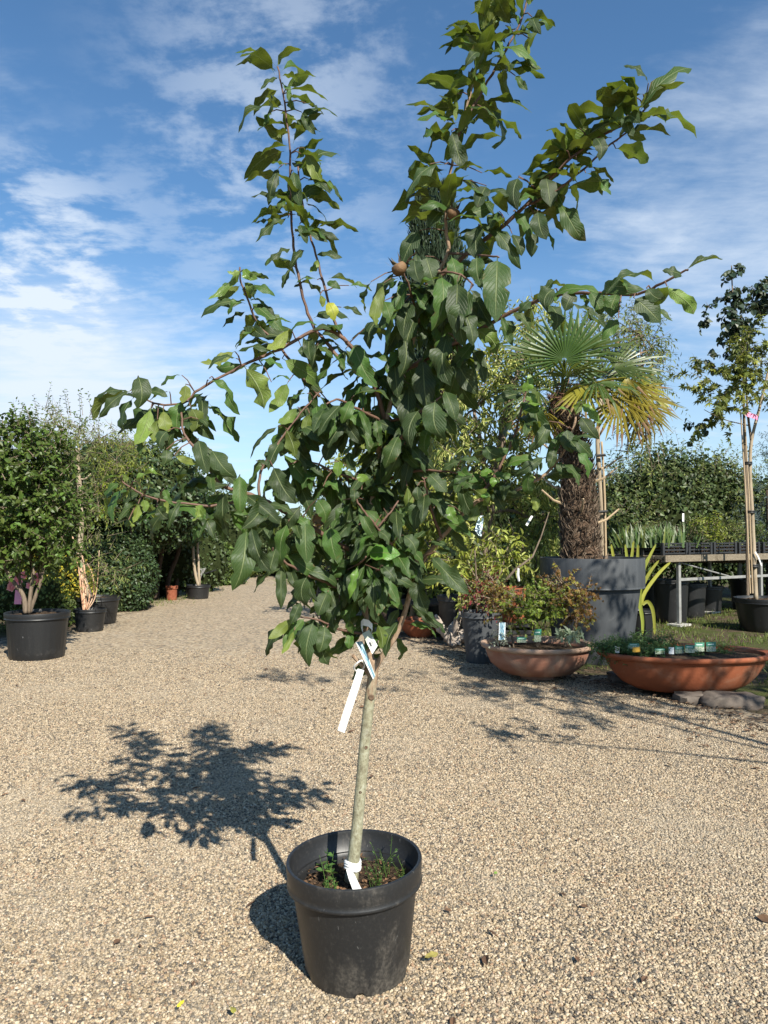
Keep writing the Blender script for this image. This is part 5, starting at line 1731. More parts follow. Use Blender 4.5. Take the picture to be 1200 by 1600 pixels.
# roses and golden shrub between left pots
rs = thing('rose_bush', 'rose bush with pink blooms behind the big left pot', 'rose bush', (P(40, 930, 11).x, 11, 0))
leafy_mass(rs, [(P(15, 900, 11).x, 11.2, .45, .55, .4, .45), (P(60, 900, 11).x, 11.1, .5, .4, .4, .5)], 2200, .05, 61, M_MIDG, core=.7)
trunk(rs, [(P(40, 930, 11).x, 11, 0), P(42, 930, 11), P(45, 905, 11)], .02, .008, M_BARK, 'stem')


def bloom(c, r, parent, seed):
    rng = random.Random(seed)
    mb = MB()
    for ring, (n, rr, op) in enumerate([(5, 1.0, .9), (5, .75, .6), (4, .45, .3)]):
        for k in range(n):
            a = 2 * math.pi * (k + ring * .5) / n + rng.uniform(-.2, .2)
            u, s = Vector((math.cos(a), -.25, math.sin(a))), Vector((-math.sin(a), 0, math.cos(a)))
            y = Vector((0, -1, 0))
            p0 = c + y * r * .1
            mb.add([p0, p0 + u * rr * r * .6 + s * r * .45 + y * r * (1 - op) * .5, p0 + u * rr * r + y * r * (1 - op) * .7, p0 + u * rr * r * .6 - s * r * .45 + y * r * (1 - op) * .5], [(0, 1, 2, 3)])
    return mb.build('bloom', M_PETAL, parent)


M_PETAL = leaf_mat('pink_petal', (.80, .30, .38), (.82, .38, .45), tfac=.25, rough=.6, var=.2, alt=(.8, .4, .5), altfac=.3)
for k, (x, y, r) in enumerate([(22, 912, .06), (30, 908, .05), (18, 918, .05), (38, 898, .05), (57, 902, .06), (60, 908, .05), (26, 900, .04), (48, 915, .05)]):
    bloom(P(x, y, 10.0), r * 1.25, rs, k)
card('rose_label', 'large pink picture card with a rose bloom beside the rose bush', 'plant label', [P(22, 944, 9.6), P(33, 944, 9.6), P(35, 922, 9.65), P(24, 922, 9.65)], M_TR, .003)
gs = thing('golden_shrub', 'golden yellow variegated shrub between the left pots', 'shrub', (P(85, 930, 12.2).x, 12.2, 0))
leafy_mass(gs, [(P(80, 910, 12.2).x, 12.2, .7, .42, .4, .62), (P(105, 910, 12.3).x, 12.4, .6, .4, .4, .5)], 3800, .05, 62, M_YELLOW, core=.75)
gs2 = thing('green_shrub', 'mid green shrub below the golden one beside the left pots', 'shrub', (P(70, 950, 11.6).x, 11.7, 0))
leafy_mass(gs2, [(P(72, 940, 11.6).x, 11.7, .28, .5, .3, .3)], 900, .05, 63, M_MIDG, core=.75)
lb = thing('laurel_hedge', 'tall green hedge far behind the hornbeam at the left edge', 'hedge', (-8.5, 15, 0))
leafy_mass(lb, [(-8.2, 15.5, 1.4, 1.6, 1.0, 1.9), (-10.5, 15, 1.6, 1.8, 1.2, 2.2), (-6.6, 16.5, 1.2, 1.2, 1, 1.9)], 9000, .10, 64, M_MIDG, core=.86)

# ------------------------------------------------------------------ far end of the path
far = [('conifer_shrub', 'brownish green conifer shrub at the far end of the path', 'shrub', 345, 25, .30, 1.3, 1.7, M_DARKG, .10),
       ('leafy_shrub', 'bright broad leaved shrub at the far bend of the path', 'shrub', 328, 21.5, .0, .75, .8, M_MIDG, .16),
       ('low_hedge', 'low yellow green hedge across the far end of the path', 'hedge', 400, 28, 0, 1.6, .55, M_LIME, .09),
       ('dark_shrub', 'dark rounded shrub behind the low yellow hedge', 'shrub', 430, 30, .2, 1.8, 1.3, M_DARKG, .12),
       ('olive_shrub', 'olive toned shrub closing the path to the right of the far bend', 'shrub', 480, 27, .2, 1.6, 1.2, M_WILLOW, .12),
       ('spreading_shrub', 'wide green shrub far behind the staked tree', 'shrub', 290, 27, .2, 2.0, 1.7, M_MIDG, .12)]
for k, (nm, lbl, cat, px, Y, z, rx, rz, mat, lf) in enumerate(far):
    c = P(px, 850, Y)
    t = thing(nm, lbl, cat, (c.x, Y, 0))
    leafy_mass(t, [(c.x, Y, z + rz * .7, rx, rx * .7, rz), (c.x + rx * .6, Y + .4, z + rz * .5, rx * .7, rx * .6, rz * .8)], 3200, lf, 70 + k, mat, core=.82)
for k, (px, Y, h, wd, lbl) in enumerate([(250, 42, 3.6, 3.2, 'distant round tree beyond the ivy bank'), (380, 48, 4.2, 3.4, 'distant tree beyond the far end of the path'), (520, 40, 5.2, 3.0, 'distant pale tree behind the medlar'), (600, 46, 6.5, 3.2, 'distant tall tree just left of the cypress'), (1120, 40, 5.5, 4.0, 'distant tree beyond the plant tables'), (1010, 34, 6.0, 3.0, 'distant tree behind the palm'), (1300, 38, 6, 4, 'distant tree at the right edge beyond the tables'), (40, 40, 4.0, 4, 'distant tree beyond the left edge')]):
    c = P(px, 800, Y)
    t = thing('far_tree', lbl, 'tree', (c.x, Y, 0))
    trunk(t, [(c.x, Y, 0), (c.x + .1, Y, h * .5), (c.x, Y, h * .75)], .16, .08, M_BARKD)
    crown(t, [(c.x, Y, h * .62, wd * .5, wd * .5, h * .34), (c.x - wd * .3, Y, h * .5, wd * .4, wd * .4, h * .3), (c.x + wd * .3, Y, h * .52, wd * .4, wd * .4, h * .3)], 420, 9, .6, .17, .10, [M_MIDG, M_WILLOW, M_DARKG][k % 3], 90 + k, shell=.4, cull=.2, freq=.8, limbs_from=(c.x, Y, h * .35), bark=M_BARKD)

# cypress
cy = P(676, 600, 17)
t6 = thing('cypress_tree', 'tall dark columnar cypress rising behind the medlar crown', 'tree', (cy.x, 17, 0))
trunk(t6, [(cy.x, 17, 0), (cy.x, 17, 3), (cy.x, 17, 8)], .16, .04, M_BARKD)
rngc = np.random.default_rng(8)
pc, dc = [], []
spires = [(676, 296, .36), (655, 308, .30), (693, 290, .32), (704, 312, .30)]
for px, py, rad in spires:
    top = P(px, py, 17)
    for _ in range(5200):
        f = rngc.random() ** .7
        r = rad * min(1, (1 - f) * 6 + .07) * (1 + .25 * math.sin(f * 40 + px))
        a = rngc.uniform(0, 6.28)
        z = .3 + (top.z - .3) * f
        pc.append((top.x + math.cos(a) * r * rngc.uniform(.75, 1.1), 17 + math.sin(a) * r, z))
        dc.append((math.cos(a) * .35, math.sin(a) * .35, 1.0))
pc, dc = np.array(pc), np.array(dc)
leaf_cloud('crown', t6, pc, dc + rngc.normal(size=dc.shape) * .2, np.stack([dc[:, 0], dc[:, 1], np.full(len(dc), .15)], 1) + rngc.normal(size=dc.shape) * .2, rngc.uniform(.10, .24, len(pc)), .05, M_CONIF, rng=rngc)
MB().tube([(cy.x, 17, .2), (cy.x, 17, 4), (cy.x, 17, 8.2)], [.35, .34, .1], 10).build('light_block_core', M_CORE, t6)  # dark tube added inside the crown so light does not pass

# ------------------------------------------------------------------ right side: variegated trees behind the medlar
vt = G(762, 985)
YV = 9.6
make_pot('plant_pot', 'black pot standing in shade below the variegated tree', 'plant pot', (P(712, 950, 10.2).x, 10.3, 0), .25, .62, .2, M_POTN, rim=.07, seg=40, soil_drop=.04)
t7 = thing('variegated_tree', 'cream variegated small tree behind the medlar, left of the palm', 'tree', (P(764, 950, YV).x, YV, .3))
for k, st in enumerate([[(764, 985), (764, 930), (758, 860), (752, 815), (745, 740)], [(770, 985), (770, 930), (766, 860), (766, 815), (785, 720)]]):
    trunk(t7, [P(x, y, YV + .1 * k) for x, y in st], .045 - .008 * k, .02, M_BARK, 'trunk', 8, k)
crown(t7, [px_blob(740, 640, 10, 130, 170, .8), px_blob(800, 600, 10.2, 110, 150, .8), px_blob(830, 530, 10.4, 90, 120, .7), px_blob(730, 740, 9.7, 110, 130, .6), px_blob(800, 740, 9.9, 120, 140, .7), px_blob(840, 820, 10, 80, 100, .6)],
      520, 9, .34, .115, .042, M_VARI, 101, 'oval', shell=.5, cull=.32, freq=2.2, droop=.75, bark=M_BARK, limbs_from=P(766, 800, YV), ldroop=.3)
t7b = thing('cream_shrub', 'pale yellow leaved shrub low behind the maple bowl', 'shrub', (P(740, 900, 9.0).x, 9.1, 0))
trunk(t7b, [(P(745, 900, 9.1).x, 9.1, 0), P(745, 930, 9.1), P(742, 860, 9.1)], .016, .008, M_BARK, 'stem')
trunk(t7b, [(P(750, 900, 9.1).x, 9.15, 0), P(770, 930, 9.1), P(790, 870, 9.1)], .014, .007, M_BARK, 'stem')
crown(t7b, [px_blob(720, 880, 9.2, 90, 90, .4), px_blob(790, 870, 9.2, 90, 70, .4), px_blob(700, 800, 9.4, 90, 90, .4), px_blob(755, 930, 9, 80, 50, .35)], 190, 8, .26, .095, .034, M_VARI2, 103, 'oval', cull=.3, freq=2.5, droop=.8, bark=M_BARK, ldroop=.3, name='foliage')
# second paler tree seen through the medlar crown
t8 = thing('yellow_leaf_tree', 'bright yellow green leaved tree glimpsed through the medlar centre', 'tree', (P(620, 900, 11.5).x, 11.5, 0))
trunk(t8, [(P(640, 900, 11.5).x, 11.5, 0), P(655, 860, 11.5), P(640, 760, 11.5)], .04, .02, M_BARKP)
crown(t8, [px_blob(620, 760, 11.5, 130, 110, .8), px_blob(670, 800, 11.3, 110, 110, .7), px_blob(560, 740, 11.8, 100, 70, .6), px_blob(640, 840, 11.4, 90, 60, .5)], 300, 9, .35, .10, .045, M_LIME, 104, 'oval', cull=.3, freq=2, droop=.6, bark=M_BARK, ldroop=.25)
t8b = thing('dark_bush', 'dark bushy evergreen behind the variegated tree', 'shrub', (1.6, 13.5, 0))
leafy_mass(t8b, [(1.3, 13.5, 1.0, 1.3, .9, 1.5), (3.0, 14, 1.0, 1.5, .9, 1.6), (-.2, 15.5, .7, 1.1, .9, 1.1), (2.2, 13, .5, 1.4, .8, .9)], 8500, .10, 105, M_DARKG, core=.86)
t8c = thing('tall_light_tree', 'loose narrow leaved light green tree standing behind the palm crown', 'tree', (P(945, 880, 10.6).x, 10.6, 0))
trunk(t8c, [(P(940, 900, 10.6).x, 10.6, 0), P(941, 840, 10.6), P(938, 760, 10.6), P(934, 690, 10.6), P(940, 600, 10.8)], .05, .026, M_BARKP, seed=4)
trunk(t8c, [(P(946, 900, 10.6).x, 10.55, 0), P(946, 840, 10.55), P(944, 760, 10.55), P(940, 690, 10.55)], .018, .016, M_BAMBOO, 'stake')
for y in (712, 800):
    MB().tube([P(932 + (y - 712) * .04, y, 10.5), P(946 + (y - 712) * .04, y - 1, 10.48)], .022, 6).build('tie_band', M_BLACK, t8c)
crown(t8c, [px_blob(960, 570, 11.4, 170, 150, .9), px_blob(1010, 600, 11.4, 90, 150, .7), px_blob(900, 540, 11.5, 130, 120, .8), px_blob(1000, 520, 11.5, 70, 80, .6), px_blob(1010, 690, 11.5, 70, 90, .6)], 520, 10, .36, .085, .024, M_WILLOW, 107, 'kite', cull=.3, freq=2, droop=.5, bark=M_BARK, limbs_from=P(940, 640, 10.8))
rod = thing('rosemary_plant', 'upright feathery green plant behind the palm pot rim', 'plant', (P(845, 860, 9.6).x, 9.6, 0))
rr_ = np.random.default_rng(3)
pp = np.stack([rr_.normal(P(840, 860, 9.6).x, .22, 1500), rr_.normal(9.7, .15, 1500), rr_.uniform(.5, 1.55, 1500)], 1)
leaf_cloud('foliage', rod, pp, np.stack([rr_.normal(0, .2, 1500), rr_.normal(0, .2, 1500), np.ones(1500)], 1), rr_.normal(size=(1500, 3)), .09, .012, M_MIDG, 'kite', rng=rr_)
MB().tube([(P(840, 860, 9.6).x, 9.7, 0), (P(840, 860, 9.6).x, 9.7, 1.2)], [.03, .01], 6).build('stem', M_BARK, rod)

# ------------------------------------------------------------------ palm and its big grey pot
pg = Vector((P(930, 1000, 8.6).x, 8.72, 0))
grey = make_pot('planter', 'very large grey planter with square lip holding the palm', 'planter', pg, .595, 1.19, .43, M_GREYPOT, rim=.34, seg=80, soil_drop=.06, lip=.045)
M_PTRUNK = surface('palm_fibre', [(0.045, 0.030, 0.022), (0.13, 0.085, 0.058), (0.26, 0.185, 0.13)], 10, 0.95, 0.1, 1.0, 40, (1.5, 1.5, 5), bdist=.03)
M_PALM = leaf_mat('palm_frond', (0.060, 0.095, 0.020), (0.105, 0.14, 0.03), trans=(.22, .27, .04), tfac=.22, rough=.38, spec=.45, var=.15)
M_PALMY = leaf_mat('palm_frond_yellow', (0.22, 0.20, 0.025), (0.27, 0.24, 0.04), trans=(.45, .38, .04), tfac=.3, rough=.45, var=.2)
M_PALMD = leaf_mat('palm_tip_dry', (0.20, 0.13, 0.06), (0.22, 0.15, 0.07), tfac=.2, rough=.7, var=.2)
palm = thing('windmill_palm', 'windmill palm with fan fronds and a shaggy fibrous trunk in the grey planter', 'palm tree', (pg.x, pg.y, 1.13))
YP = pg.y
tp = smooth_pts([P(911, 888, YP), P(907, 840, YP), P(903, 790, YP), P(904, 745, YP), P(896, 700, YP), P(884, 660, YP), P(877, 625, YP)], 8)
mb = MB()
nr = len(tp)
rngp = random.Random(6)
prof_r = np.interp(np.linspace(0, 1, nr), [0, .08, .3, .55, .8, 1], [.25, .205, .175, .155, .125, .10])
mb.tube([Vector(q) for q in tp], [r * (.93 + .14 * (k % 2)) for k, r in enumerate(prof_r)], 22, .06, rngp)
mb.build('trunk', M_PTRUNK, palm, angle=0)
# old leaf bases and hanging fibre
pos, d, n, L, W = [], [], [], [], []
rp = np.random.default_rng(9)
for _ in range(2400):
    f = rp.random()
    i = min(nr - 1, int(f * (nr - 1)))
    c = Vector(tp[i])
    a = rp.uniform(0, 6.28)
    u = np.array([math.cos(a), math.sin(a), 0])
    r = prof_r[i]
    pos.append(np.array(c) + u * r * .97)
    tg = np.array([-math.sin(a), math.cos(a), 0])
    d.append(u * .45 + tg * rp.normal(0, .6) + np.array([0, 0, rp.choice([-.7, .55])]))
    n.append(u)
    L.append(rp.uniform(.05, .16))
    W.append(rp.uniform(.006, .02))
leaf_cloud('trunk_fibre', palm, np.array(pos), np.array(d), np.array(n), np.array(L) * 1.25, np.array(W), surface('loose_palm_fibre', [(0.06, 0.042, 0.030), (0.24, 0.18, 0.13)], 20, .9), 'kite', .1, .25, rng=rp)
for k, (f, a, ln) in enumerate([(.22, .2, .35), (.33, 3.3, .3), (.45, 5.9, .3), (.5, .1, .42), (.62, 3.0, .3), (.72, 5.3, .25), (.28, 4.6, .22), (.4, 2.6, .3)]):
    i = int(f * (nr - 1))
    c = Vector(tp[i])
    u = Vector((math.cos(a), math.sin(a), .35)).normalized()
    MB().tube([c + u * prof_r[i] * .8, c + u * (prof_r[i] + ln * .5), c + u * (prof_r[i] + ln) + Vector((0, 0, .07))], [.022, .014, .01], 6).build('cut_stalk', M_BAMBOO, palm)
HEART = Vector(tp[-1])


def frond_mesh(seed, droop, nseg=36, spread=2.45, dry=.0):
    rng = random.Random(seed)
    vs, fs, mi = [], [], []
    for k in range(nseg):
        ph = -spread + 2 * spread * (k + .5) / nseg
        da = spread / nseg
        ln = (.72 + .28 * math.cos(ph * .55)) * rng.uniform(.93, 1.04)
        dr = droop * rng.uniform(.6, 1.7) + (.35 if rng.random() < .14 else 0)
        base = len(vs)

        def pt(r, a, up=0.0):
            x, y = math.sin(a) * r, math.cos(a) * r
            z = up - dr * r ** 2.2 + .10 * (abs(math.sin(ph)) * r)
            return (x, y, z)
        fu = .30 + .05 * rng.random()
        ln *= rng.choice((1, 1, 1, .9, .8))
        rows = [(.04, da, .0), (fu, da, .02), (.70, da * .55, .014)]
        for r, a, up in rows:
            rr = r * ln
            vs += [pt(rr, ph - a), pt(rr, ph, up), pt(rr, ph + a)]
        jt = rng.uniform(-.03, .03)
        tipz = pt(ln, ph + jt)
        vs.append((tipz[0], tipz[1], tipz[2] - .05 * rng.random()))
        for j in range(2):
            o = base + j * 3
            fs += [(o + 0, o + 3, o + 4, o + 1), (o + 1, o + 4, o + 5, o + 2)]
            mi += [0, 0]
        o = base + 6
        fs += [(o, o + 3, o + 1), (o + 1, o + 3, o + 2)]
        mi += [1 if rng.random() < dry else 0] * 2
    return vs, fs, mi


FM = {}


def frond_obj(seed, droop, mat, dry, spread):
    k = (seed, mat.name, spread)
    if k not in FM:
        v, f, mi = frond_mesh(seed, droop, nseg=max(18, int(13 * spread)), spread=spread, dry=dry)
        me = bpy.data.meshes.new('frond')
        me.from_pydata(v, [], [q[::-1] for q in f])
        me.materials.append(mat)
        me.materials.append(M_PALMD)
        me.polygons.foreach_set('material_index', mi)
        me.update()
        FM[k] = me
    o = bpy.data.objects.new('frond', FM[k])
    link(o)
    o.parent = palm
    return o


def frond(px, py, Y, ax, nor, r, mat, seed, droop, dry=0.1, spread=2.3):
    hub = P(px, py, Y)
    o = frond_obj(seed, droop, mat, dry, spread)
    y = Vector(ax).normalized()
    z = Vector(nor)
    z = (z - y * z.dot(y)).normalized()
    x = y.cross(z)
    m = Matrix((x, y, z)).transposed().to_4x4()
    o.matrix_basis = Matrix.Translation(hub - WL[palm.name]) @ m @ Matrix.Diagonal((r, r, r, 1))
    if mat is M_PALMY:
        o['label'] = 'yellowed frond'
    mid = HEART.lerp(hub, .55) + Vector((0, 0, .06))
    mbs = MB()
    pts = [Vector(q) for q in smooth_pts([HEART, mid, hub], 3)]
    mbs.tube(pts, np.linspace(.022, .010, len(pts)), 6)
    # stalk is a piece of the frond: built in the frond's own axes
    inv = o.matrix_basis.inverted()
    mbs.v = [tuple(inv @ (Vector(v) - WL[palm.name])) for v in mbs.v]
    me = bpy.data.meshes.new('stalk')
    me.from_pydata(mbs.v, [], mbs.f)
    me.update()
    so = put('stalk', me, mat, o)


# (hub pixel, distance, axis, facing, blade length)
FR = [
    (882, 562, 8.45, (.15, -.1, 1), (0, -1, .35), .66, M_PALM, 1, .10, .0, 2.3),
    (905, 548, 8.7, (.45, .2, 1), (-.3, -1, .5), .68, M_PALM, 2, .12, .0, 1.7),
    (850, 560, 8.9, (-.6, .2, .9), (.4, -1, .5), .62, M_PALM, 3, .15, .0, 1.9),
    (958, 575, 8.5, (1, -.15, .35), (-.1, -.9, .8), .66, M_PALM, 6, .20, .1, 1.5),
    (940, 590, 8.9, (.9, .5, .6), (-.2, -.6, 1), .66, M_PALM, 2, .18, .0, 1.7),
    (972, 615, 8.35, (.95, -.2, -.12), (.1, -1, .55), .70, M_PALMY, 4, .22, .5, 1.2),
    (966, 622, 8.2, (.12, -.2, -1), (.15, -1, .1), .62, M_PALMY, 5, .06, .7, 1.25),
    (1000, 630, 8.5, (.35, -.1, -1), (.3, -1, .2), .56, M_PALMY, 4, .10, .7, 1.2),
    (978, 590, 8.3, (.25, -.3, -1), (.1, -1, .1), .60, M_PALMY, 7, .05, .3, .9),
    (912, 604, 8.1, (.15, -.5, -.8), (0, -.8, .6), .50, M_PALMY, 5, .18, .3, 1.3),
    (840, 610, 8.6, (-.8, -.2, -.3), (-.2, -1, .7), .55, M_PALM, 3, .25, .1, 1.6),
    (848, 640, 8.6, (-.3, -.2, -1), (-.2, -1, .2), .50, M_PALMY, 5, .10, .6, 1.2),
    (930, 600, 8.2, (.7, -.6, -.1), (.1, -.5, 1), .55, M_PALM, 2, .3, .2, 1.5),
    (870, 640, 9.2, (-.2, .9, -.4), (0, .4, 1), .55, M_PALM, 1, .3, .2, 1.8),
    (900, 600, 9.3, (.3, 1, .2), (0, -.2, 1), .6, M_PALM, 3, .25, .1, 1.8),
    (1000, 605, 8.9, (.95, .2, -.15), (.1, -.9, .8), .62, M_PALMY, 7, .3, .4, 1.2),
    (885, 590, 8.2, (.1, -.8, .5), (0, -.5, 1), .5, M_PALM, 1, .4, .1, 1.6),
]
for q in FR:
    frond(*q)
hair = np.random.default_rng(4)
hp = np.array(HEART) + hair.normal(size=(700, 3)) * np.array([.10, .10, .09]) + np.array([0, 0, -.02])
leaf_cloud('crown_fibre', palm, hp, hair.normal(size=(700, 3)), hair.normal(size=(700, 3)), .11, .008, surface('red_fibre', [(.10, .05, .03), (.20, .11, .07)], 20, .95), 'kite', rng=hair)

# ------------------------------------------------------------------ terracotta bowls
def bowl(name, label, loc, rx, sy, h, mat, rim_mat, foot=.45, deep=.06):
    t = thing(name, label, 'bowl', (0, 0, 0))
    prof = [(rx * foot, 0), (rx * foot, .05), (rx * foot * .97, .055)] if foot < .4 else [(rx * foot * .8, 0), (rx * foot, .008), (rx * foot * 1.08, .022)]
    prof = prof + [ (rx * max(.62, foot * 1.28), h * .20), (rx * .82, h * .45), (rx * .88, h * .66), (rx * .905, h * .82), (rx * .915, h - .055), (rx * .88, h - .055), (rx * .85, h * .6), (rx * .6, h * .4)]
    MB().lathe(prof, 72, sy=sy, close=False).build('body', mat, t, angle=35)
    rim = [(rx * .90, h - .058), (rx * .955, h - .050), (rx * .985, h - .038), (rx, h - .018), (rx * .99, h - .004), (rx * .965, h), (rx * .93, h - .002), (rx * .895, h - .012), (rx * .885, h - .06)]
    MB().lathe(rim, 72, sy=sy, close=False).build('rim', rim_mat, t, angle=50)
    MB().lathe([(rx * .885, h - deep - .012), (rx * .6, h - deep), (rx * .3, h - deep + .01), (.01, h - deep + .012)], 48, sy=sy, close=False).build('soil', M_SOIL, t)
    t.location = loc
    WL[t.name] = Vector(loc)
    return t


b1 = Vector((P(839, 1000, 7.55).x, 7.55, 0))
bowl('terracotta_bowl', 'round pale terracotta bowl with worn rim planted with maples', b1, .572, .92, .365, M_TERRA_P, M_TERRA_RIM, .30)
b2_ = Vector((P(1069, 1010, 6.85).x, 6.85, 0.045))
bowl('terracotta_bowl', 'wide oval orange terracotta bowl full of seedlings at the right edge', b2_, .80, .62, .345, M_TERRA, M_TERRA, .56, .03)
b3 = Vector((P(657, 990, 10.6).x, 10.6, 0))
bowl('terracotta_bowl', 'small dark terracotta bowl in the shade beside the driftwood', b3, .33, .9, .27, M_TERRA, M_TERRA, .5)
# stones under the oval bowl
for k, (px, py, s, lbl) in enumerate([(1084, 1100, (.135, .11, .085), 'flat grey stone wedged under the front of the oval bowl'), (1150, 1106, (.245, .15, .10), 'large rounded brown stone at the front right of the oval bowl'),
                                      (1000, 1075, (.2, .14, .09), 'dark stone under the left of the oval bowl'), (1120, 1060, (.3, .2, .085), 'broad stone hidden beneath the back of the oval bowl')]):
    c = G(px, py) + Vector((0, s[1] * .5 + (.25 if k > 1 else 0), 0))
    mb = MB()
    vs, fs = [], []
    ph, th = 26, 14
    for i in range(th + 1):
        for j in range(ph):
            a, e = 2 * math.pi * j / ph, -math.pi / 2 + math.pi * i / th
            u = Vector((math.cos(a) * math.cos(e), math.sin(a) * math.cos(e), math.sin(e)))
            v = Vector([math.copysign(abs(q) ** .6, q) for q in u])
            q = 1 + .26 * mnoise.noise(u * 1.7 + Vector((k * 5, 0, 0))) + .10 * mnoise.noise(u * 5 + Vector((k * 3, 1, 0)))
            vs.append(c + Vector((v.x * s[0] * q, v.y * s[1] * q, s[2] * .45 + v.z * s[2] * .62 * q)))
    for i in range(th):
        for j in range(ph):
            j2 = (j + 1) % ph
            fs.append((i * ph + j, i * ph + j2, (i + 1) * ph + j2, (i + 1) * ph + j))
    tag(mb.add(vs, fs).build('stone', M_STONE, None, angle=45), lbl, 'stone')

# maples in the pale bowl
M_MAPG = leaf_mat('maple_green', (0.15, 0.20, 0.025), (0.14, 0.18, 0.03), tfac=.3, var=.25)
M_MAPO = leaf_mat('maple_orange', (0.18, 0.105, 0.025), (0.22, 0.12, 0.035), tfac=.3, var=.35, alt=(.20, .17, .03), altfac=.4)
M_MAPR = leaf_mat('maple_red', (0.17, 0.035, 0.026), (0.19, 0.05, 0.035), tfac=.3, var=.3, alt=(.11, .12, .03), altfac=.65)
rim_z = .365
for k, (nm, lbl, px, mat, blobs, nt_) in enumerate([
    ('maple_plant', 'bright green cut leaf maple in the middle of the pale bowl', 830, M_MAPG, [px_blob(825, 952, 7.5, 90, 60, .25), px_blob(860, 942, 7.6, 60, 60, .22)], 230),
    ('maple_plant', 'orange tinted maple on the right of the pale bowl', 872, M_MAPO, [px_blob(885, 935, 7.55, 60, 60, .22), px_blob(905, 950, 7.45, 40, 60, .18), px_blob(875, 905, 7.65, 50, 40, .15), px_blob(918, 925, 7.6, 46, 22, .15)], 150),
    ('maple_plant', 'reddish maple with airy twigs on the left of the pale bowl', 795, M_MAPO, [px_blob(788, 955, 7.6, 50, 60, .2), px_blob(778, 932, 7.7, 40, 50, .2)], 75)]):
    c = Vector((P(px, 1000, 7.85).x, 7.55, rim_z - .06))
    t = thing(nm, lbl, 'maple', c)
    for j, bb in enumerate(blobs):
        trunk(t, [c, c.lerp(Vector(bb[:3]), .5) + Vector((.02, 0, .03)), Vector(bb[:3]) + Vector((0, 0, bb[5] * .8))], .008, .003, M_MAPSTEM if False else M_BARK, 'stem', 5)
    crown(t, blobs, nt_, 7, .13, .034, .040, mat, 120 + k, 'star', cull=.25, freq=7, droop=.4, name='foliage', bark=M_BARK, ldroop=.2, shell=.6)
sed = thing('grey_leaf_plant', 'pale grey green rosette plant at the right front of the pale bowl', 'plant', P(888, 998, 7.15))
crown(sed, [px_blob(888, 993, 7.15, 36, 12, .1)], 16, 7, .07, .07, .03, leaf_mat('grey_leaf', (.20, .24, .15), (.25, .28, .18), var=.2), 131, 'oval', cull=0, name='leaves', up=.6)
gw = thing('silver_plant', 'small silvery plant at the left front of the pale bowl', 'plant', P(783, 1000, 7.2))
crown(gw, [px_blob(783, 992, 7.2, 22, 30, .07)], 18, 6, .07, .035, .02, leaf_mat('silver_leaf', (.30, .31, .24), (.32, .33, .26), var=.25), 132, 'oval', cull=0, name='leaves', up=.6)


def upright_card(px, py, Y, wd, ht, mat, label, lean=.15, yaw=.0, name='plant_label', group=None):
    b = P(px, py, Y)
    r = Vector((math.cos(yaw), math.sin(yaw), 0)) * wd / 2
    u = Vector((lean * .5, lean, 1)).normalized() * ht
    return card(name, label, 'plant label', [b - r, b + r, b + r + u, b - r + u], mat, .0012, group)


upright_card(784, 1000, 7.12, .065, .165, tag_mat('dark_picture_print', 'picture'), 'tall narrow picture label beside the silvery plant in the pale bowl', .1, .2)
upright_card(840, 1003, 7.15, .075, .12, M_TG, 'green card label in the middle of the pale bowl front', .1, .3)
upright_card(815, 1004, 7.13, .09, .05, M_TG, 'low green card label left of the maple stem in the pale bowl', .1, 0)
# seedlings and cards in the oval bowl
M_SEED = leaf_mat('seedling_leaf', (.060, .11, .032), (.09, .14, .05), tfac=.25, var=.3)
SX = [(945, 1000), (962, 1002), (980, 996), (1000, 994), (1016, 996), (1034, 994), (958, 994), (990, 1006), (1050, 1000), (1075, 1002), (1100, 1002), (1010, 1008), (1128, 1002), (1085, 1010), (940, 1008), (972, 1010), (1030, 1008)]
seed0 = None
for k, (px, py) in enumerate(SX):
    Y = 6.72 + (1010 - py) * .022
    c = Vector((P(px, py, Y).x, Y, .345))
    if seed0 is None:
        seed0 = thing('seedling', 'small feathery green seedling among others in the oval terracotta bowl', 'seedling', (0, 0, 0), 'feathery seedlings in the oval bowl')
        crown(seed0, [(0, 0, .045, .075, .07, .06)], 60, 9, .05, .020, .008, M_SEED, 141, 'kite', cull=0, name='foliage', up=.8)
        MB().tube([(0, 0, -.02), (0, 0, .05)], .004, 5).build('stem', M_SEED, seed0)
        r = seed0
    else:
        r = seed0.copy()
        link(r)
        for ch in list(seed0.children):
            q = ch.copy()
            link(q)
            q.parent = r
    r.location = c
    WL[r.name] = c
    r.rotation_euler = (0, 0, k * 1.3)
    s = (1.0 + .25 * math.sin(k * 2.7)) * (.85 if px > 1045 else 1.3)
    r.scale = (s * 1.15, s * 1.15, s)
for k, (px, py, wd, ht, lbl) in enumerate([(964, 1020, .04, .055, 'w'), (1031, 1022, .09, .05, ''), (1062, 1021, .09, .065, ''), (1078, 1020, .08, .07, ''), (1093, 1018, .085, .08, ''), (1111, 1018, .10, .085, ''), (1049, 1022, .045, .06, 'w'), (990, 1014, .10, .05, '')]):
    where = {964: 'small white label at the left end of the oval bowl', 1031: 'lowest green card label left of centre in the oval bowl', 1062: 'green card label right of the white one in the oval bowl', 1078: 'green card label in the middle of the leaning row in the oval bowl',
             1093: 'tall green card label second from the right in the oval bowl', 1111: 'rightmost and tallest green card label in the oval bowl', 1049: 'white label between two green cards in the oval bowl', 990: 'green card label behind the orange one in the oval bowl'}[px]
    upright_card(px, py, 6.66 + .02 * (k % 3), wd, ht, M_WHITE if lbl == 'w' else M_TG, where, .2, (k % 3 - 1) * .25)
upright_card(994, 1019, 6.64, .085, .045, surface('orange_card', [(.60, .30, .02), (.66, .36, .05)], 8, .5), 'small orange yellow card among seedlings in the oval bowl', .3, .4)

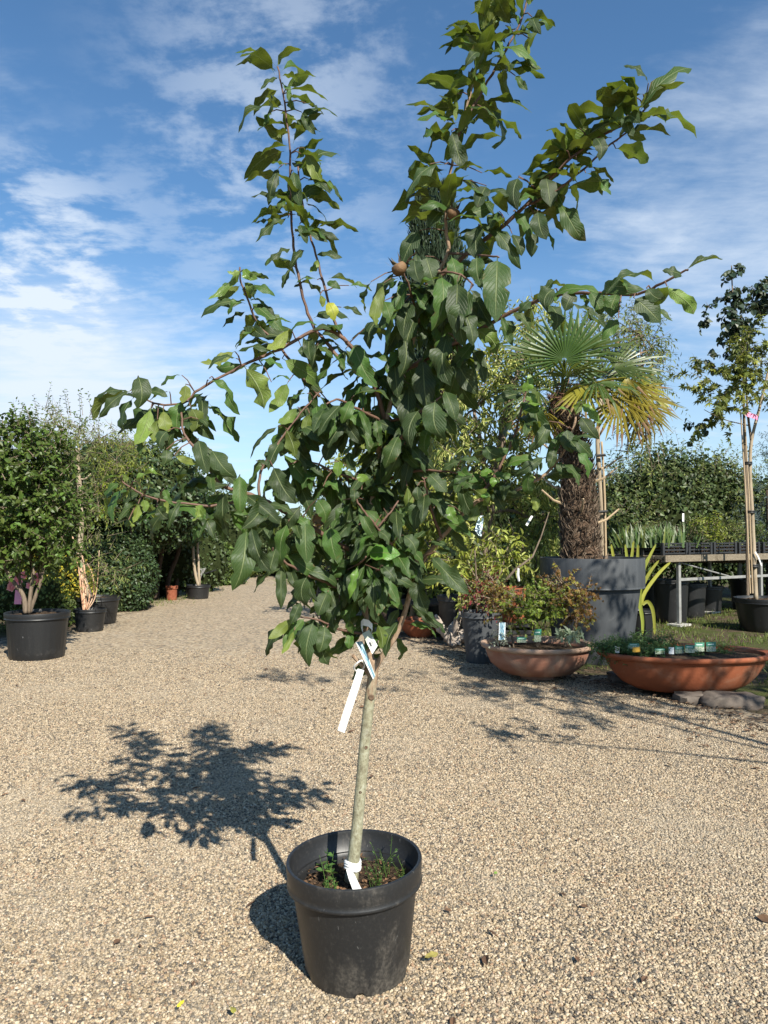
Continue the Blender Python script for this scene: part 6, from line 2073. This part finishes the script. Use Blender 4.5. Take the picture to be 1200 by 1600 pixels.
# black pot with red plant, driftwood, little items
b = Vector((P(752, 1000, 8.5).x, 8.5, 0))
make_pot('plant_pot', 'fluted dark pot just left of the pale terracotta bowl', 'plant pot', b, .235, .58, .17, M_GREYPOT, rim=.06, ribs=20, seg=80, soil_drop=.03)
t9 = thing('red_leaf_shrub', 'airy shrub with small red leaves in the fluted dark pot', 'shrub', b + Vector((0, 0, .55)))
trunk(t9, [b + Vector((0, 0, .54)), P(758, 940, 8.5), P(745, 900, 8.5)], .014, .006, M_BARK, 'stem', 6)
trunk(t9, [b + Vector((0, 0, .54)), P(765, 930, 8.5), P(785, 890, 8.5)], .012, .005, M_BARK, 'stem', 6)
crown(t9, [px_blob(752, 925, 8.4, 60, 60, .25), px_blob(780, 925, 8.3, 50, 40, .2)], 75, 8, .2, .05, .022, M_MAPR, 151, 'oval', cull=.2, freq=4, name='foliage', bark=M_BARK)
dw = thing('driftwood', 'bleached gnarled driftwood stump beside the fluted pot', 'driftwood', G(705, 1012))
rd = random.Random(15)
root = G(708, 1014) + Vector((0, .25, 0))
for k in range(11):
    a = rd.uniform(0, 6.28)
    tip = root + Vector((math.cos(a) * rd.uniform(.12, .34), math.sin(a) * .2, rd.uniform(.02, .55)))
    mid = root.lerp(tip, .5) + Vector((rd.uniform(-.08, .08), rd.uniform(-.05, .05), rd.uniform(-.02, .12)))
    MB().tube([Vector(q) for q in smooth_pts([root + Vector((rd.uniform(-.08, .08), 0, rd.uniform(.03, .15))), mid, tip], 4)], np.linspace(rd.uniform(.05, .09), .016, 9), 7, .25, rd).build('limb', M_DRIFT, dw, angle=0)
tg = thing('hanging_tag', 'pale blue tag with printed rings on a shrub stem right of the medlar limb', 'plant label', P(747, 825, 2.9 * 3.2))
card('tag_face', None, None, [P(740, 835, 9.3), P(752, 838, 9.3), P(756, 806, 9.35), P(748, 806, 9.35)], surface('pale_blue_card', [(.50, .66, .76), (.58, .72, .80)], 4, .4), .002, parent=tg)
for cx, cyy in ((744, 830), (750, 832), (748, 823)):
    c = P(cx, cyy, 9.26)
    MB().tube([c + Vector((math.cos(a) * .022, 0, math.sin(a) * .022)) for a in np.linspace(0, 2 * math.pi, 15)], .005, 4).build('printed_ring', surface('blue_ink_%d' % cx, [(.03, .05, .09), (.05, .07, .12)], 5, .5), tg)
card('white_label', 'thin white label stick leaning among leaves left of the palm trunk', 'plant label', [P(821, 820, 9.0), P(824, 822, 9.0), P(833, 807, 9.0), P(830, 805, 9.0)], M_WHITE, .002)
make_pot('plant_pot', 'square cornered terracotta pot behind the maples', 'plant pot', (P(808, 920, 8.9).x, 9.05, .40), .20, .42, .15, M_TERRA, rim=.12, seg=28, soil_drop=.03)
stand = thing('pot_stand', 'low dark crate under the terracotta pot behind the maples', 'crate', (P(808, 920, 8.9).x, 9.05, 0))
for z in (.05, .17, .29, .375):
    MB().box((P(808, 920, 8.9).x, 9.05, z), (.44, .40, .05)).build('slat', M_BLACK, stand)
for sx in (-.2, .2):
    for sy_ in (-.18, .18):
        MB().box((P(808, 920, 8.9).x + sx, 9.05 + sy_, .195), (.05, .05, .385)).build('post', M_BLACK, stand)
tw = thing('bare_branch', 'thin bare branch with a white tie leaning out over the maples', 'branch', P(795, 905, 8.5))
MB().tube([P(792, 905, 8.5), P(805, 890, 8.45), P(832, 870, 8.45), P(845, 840, 8.5), P(858, 800, 8.55)], [.016, .014, .011, .008, .005], 7).build('wood', M_BARK, tw)
MB().tube([P(810, 888, 8.43), P(809, 898, 8.43), P(811, 908, 8.44)], [.012, .016, .012], 5).build('tie', M_WHITE, tw)

# dark pots and small plants along the shaded right edge behind the medlar
for k, (px, Y, r, h, mat, lbl, sl) in enumerate([(560, 14.5, .25, .40, M_DARKG, 'black pot farthest along the right edge of the path, seen left of the trunk', 'dark green shrub in the farthest pot on the right edge of the path'),
                                             (610, 13.0, .28, .42, M_MIDG, 'black pot in shade behind the medlar leader', 'mid green shrub in the pot behind the medlar leader'),
                                             (665, 12.0, .28, .45, M_VARI2, 'black pot in shade behind the dark terracotta bowl', 'pale leaved shrub above the dark terracotta bowl'),
                                             (500, 17.5, .25, .38, M_WILLOW, 'black pot in the distance left of the medlar trunk', 'olive shrub in the distant pot left of the medlar trunk')]):
    c = Vector((P(px, 900, Y).x, Y, 0))
    make_pot('plant_pot', lbl, 'plant pot', c, r, h, r * .8, M_POTN, rim=.05, seg=36, soil_drop=.03)
    t = thing('potted_shrub', sl, 'shrub', c + Vector((0, 0, h - .03)))
    trunk(t, [c + Vector((0, 0, h - .04)), c + Vector((.02, 0, h + .3)), c + Vector((0, 0, h + .6))], .02, .008, M_BARK, 'stem', 6)
    crown(t, [(c.x, c.y, h + .55, .5, .4, .5), (c.x + .2, c.y + .1, h + .3, .4, .35, .35)], 110, 9, .28, .08, .035, mat, 160 + k, 'oval', cull=.15, name='foliage', bark=M_BARK, droop=.5)
wl = thing('dark_pallet', 'low dark pallet bench in the shade behind the terracotta bowls', 'bench', (.9, 11.4, 0))
for k in range(5):
    MB().box((.9, 11.0 + .2 * k, .42), (2.2, .14, .03)).build('plank', M_BARKD, wl)
for sx in (-.9, .9):
    for sy_ in (11.0, 11.8):
        MB().box((.9 + sx, sy_, .2), (.08, .08, .40)).build('leg', M_BARKD, wl)

# ------------------------------------------------------------------ bench with crates
U = Vector((.86, .51, 0)).normalized()
V_ = Vector((-.51, .86, 0)).normalized()
C0 = Vector((P(1037, 900, 11.6).x, 11.6, 0))
bz = 1.13
rzb = math.atan2(U.y, U.x)


def bx(a, b_, z):
    return C0 + U * a + V_ * b_ + Vector((0, 0, z))


bench = thing('plant_bench', 'galvanised nursery bench with weathered wooden top carrying black crates', 'bench', C0)
for k in range(6):
    MB().box(bx(2.6, .08 + .2 * k, bz - .03), (5.2, .19, .055), rzb).build('plank', M_WOOD, bench, angle=20)
MB().box(bx(2.6, -.035, bz - .048), (5.22, .032, .105), rzb).build('plank', M_WOOD, bench, angle=20)
MB().box(bx(2.6, .05, bz - .085), (5.1, .045, .045), rzb).build('rail', M_STEEL, bench)
MB().box(bx(2.6, 1.05, bz - .085), (5.1, .045, .045), rzb).build('rail', M_STEEL, bench)
MB().box(bx(2.7, .05, .74), (4.6, .04, .045), rzb).build('rail', M_STEEL, bench)
for a in (.42, 2.6, 4.8):
    for b_ in (.05, 1.05):
        MB().box(bx(a, b_, (bz - .11) / 2 + .02), (.055, .055, bz - .15), rzb).build('leg', M_STEEL, bench)
        MB().box(bx(a, b_, .022), (.30, .24, .035), rzb + .1).build('foot_block', M_CONC, bench)
MB().tube([bx(.46, .04, bz - .12), bx(1.7, .04, .76)], .012, 6).build('brace', M_STEEL, bench)
MB().tube([bx(4.76, .04, bz - .12), bx(3.5, .04, .76)], .012, 6).build('brace', M_STEEL, bench)


def crate_parts(t):
    mb = MB()
    w_, d_, h_ = .56, .38, .20
    for sx in (-1, 1):
        for sy_ in (-1, 1):
            mb.box((sx * w_ / 2, sy_ * d_ / 2, h_ / 2), (.05, .05, h_))
    mb.build('corners', M_BLACK, t)
    mb = MB()
    for z in (.03, .085, .14, .185):
        for sy_ in (-1, 1):
            mb.box((0, sy_ * d_ / 2, z), (w_ - .052, .014, .024))
        for sx in (-1, 1):
            mb.box((sx * w_ / 2, 0, z), (.014, d_ - .052, .024))
    for sy_ in (-1, 1):
        for x in (-.13, 0, .13):
            mb.box((x, sy_ * (d_ / 2 - .009), h_ / 2), (.014, .006, h_ - .02))
    mb.build('side_slats', M_BLACK, t)
    MB().box((0, 0, .012), (w_ - .03, d_ - .03, .016)).build('base', M_BLACK, t)
    mb = MB()
    for x in (-.19, -.063, .063, .19):
        for y in (-.1, .1):
            mb.lathe([(.042, .02), (.055, .13), (.05, .128)], 10, (x, y, 0), close=True)
    mb.build('nursery_cells', M_SOIL, t)


crate_spots = [(.33, .24, 'black slatted crate at the left front corner of the bench'), (.98, .26, 'black crate second from the left along the bench front'), (1.62, .25, 'black crate third from the left along the bench front, behind the thin trunk'), (2.3, .26, 'black crate fourth along the bench front'), (3.0, .25, 'black crate fifth along the bench front at the edge of the view'),
               (.45, .78, 'black crate in the back row at the left end of the bench'), (1.2, .8, 'black crate second in the back row of the bench'), (1.95, .8, 'black crate third in the back row of the bench')]
cr0 = None
for k, (a, b_, lbl) in enumerate(crate_spots):
    if cr0 is None:
        cr0 = thing('crate', lbl, 'crate', (0, 0, 0), 'black crates on the bench')
        crate_parts(cr0)
        r = cr0
    else:
        r = cr0.copy()
        link(r)
        for ch in list(cr0.children):
            q = ch.copy()
            link(q)
            q.parent = r
    r['label'] = lbl
    r.location = bx(a, b_, bz)
    r.rotation_euler = (0, 0, rzb + .04 * math.sin(k * 3))

M_IRIS = leaf_mat('iris_blade', (0.060, 0.105, 0.030), (0.08, 0.125, 0.035), tfac=.25, rough=.4, var=.25, alt=(.24, .24, .07), altfac=.15)


def blades(t, c, n, spread, h, wd, mat, seed, lean=.35, droop=.15):
    rng = np.random.default_rng(seed)
    pos = np.array(c) + rng.normal(size=(n, 3)) * np.array([spread, spread * .6, 0.0])
    d = np.stack([rng.normal(0, lean, n), rng.normal(0, lean * .6, n), np.ones(n)], 1)
    nn = np.stack([rng.normal(0, .5, n), -np.ones(n), rng.normal(0, .2, n)], 1)
    L = h * rng.uniform(.55, 1.1, n)
    leaf_cloud('blades', t, pos, d, nn, L, wd, mat, 'blade', 0, droop, rng=rng)


for k, (a, b_, n, hh, lbl, mat) in enumerate([(.2, .24, 70, .42, 'sword leaved iris plants in the leftmost bench crate', M_IRIS), (.55, .3, 70, .40, 'sword leaved plants between the first two bench crates', M_IRIS), (-.1, .5, 60, .40, 'leaning iris clump at the left back of the bench', M_IRIS)]):
    t = thing('iris_clump', lbl, 'plant', bx(a, b_, bz + .12))
    blades(t, bx(a, b_, bz + .12), n, .16, hh, .032, mat, 170 + k, .3)
for k, (a, b_, hh, lbl, mat, lf) in enumerate([(.98, .28, .28, 'dull green bushy plant in the second bench crate', M_DARKG, .05), (1.5, .3, .50, 'bright yellow green leafy plant in the third bench crate', M_LIME, .07), (2.1, .3, .46, 'light green bushy plant in the fourth bench crate', M_WILLOW, .06),
                                               (2.8, .3, .4, 'green plant at the right edge of the bench', M_MIDG, .06), (1.2, .8, .35, 'dark dried brownish plant in the back row of the bench', surface('dry_leaf', [(.06, .04, .03), (.12, .08, .06)], 20, .9), .05), (1.9, .8, .5, 'taller green plant in the back row of the bench', M_MIDG, .06)]):
    t = thing('bench_plant', lbl, 'plant', bx(a, b_, bz + .1))
    c = bx(a, b_, bz + .1)
    MB().tube([c, c + Vector((0, 0, hh * .7))], [.008, .004], 5).build('stem', M_BARK, t)
    crown(t, [(c.x, c.y, c.z + hh * .55, .26, .2, hh * .5)], 80, 9, .16, lf, lf * .38, mat, 180 + k, 'kite', cull=.1, name='foliage', up=.6, bark=M_BARK)
card('price_stick', 'small white price stick standing among the bench plants', 'plant label', [P(1066, 815, 11.9), P(1069, 815, 11.9), P(1069, 802, 11.9), P(1066, 802, 11.9)], M_WHITE, .002)
# pots under the bench
for k, (px, Y, r, h, lbl) in enumerate([(1048, 12.3, .29, .72, 'tall black pot standing under the left end of the bench'), (1078, 13.2, .28, .6, 'black pot behind the bench leg in shade'), (1010, 13.5, .3, .62, 'black pot in shade left of the bench'), (1105, 14.0, .28, .5, 'black pot deep in shade under the bench'), (1165, 14.5, .3, .6, 'black pot under the right part of the bench')]):
    c = Vector((P(px, 900, Y).x, Y, 0))
    make_pot('plant_pot', lbl, 'plant pot', c, r, h, r * .82, M_POTN, rim=.06, seg=40, soil_drop=.03)
bench2 = thing('plant_bench', 'second nursery bench of dark boards standing behind the first', 'bench', (4.2, 14.3, 0))
for k in range(5):
    MB().box((4.6, 14.0 + .2 * k, 1.05), (5.4, .19, .04)).build('plank', M_BARKD, bench2)
MB().box((4.6, 13.88, 1.0), (5.4, .04, .14)).build('rail', M_BARKD, bench2)
for a in (2.1, 4.6, 7.1):
    for b_ in (14.0, 14.8):
        MB().box((a, b_, .51), (.07, .07, 1.02)).build('leg', M_STEEL, bench2)
for k, (px, hh, mat, lbl) in enumerate([(960, .5, M_LIME, 'yellow green bushy plant on the rear bench beside the stake'), (985, .35, M_MIDG, 'green bushy plant in the middle of the rear bench'), (1010, .45, M_WILLOW, 'pale bushy plant on the rear bench behind the irises')]):
    c = Vector((P(px, 850, 14.2).x, 14.2, 1.07))
    t = thing('bench_plant', lbl, 'plant', c)
    MB().lathe([(.09, 0), (.11, .16), (.10, .158)], 14, c).build('nursery_pot', M_BLACK, t)
    crown(t, [(c.x, c.y, c.z + hh * .7, .32, .25, hh * .5)], 80, 9, .18, .06, .022, mat, 190 + k, 'kite', cull=.1, name='foliage', up=.6, bark=M_BARK)

# strap leaved plant between planter and bench
b = Vector((P(1002, 980, 9.9).x, 9.9, 0))
make_pot('plant_pot', 'slim black pot between the grey planter and the oval bowl', 'plant pot', b, .17, .46, .13, M_POTN, rim=.04, seg=32, soil_drop=.03)
fl = thing('flax_plant', 'yellow green strap leaved flax plant beside the grey planter', 'plant', b + Vector((0, 0, .43)))
M_FLAX = leaf_mat('flax_leaf', (.20, .24, .03), (.26, .29, .05), trans=(.45, .48, .06), tfac=.3, rough=.4, var=.2)


def strap(t, pts, wd, mat):
    pts = [Vector(q) for q in smooth_pts(pts, 4)]
    n = len(pts)
    mb = MB()
    vs, fs = [], []
    for i, p in enumerate(pts):
        tt = (pts[min(i + 1, n - 1)] - pts[max(i - 1, 0)]).normalized()
        s = tt.cross(Vector((0.2, 1, .1))).normalized()
        wv = wd * (.5 + .5 * math.sin(math.pi * min(.95, i / (n - 1) * .8 + .18)))
        if i == n - 1:
            wv = .002
        nn = tt.cross(s)
        vs += [p - s * wv / 2, p - nn * wv * .18, p + s * wv / 2]
    for i in range(n - 1):
        o = i * 3
        fs += [(o, o + 1, o + 4, o + 3), (o + 1, o + 2, o + 5, o + 4)]
    mb.add(vs, fs).build('strap_leaf', mat, t, angle=0)


for k, pts in enumerate([[(1000, 945), (1003, 920), (1015, 895), (1030, 875)], [(1000, 945), (999, 910), (1010, 880), (1025, 850)], [(1002, 945), (1008, 925), (1030, 895), (1048, 878)], [(998, 945), (995, 915), (993, 900), (996, 885)], [(1004, 945), (1012, 940), (1019, 950), (1022, 968), (1023, 992)],
                         [(1001, 945), (1001, 950), (1004, 970), (1004, 992)], [(998, 945), (994, 925), (986, 905), (984, 890)], [(1000, 945), (1000, 925), (1004, 900), (1012, 870)]]):
    strap(fl, [P(x, y, 9.85 - .06 * k) for x, y in pts], .046, M_FLAX)
fp = thing('sword_plant', 'thin upright sword leaves behind the grey planter rim', 'plant', (P(975, 870, 9.9).x, 10.4, 0))
for k, (x0, y0, x1, y1) in enumerate([(962, 890, 955, 850), (982, 890, 977, 850), (996, 890, 997, 850), (985, 890, 990, 845)]):
    strap(fp, [Vector((P(x0, y0, 10.4).x, 10.4, 0)), P(x0, y0, 10.4), P((x0 + x1) / 2, (y0 + y1) / 2, 10.4), P(x1, y1, 10.4)], .045, M_FLAX)

# ------------------------------------------------------------------ right edge: tree in pot with stakes and pink ribbon
b = Vector((P(1194, 960, 12.4).x, 12.55, 0))
b.y = 11.3
b.x = P(1196, 960, 11.3).x
make_pot('plant_pot', 'broad ribbed black pot with a thin tree at the right edge', 'plant pot', (b.x, b.y, 0), .44, .50, .34, M_POTN, rim=.07, ribs=18, seg=72, soil_drop=.03)
YR = b.y
t10 = thing('maple_tree', 'slender pale barked tree with yellow green leaves in the pot at the right edge', 'tree', (b.x, b.y, .47))
trunk(t10, [Vector((P(1181, 925, YR).x, YR, .46)), P(1178, 870, YR), P(1175, 800, YR), P(1172, 740, YR), P(1174, 690, YR), P(1186, 640, YR), P(1200, 580, YR), P(1210, 520, YR)], .036, .014, M_BARKP, seed=7)
trunk(t10, [P(1174, 690, YR), P(1168, 640, YR), P(1166, 580, YR), P(1170, 520, YR)], .02, .01, M_BARK, 'branch', 7)
trunk(t10, [P(1170, 665, YR), P(1130, 655, YR), P(1100, 640, YR)], .009, .004, M_BARK, 'branch', 6)
M_MAPY = leaf_mat('field_maple_leaf', (0.105, 0.135, 0.030), (0.17, 0.19, 0.05), trans=(.33, .36, .05), tfac=.32, var=.3, alt=(.26, .25, .035), altfac=.25)
crown(t10, [px_blob(1150, 590, YR, 90, 120, .6), px_blob(1110, 590, YR, 80, 60, .4), px_blob(1190, 570, YR, 90, 130, .6), px_blob(1120, 640, YR, 70, 50, .4), px_blob(1210, 640, YR, 60, 60, .4)], 100, 8,   .32, .105, .115, M_MAPY, 201, 'star', cull=.15, freq=2.5, droop=.6, bark=M_BARK, ldroop=.2, shell=.6)
t11 = thing('ivy_leaf_tree', 'narrow tree with dark rounded leaves clustered up a tall leader at the right edge', 'tree', (P(1168, 950, 11.9).x, 11.9, 0))
Y11 = 11.9
trunk(t11, [(P(1168, 950, Y11).x, Y11, 0), P(1167, 800, Y11), P(1163, 680, Y11), P(1160, 560, Y11), P(1146, 470, Y11), P(1143, 415, Y11)], .028, .008, M_BARK)
M_RND = leaf_mat('round_dark_leaf', (.028, .048, .026), (.06, .08, .04), tfac=.15, rough=.4, spec=.45, var=.3)
crown(t11, [px_blob(1143, 425, Y11, 22, 34, .12), px_blob(1142, 465, Y11, 36, 40, .2), px_blob(1150, 505, Y11, 54, 70, .25), px_blob(1155, 550, Y11, 40, 60, .22), px_blob(1195, 460, Y11, 44, 60, .2), px_blob(1098, 560, Y11, 40, 24, .12), px_blob(1110, 490, Y11, 24, 26, .12), px_blob(1095, 665, Y11, 34, 20, .12)], 175, 7, .16, .085, .085, M_RND, 203, 'oval', cull=.1, freq=4, droop=.8, bark=M_BARK, ldroop=.3, shell=.6)
for k, (x0, x1) in enumerate([(1157, 1176), (1163, 1180)]):
    t = thing('bamboo_stake', ['left bamboo stake tied to the thin trunk at the right edge', 'right bamboo stake tied to the thin trunk at the right edge'][k], 'stake', P(x1 - 4, 925, YR - .05))
    MB().tube([P(x1 - 4, 927, YR - .05), P((x0 + x1) / 2 - 1, 780, YR - .05), P(x0, 640, YR - .05)], [.013, .012, .010], 7).build('cane', M_BAMBOO, t)
for y, x in ((724, 1168), (800, 1172), (884, 1177)):
    tb_ = MB()
    c = P(x, y, YR)
    for z in (-.012, .012):
        tb_.tube([c + Vector((math.cos(a) * .05, math.sin(a) * .05 - .02, z)) for a in np.linspace(0, 2 * math.pi, 13)], .012, 6)
    tag(tb_.build('tree_tie', M_BLACK), {724: 'upper black tie band round the thin trunk at the right edge', 800: 'middle black tie band round the thin trunk at the right edge', 884: 'lower black tie band round the thin trunk at the right edge'}[y], 'tie')
ribbon('pink_ribbon', 'pink plastic ribbon tied round the thin trunk at the right edge', 'ribbon', [P(1160, 643, YR - .07), P(1170, 648, YR - .09), P(1180, 651, YR - .08), P(1184, 654, YR - .05)], .07, (0, 0, 1), M_PINK)
ribbon('white_tie', 'white plastic tail hanging from the lower tie at the right edge', 'tie', [P(1180, 862, YR - .06), P(1185, 870, YR - .08), P(1190, 884, YR - .07)], .02, (0, 0, 1), M_WHITE)

# big hedge bank behind the benches, blue conifer at the right
hb2 = thing('mixed_hedge', 'broad bushy hedge behind the nursery benches', 'hedge', (6.5, 17, 0))
hbl = [(P(970, 800, 17).x, 17, 1.6, 1.0, .9, 1.3), (P(1040, 800, 17).x, 17, 1.9, 1.2, 1.0, 1.6), (P(1110, 800, 17).x, 17.2, 1.8, 1.2, 1.0, 1.6), (P(1190, 820, 17).x, 17.2, 1.5, 1.2, 1.0, 1.4), (11, 17, 1.6, 1.8, 1, 1.6), (P(930, 830, 17).x, 16.5, 1.2, 1.2, .9, 1.2)]
leafy_mass(hb2, hbl, 26000, .105, 211, M_DARKG, core=.80, shell_lo=.78)
crown(hb2, [(b_[0], b_[1] - .2, b_[2] + b_[5] * .45, b_[3] * 1.02, b_[4], b_[5] * .62) for b_ in hbl], 900, 9, .45, .075, .034, M_WILLOW, 212, 'kite', cull=.2, freq=1.5, name='shoots', up=.9, shell=.25, bark=M_BARK, droop=.1)
bc = thing('blue_conifer', 'blue grey conifer at the right edge behind the thin tree', 'conifer', (P(1200, 850, 15.5).x, 15.5, 0))
crown(bc, [(P(1200, 790, 15.5).x, 15.5, 1.7, .7, .6, 1.0), (P(1225, 800, 15.5).x, 15.5, 1.4, .8, .6, 1.2)], 260, 14, .35, .08, .014, M_BLUECON, 213, 'kite', cull=.1, droop=.5, up=0, name='crown')
trunk(bc, [(P(1200, 850, 15.5).x, 15.5, 0), (P(1202, 850, 15.5).x, 15.5, 1.2), (P(1200, 850, 15.5).x, 15.5, 2.4)], .08, .03, M_BARKD)
dcn = thing('pine_tree', 'dark pine bough poking in at the right edge above the conifer', 'tree', (P(1215, 850, 19).x, 19, 0))
trunk(dcn, [(P(1235, 850, 19).x, 19, 0), P(1230, 760, 19), P(1225, 690, 19)], .1, .05, M_BARKD)
crown(dcn, [px_blob(1205, 700, 19, 50, 40, .5), px_blob(1220, 730, 19, 80, 30, .6), px_blob(1240, 670, 19, 60, 60, .6)], 120, 14, .3, .10, .016, M_CONIF, 214, 'kite', cull=.05, up=.2)

# ------------------------------------------------------------------ a potted standard tree just outside the right of the view; its shade falls over the bowls
ta = Vector((4.2, 1.9, 0))
make_pot('plant_pot', 'black pot outside the right of the view, holding a tall standard tree', 'plant pot', ta, .33, .45, .27, M_POTN, rim=.06, seg=40, soil_drop=.03)
t12 = thing('standard_tree', 'tall standard tree standing just outside the right of the view', 'tree', ta + Vector((0, 0, .43)))
trunk(t12, [ta + Vector((0, 0, .42)), ta + Vector((.05, 0, 1.6)), ta + Vector((0, .05, 3.2)), ta + Vector((.0, .1, 4.6))], .045, .02, M_BARK)
for tip in [(2.25, 2.45, 2.55), (3.2, 2.6, 4.4), (5.2, 1.6, 4.4)]:
    trunk(t12, [ta + Vector((0, .03, 2.3)), ta.lerp(Vector(tip), .5) + Vector((0, 0, 1.25)), Vector(tip)], .02, .006, M_BARK, 'branch', 6)
crown(t12, [(4.1, 2.0, 4.5, .8, .75, 1.0), (3.4, 2.4, 4.3, .6, .5, .6), (4.95, 2.5, 4.3, .9, .8, .7), (4.5, 4.0, 4.4, .6, .6, .5)], 300, 9, .32, .10, .05, M_MIDG, 221, 'oval', cull=.28, freq=1.8, bark=M_BARK)
crown(t12, [(2.35, 2.5, 2.62, .28, .2, .10), (2.75, 2.5, 2.75, .2, .15, .08)], 15, 8, .24, .09, .045, M_MIDG, 222, 'oval', cull=.0, name='low_bough', bark=M_BARK)
trunk(t12, [ta + Vector((0, .05, 3.6)), Vector((3.0, 2.1, 4.7)), Vector((1.5, 1.95, 5.1))], .016, .005, M_BARK, 'branch', 6)
crown(t12, [(1.75, 2.0, 5.05, .45, .3, .12), (2.2, 2.15, 4.75, .35, .25, .1), (2.6, 1.9, 4.9, .3, .3, .12)], 26, 8, .26, .09, .045, M_MIDG, 223, 'oval', cull=.0, name='high_bough', bark=M_BARK)
t13 = thing('added_shade_tree', 'unseen broad leaved tree added outside the right of the view for shade', 'tree', (7.4, 2.6, 0))  # unseen tree, added to throw shade towards the planter and bench
trunk(t13, [(7.4, 2.6, 0), (7.4, 2.6, 2.0), (7.3, 2.7, 4.0)], .09, .04, M_BARK)
crown(t13, [(7.2, 2.7, 4.3, 1.3, 1.2, 1.2), (6.3, 3.2, 4.0, .9, .8, .8), (8.2, 2.8, 4.0, 1.0, 1, .9)], 330, 9, .4, .13, .07, M_MIDG, 231, 'oval', cull=.3, freq=1.2, bark=M_BARK, limbs_from=(7.35, 2.65, 2.6))
print('leaves', len(LEAVES), 'tris', sum(len(o.data.polygons) for o in bpy.data.objects if o.type == 'MESH'))
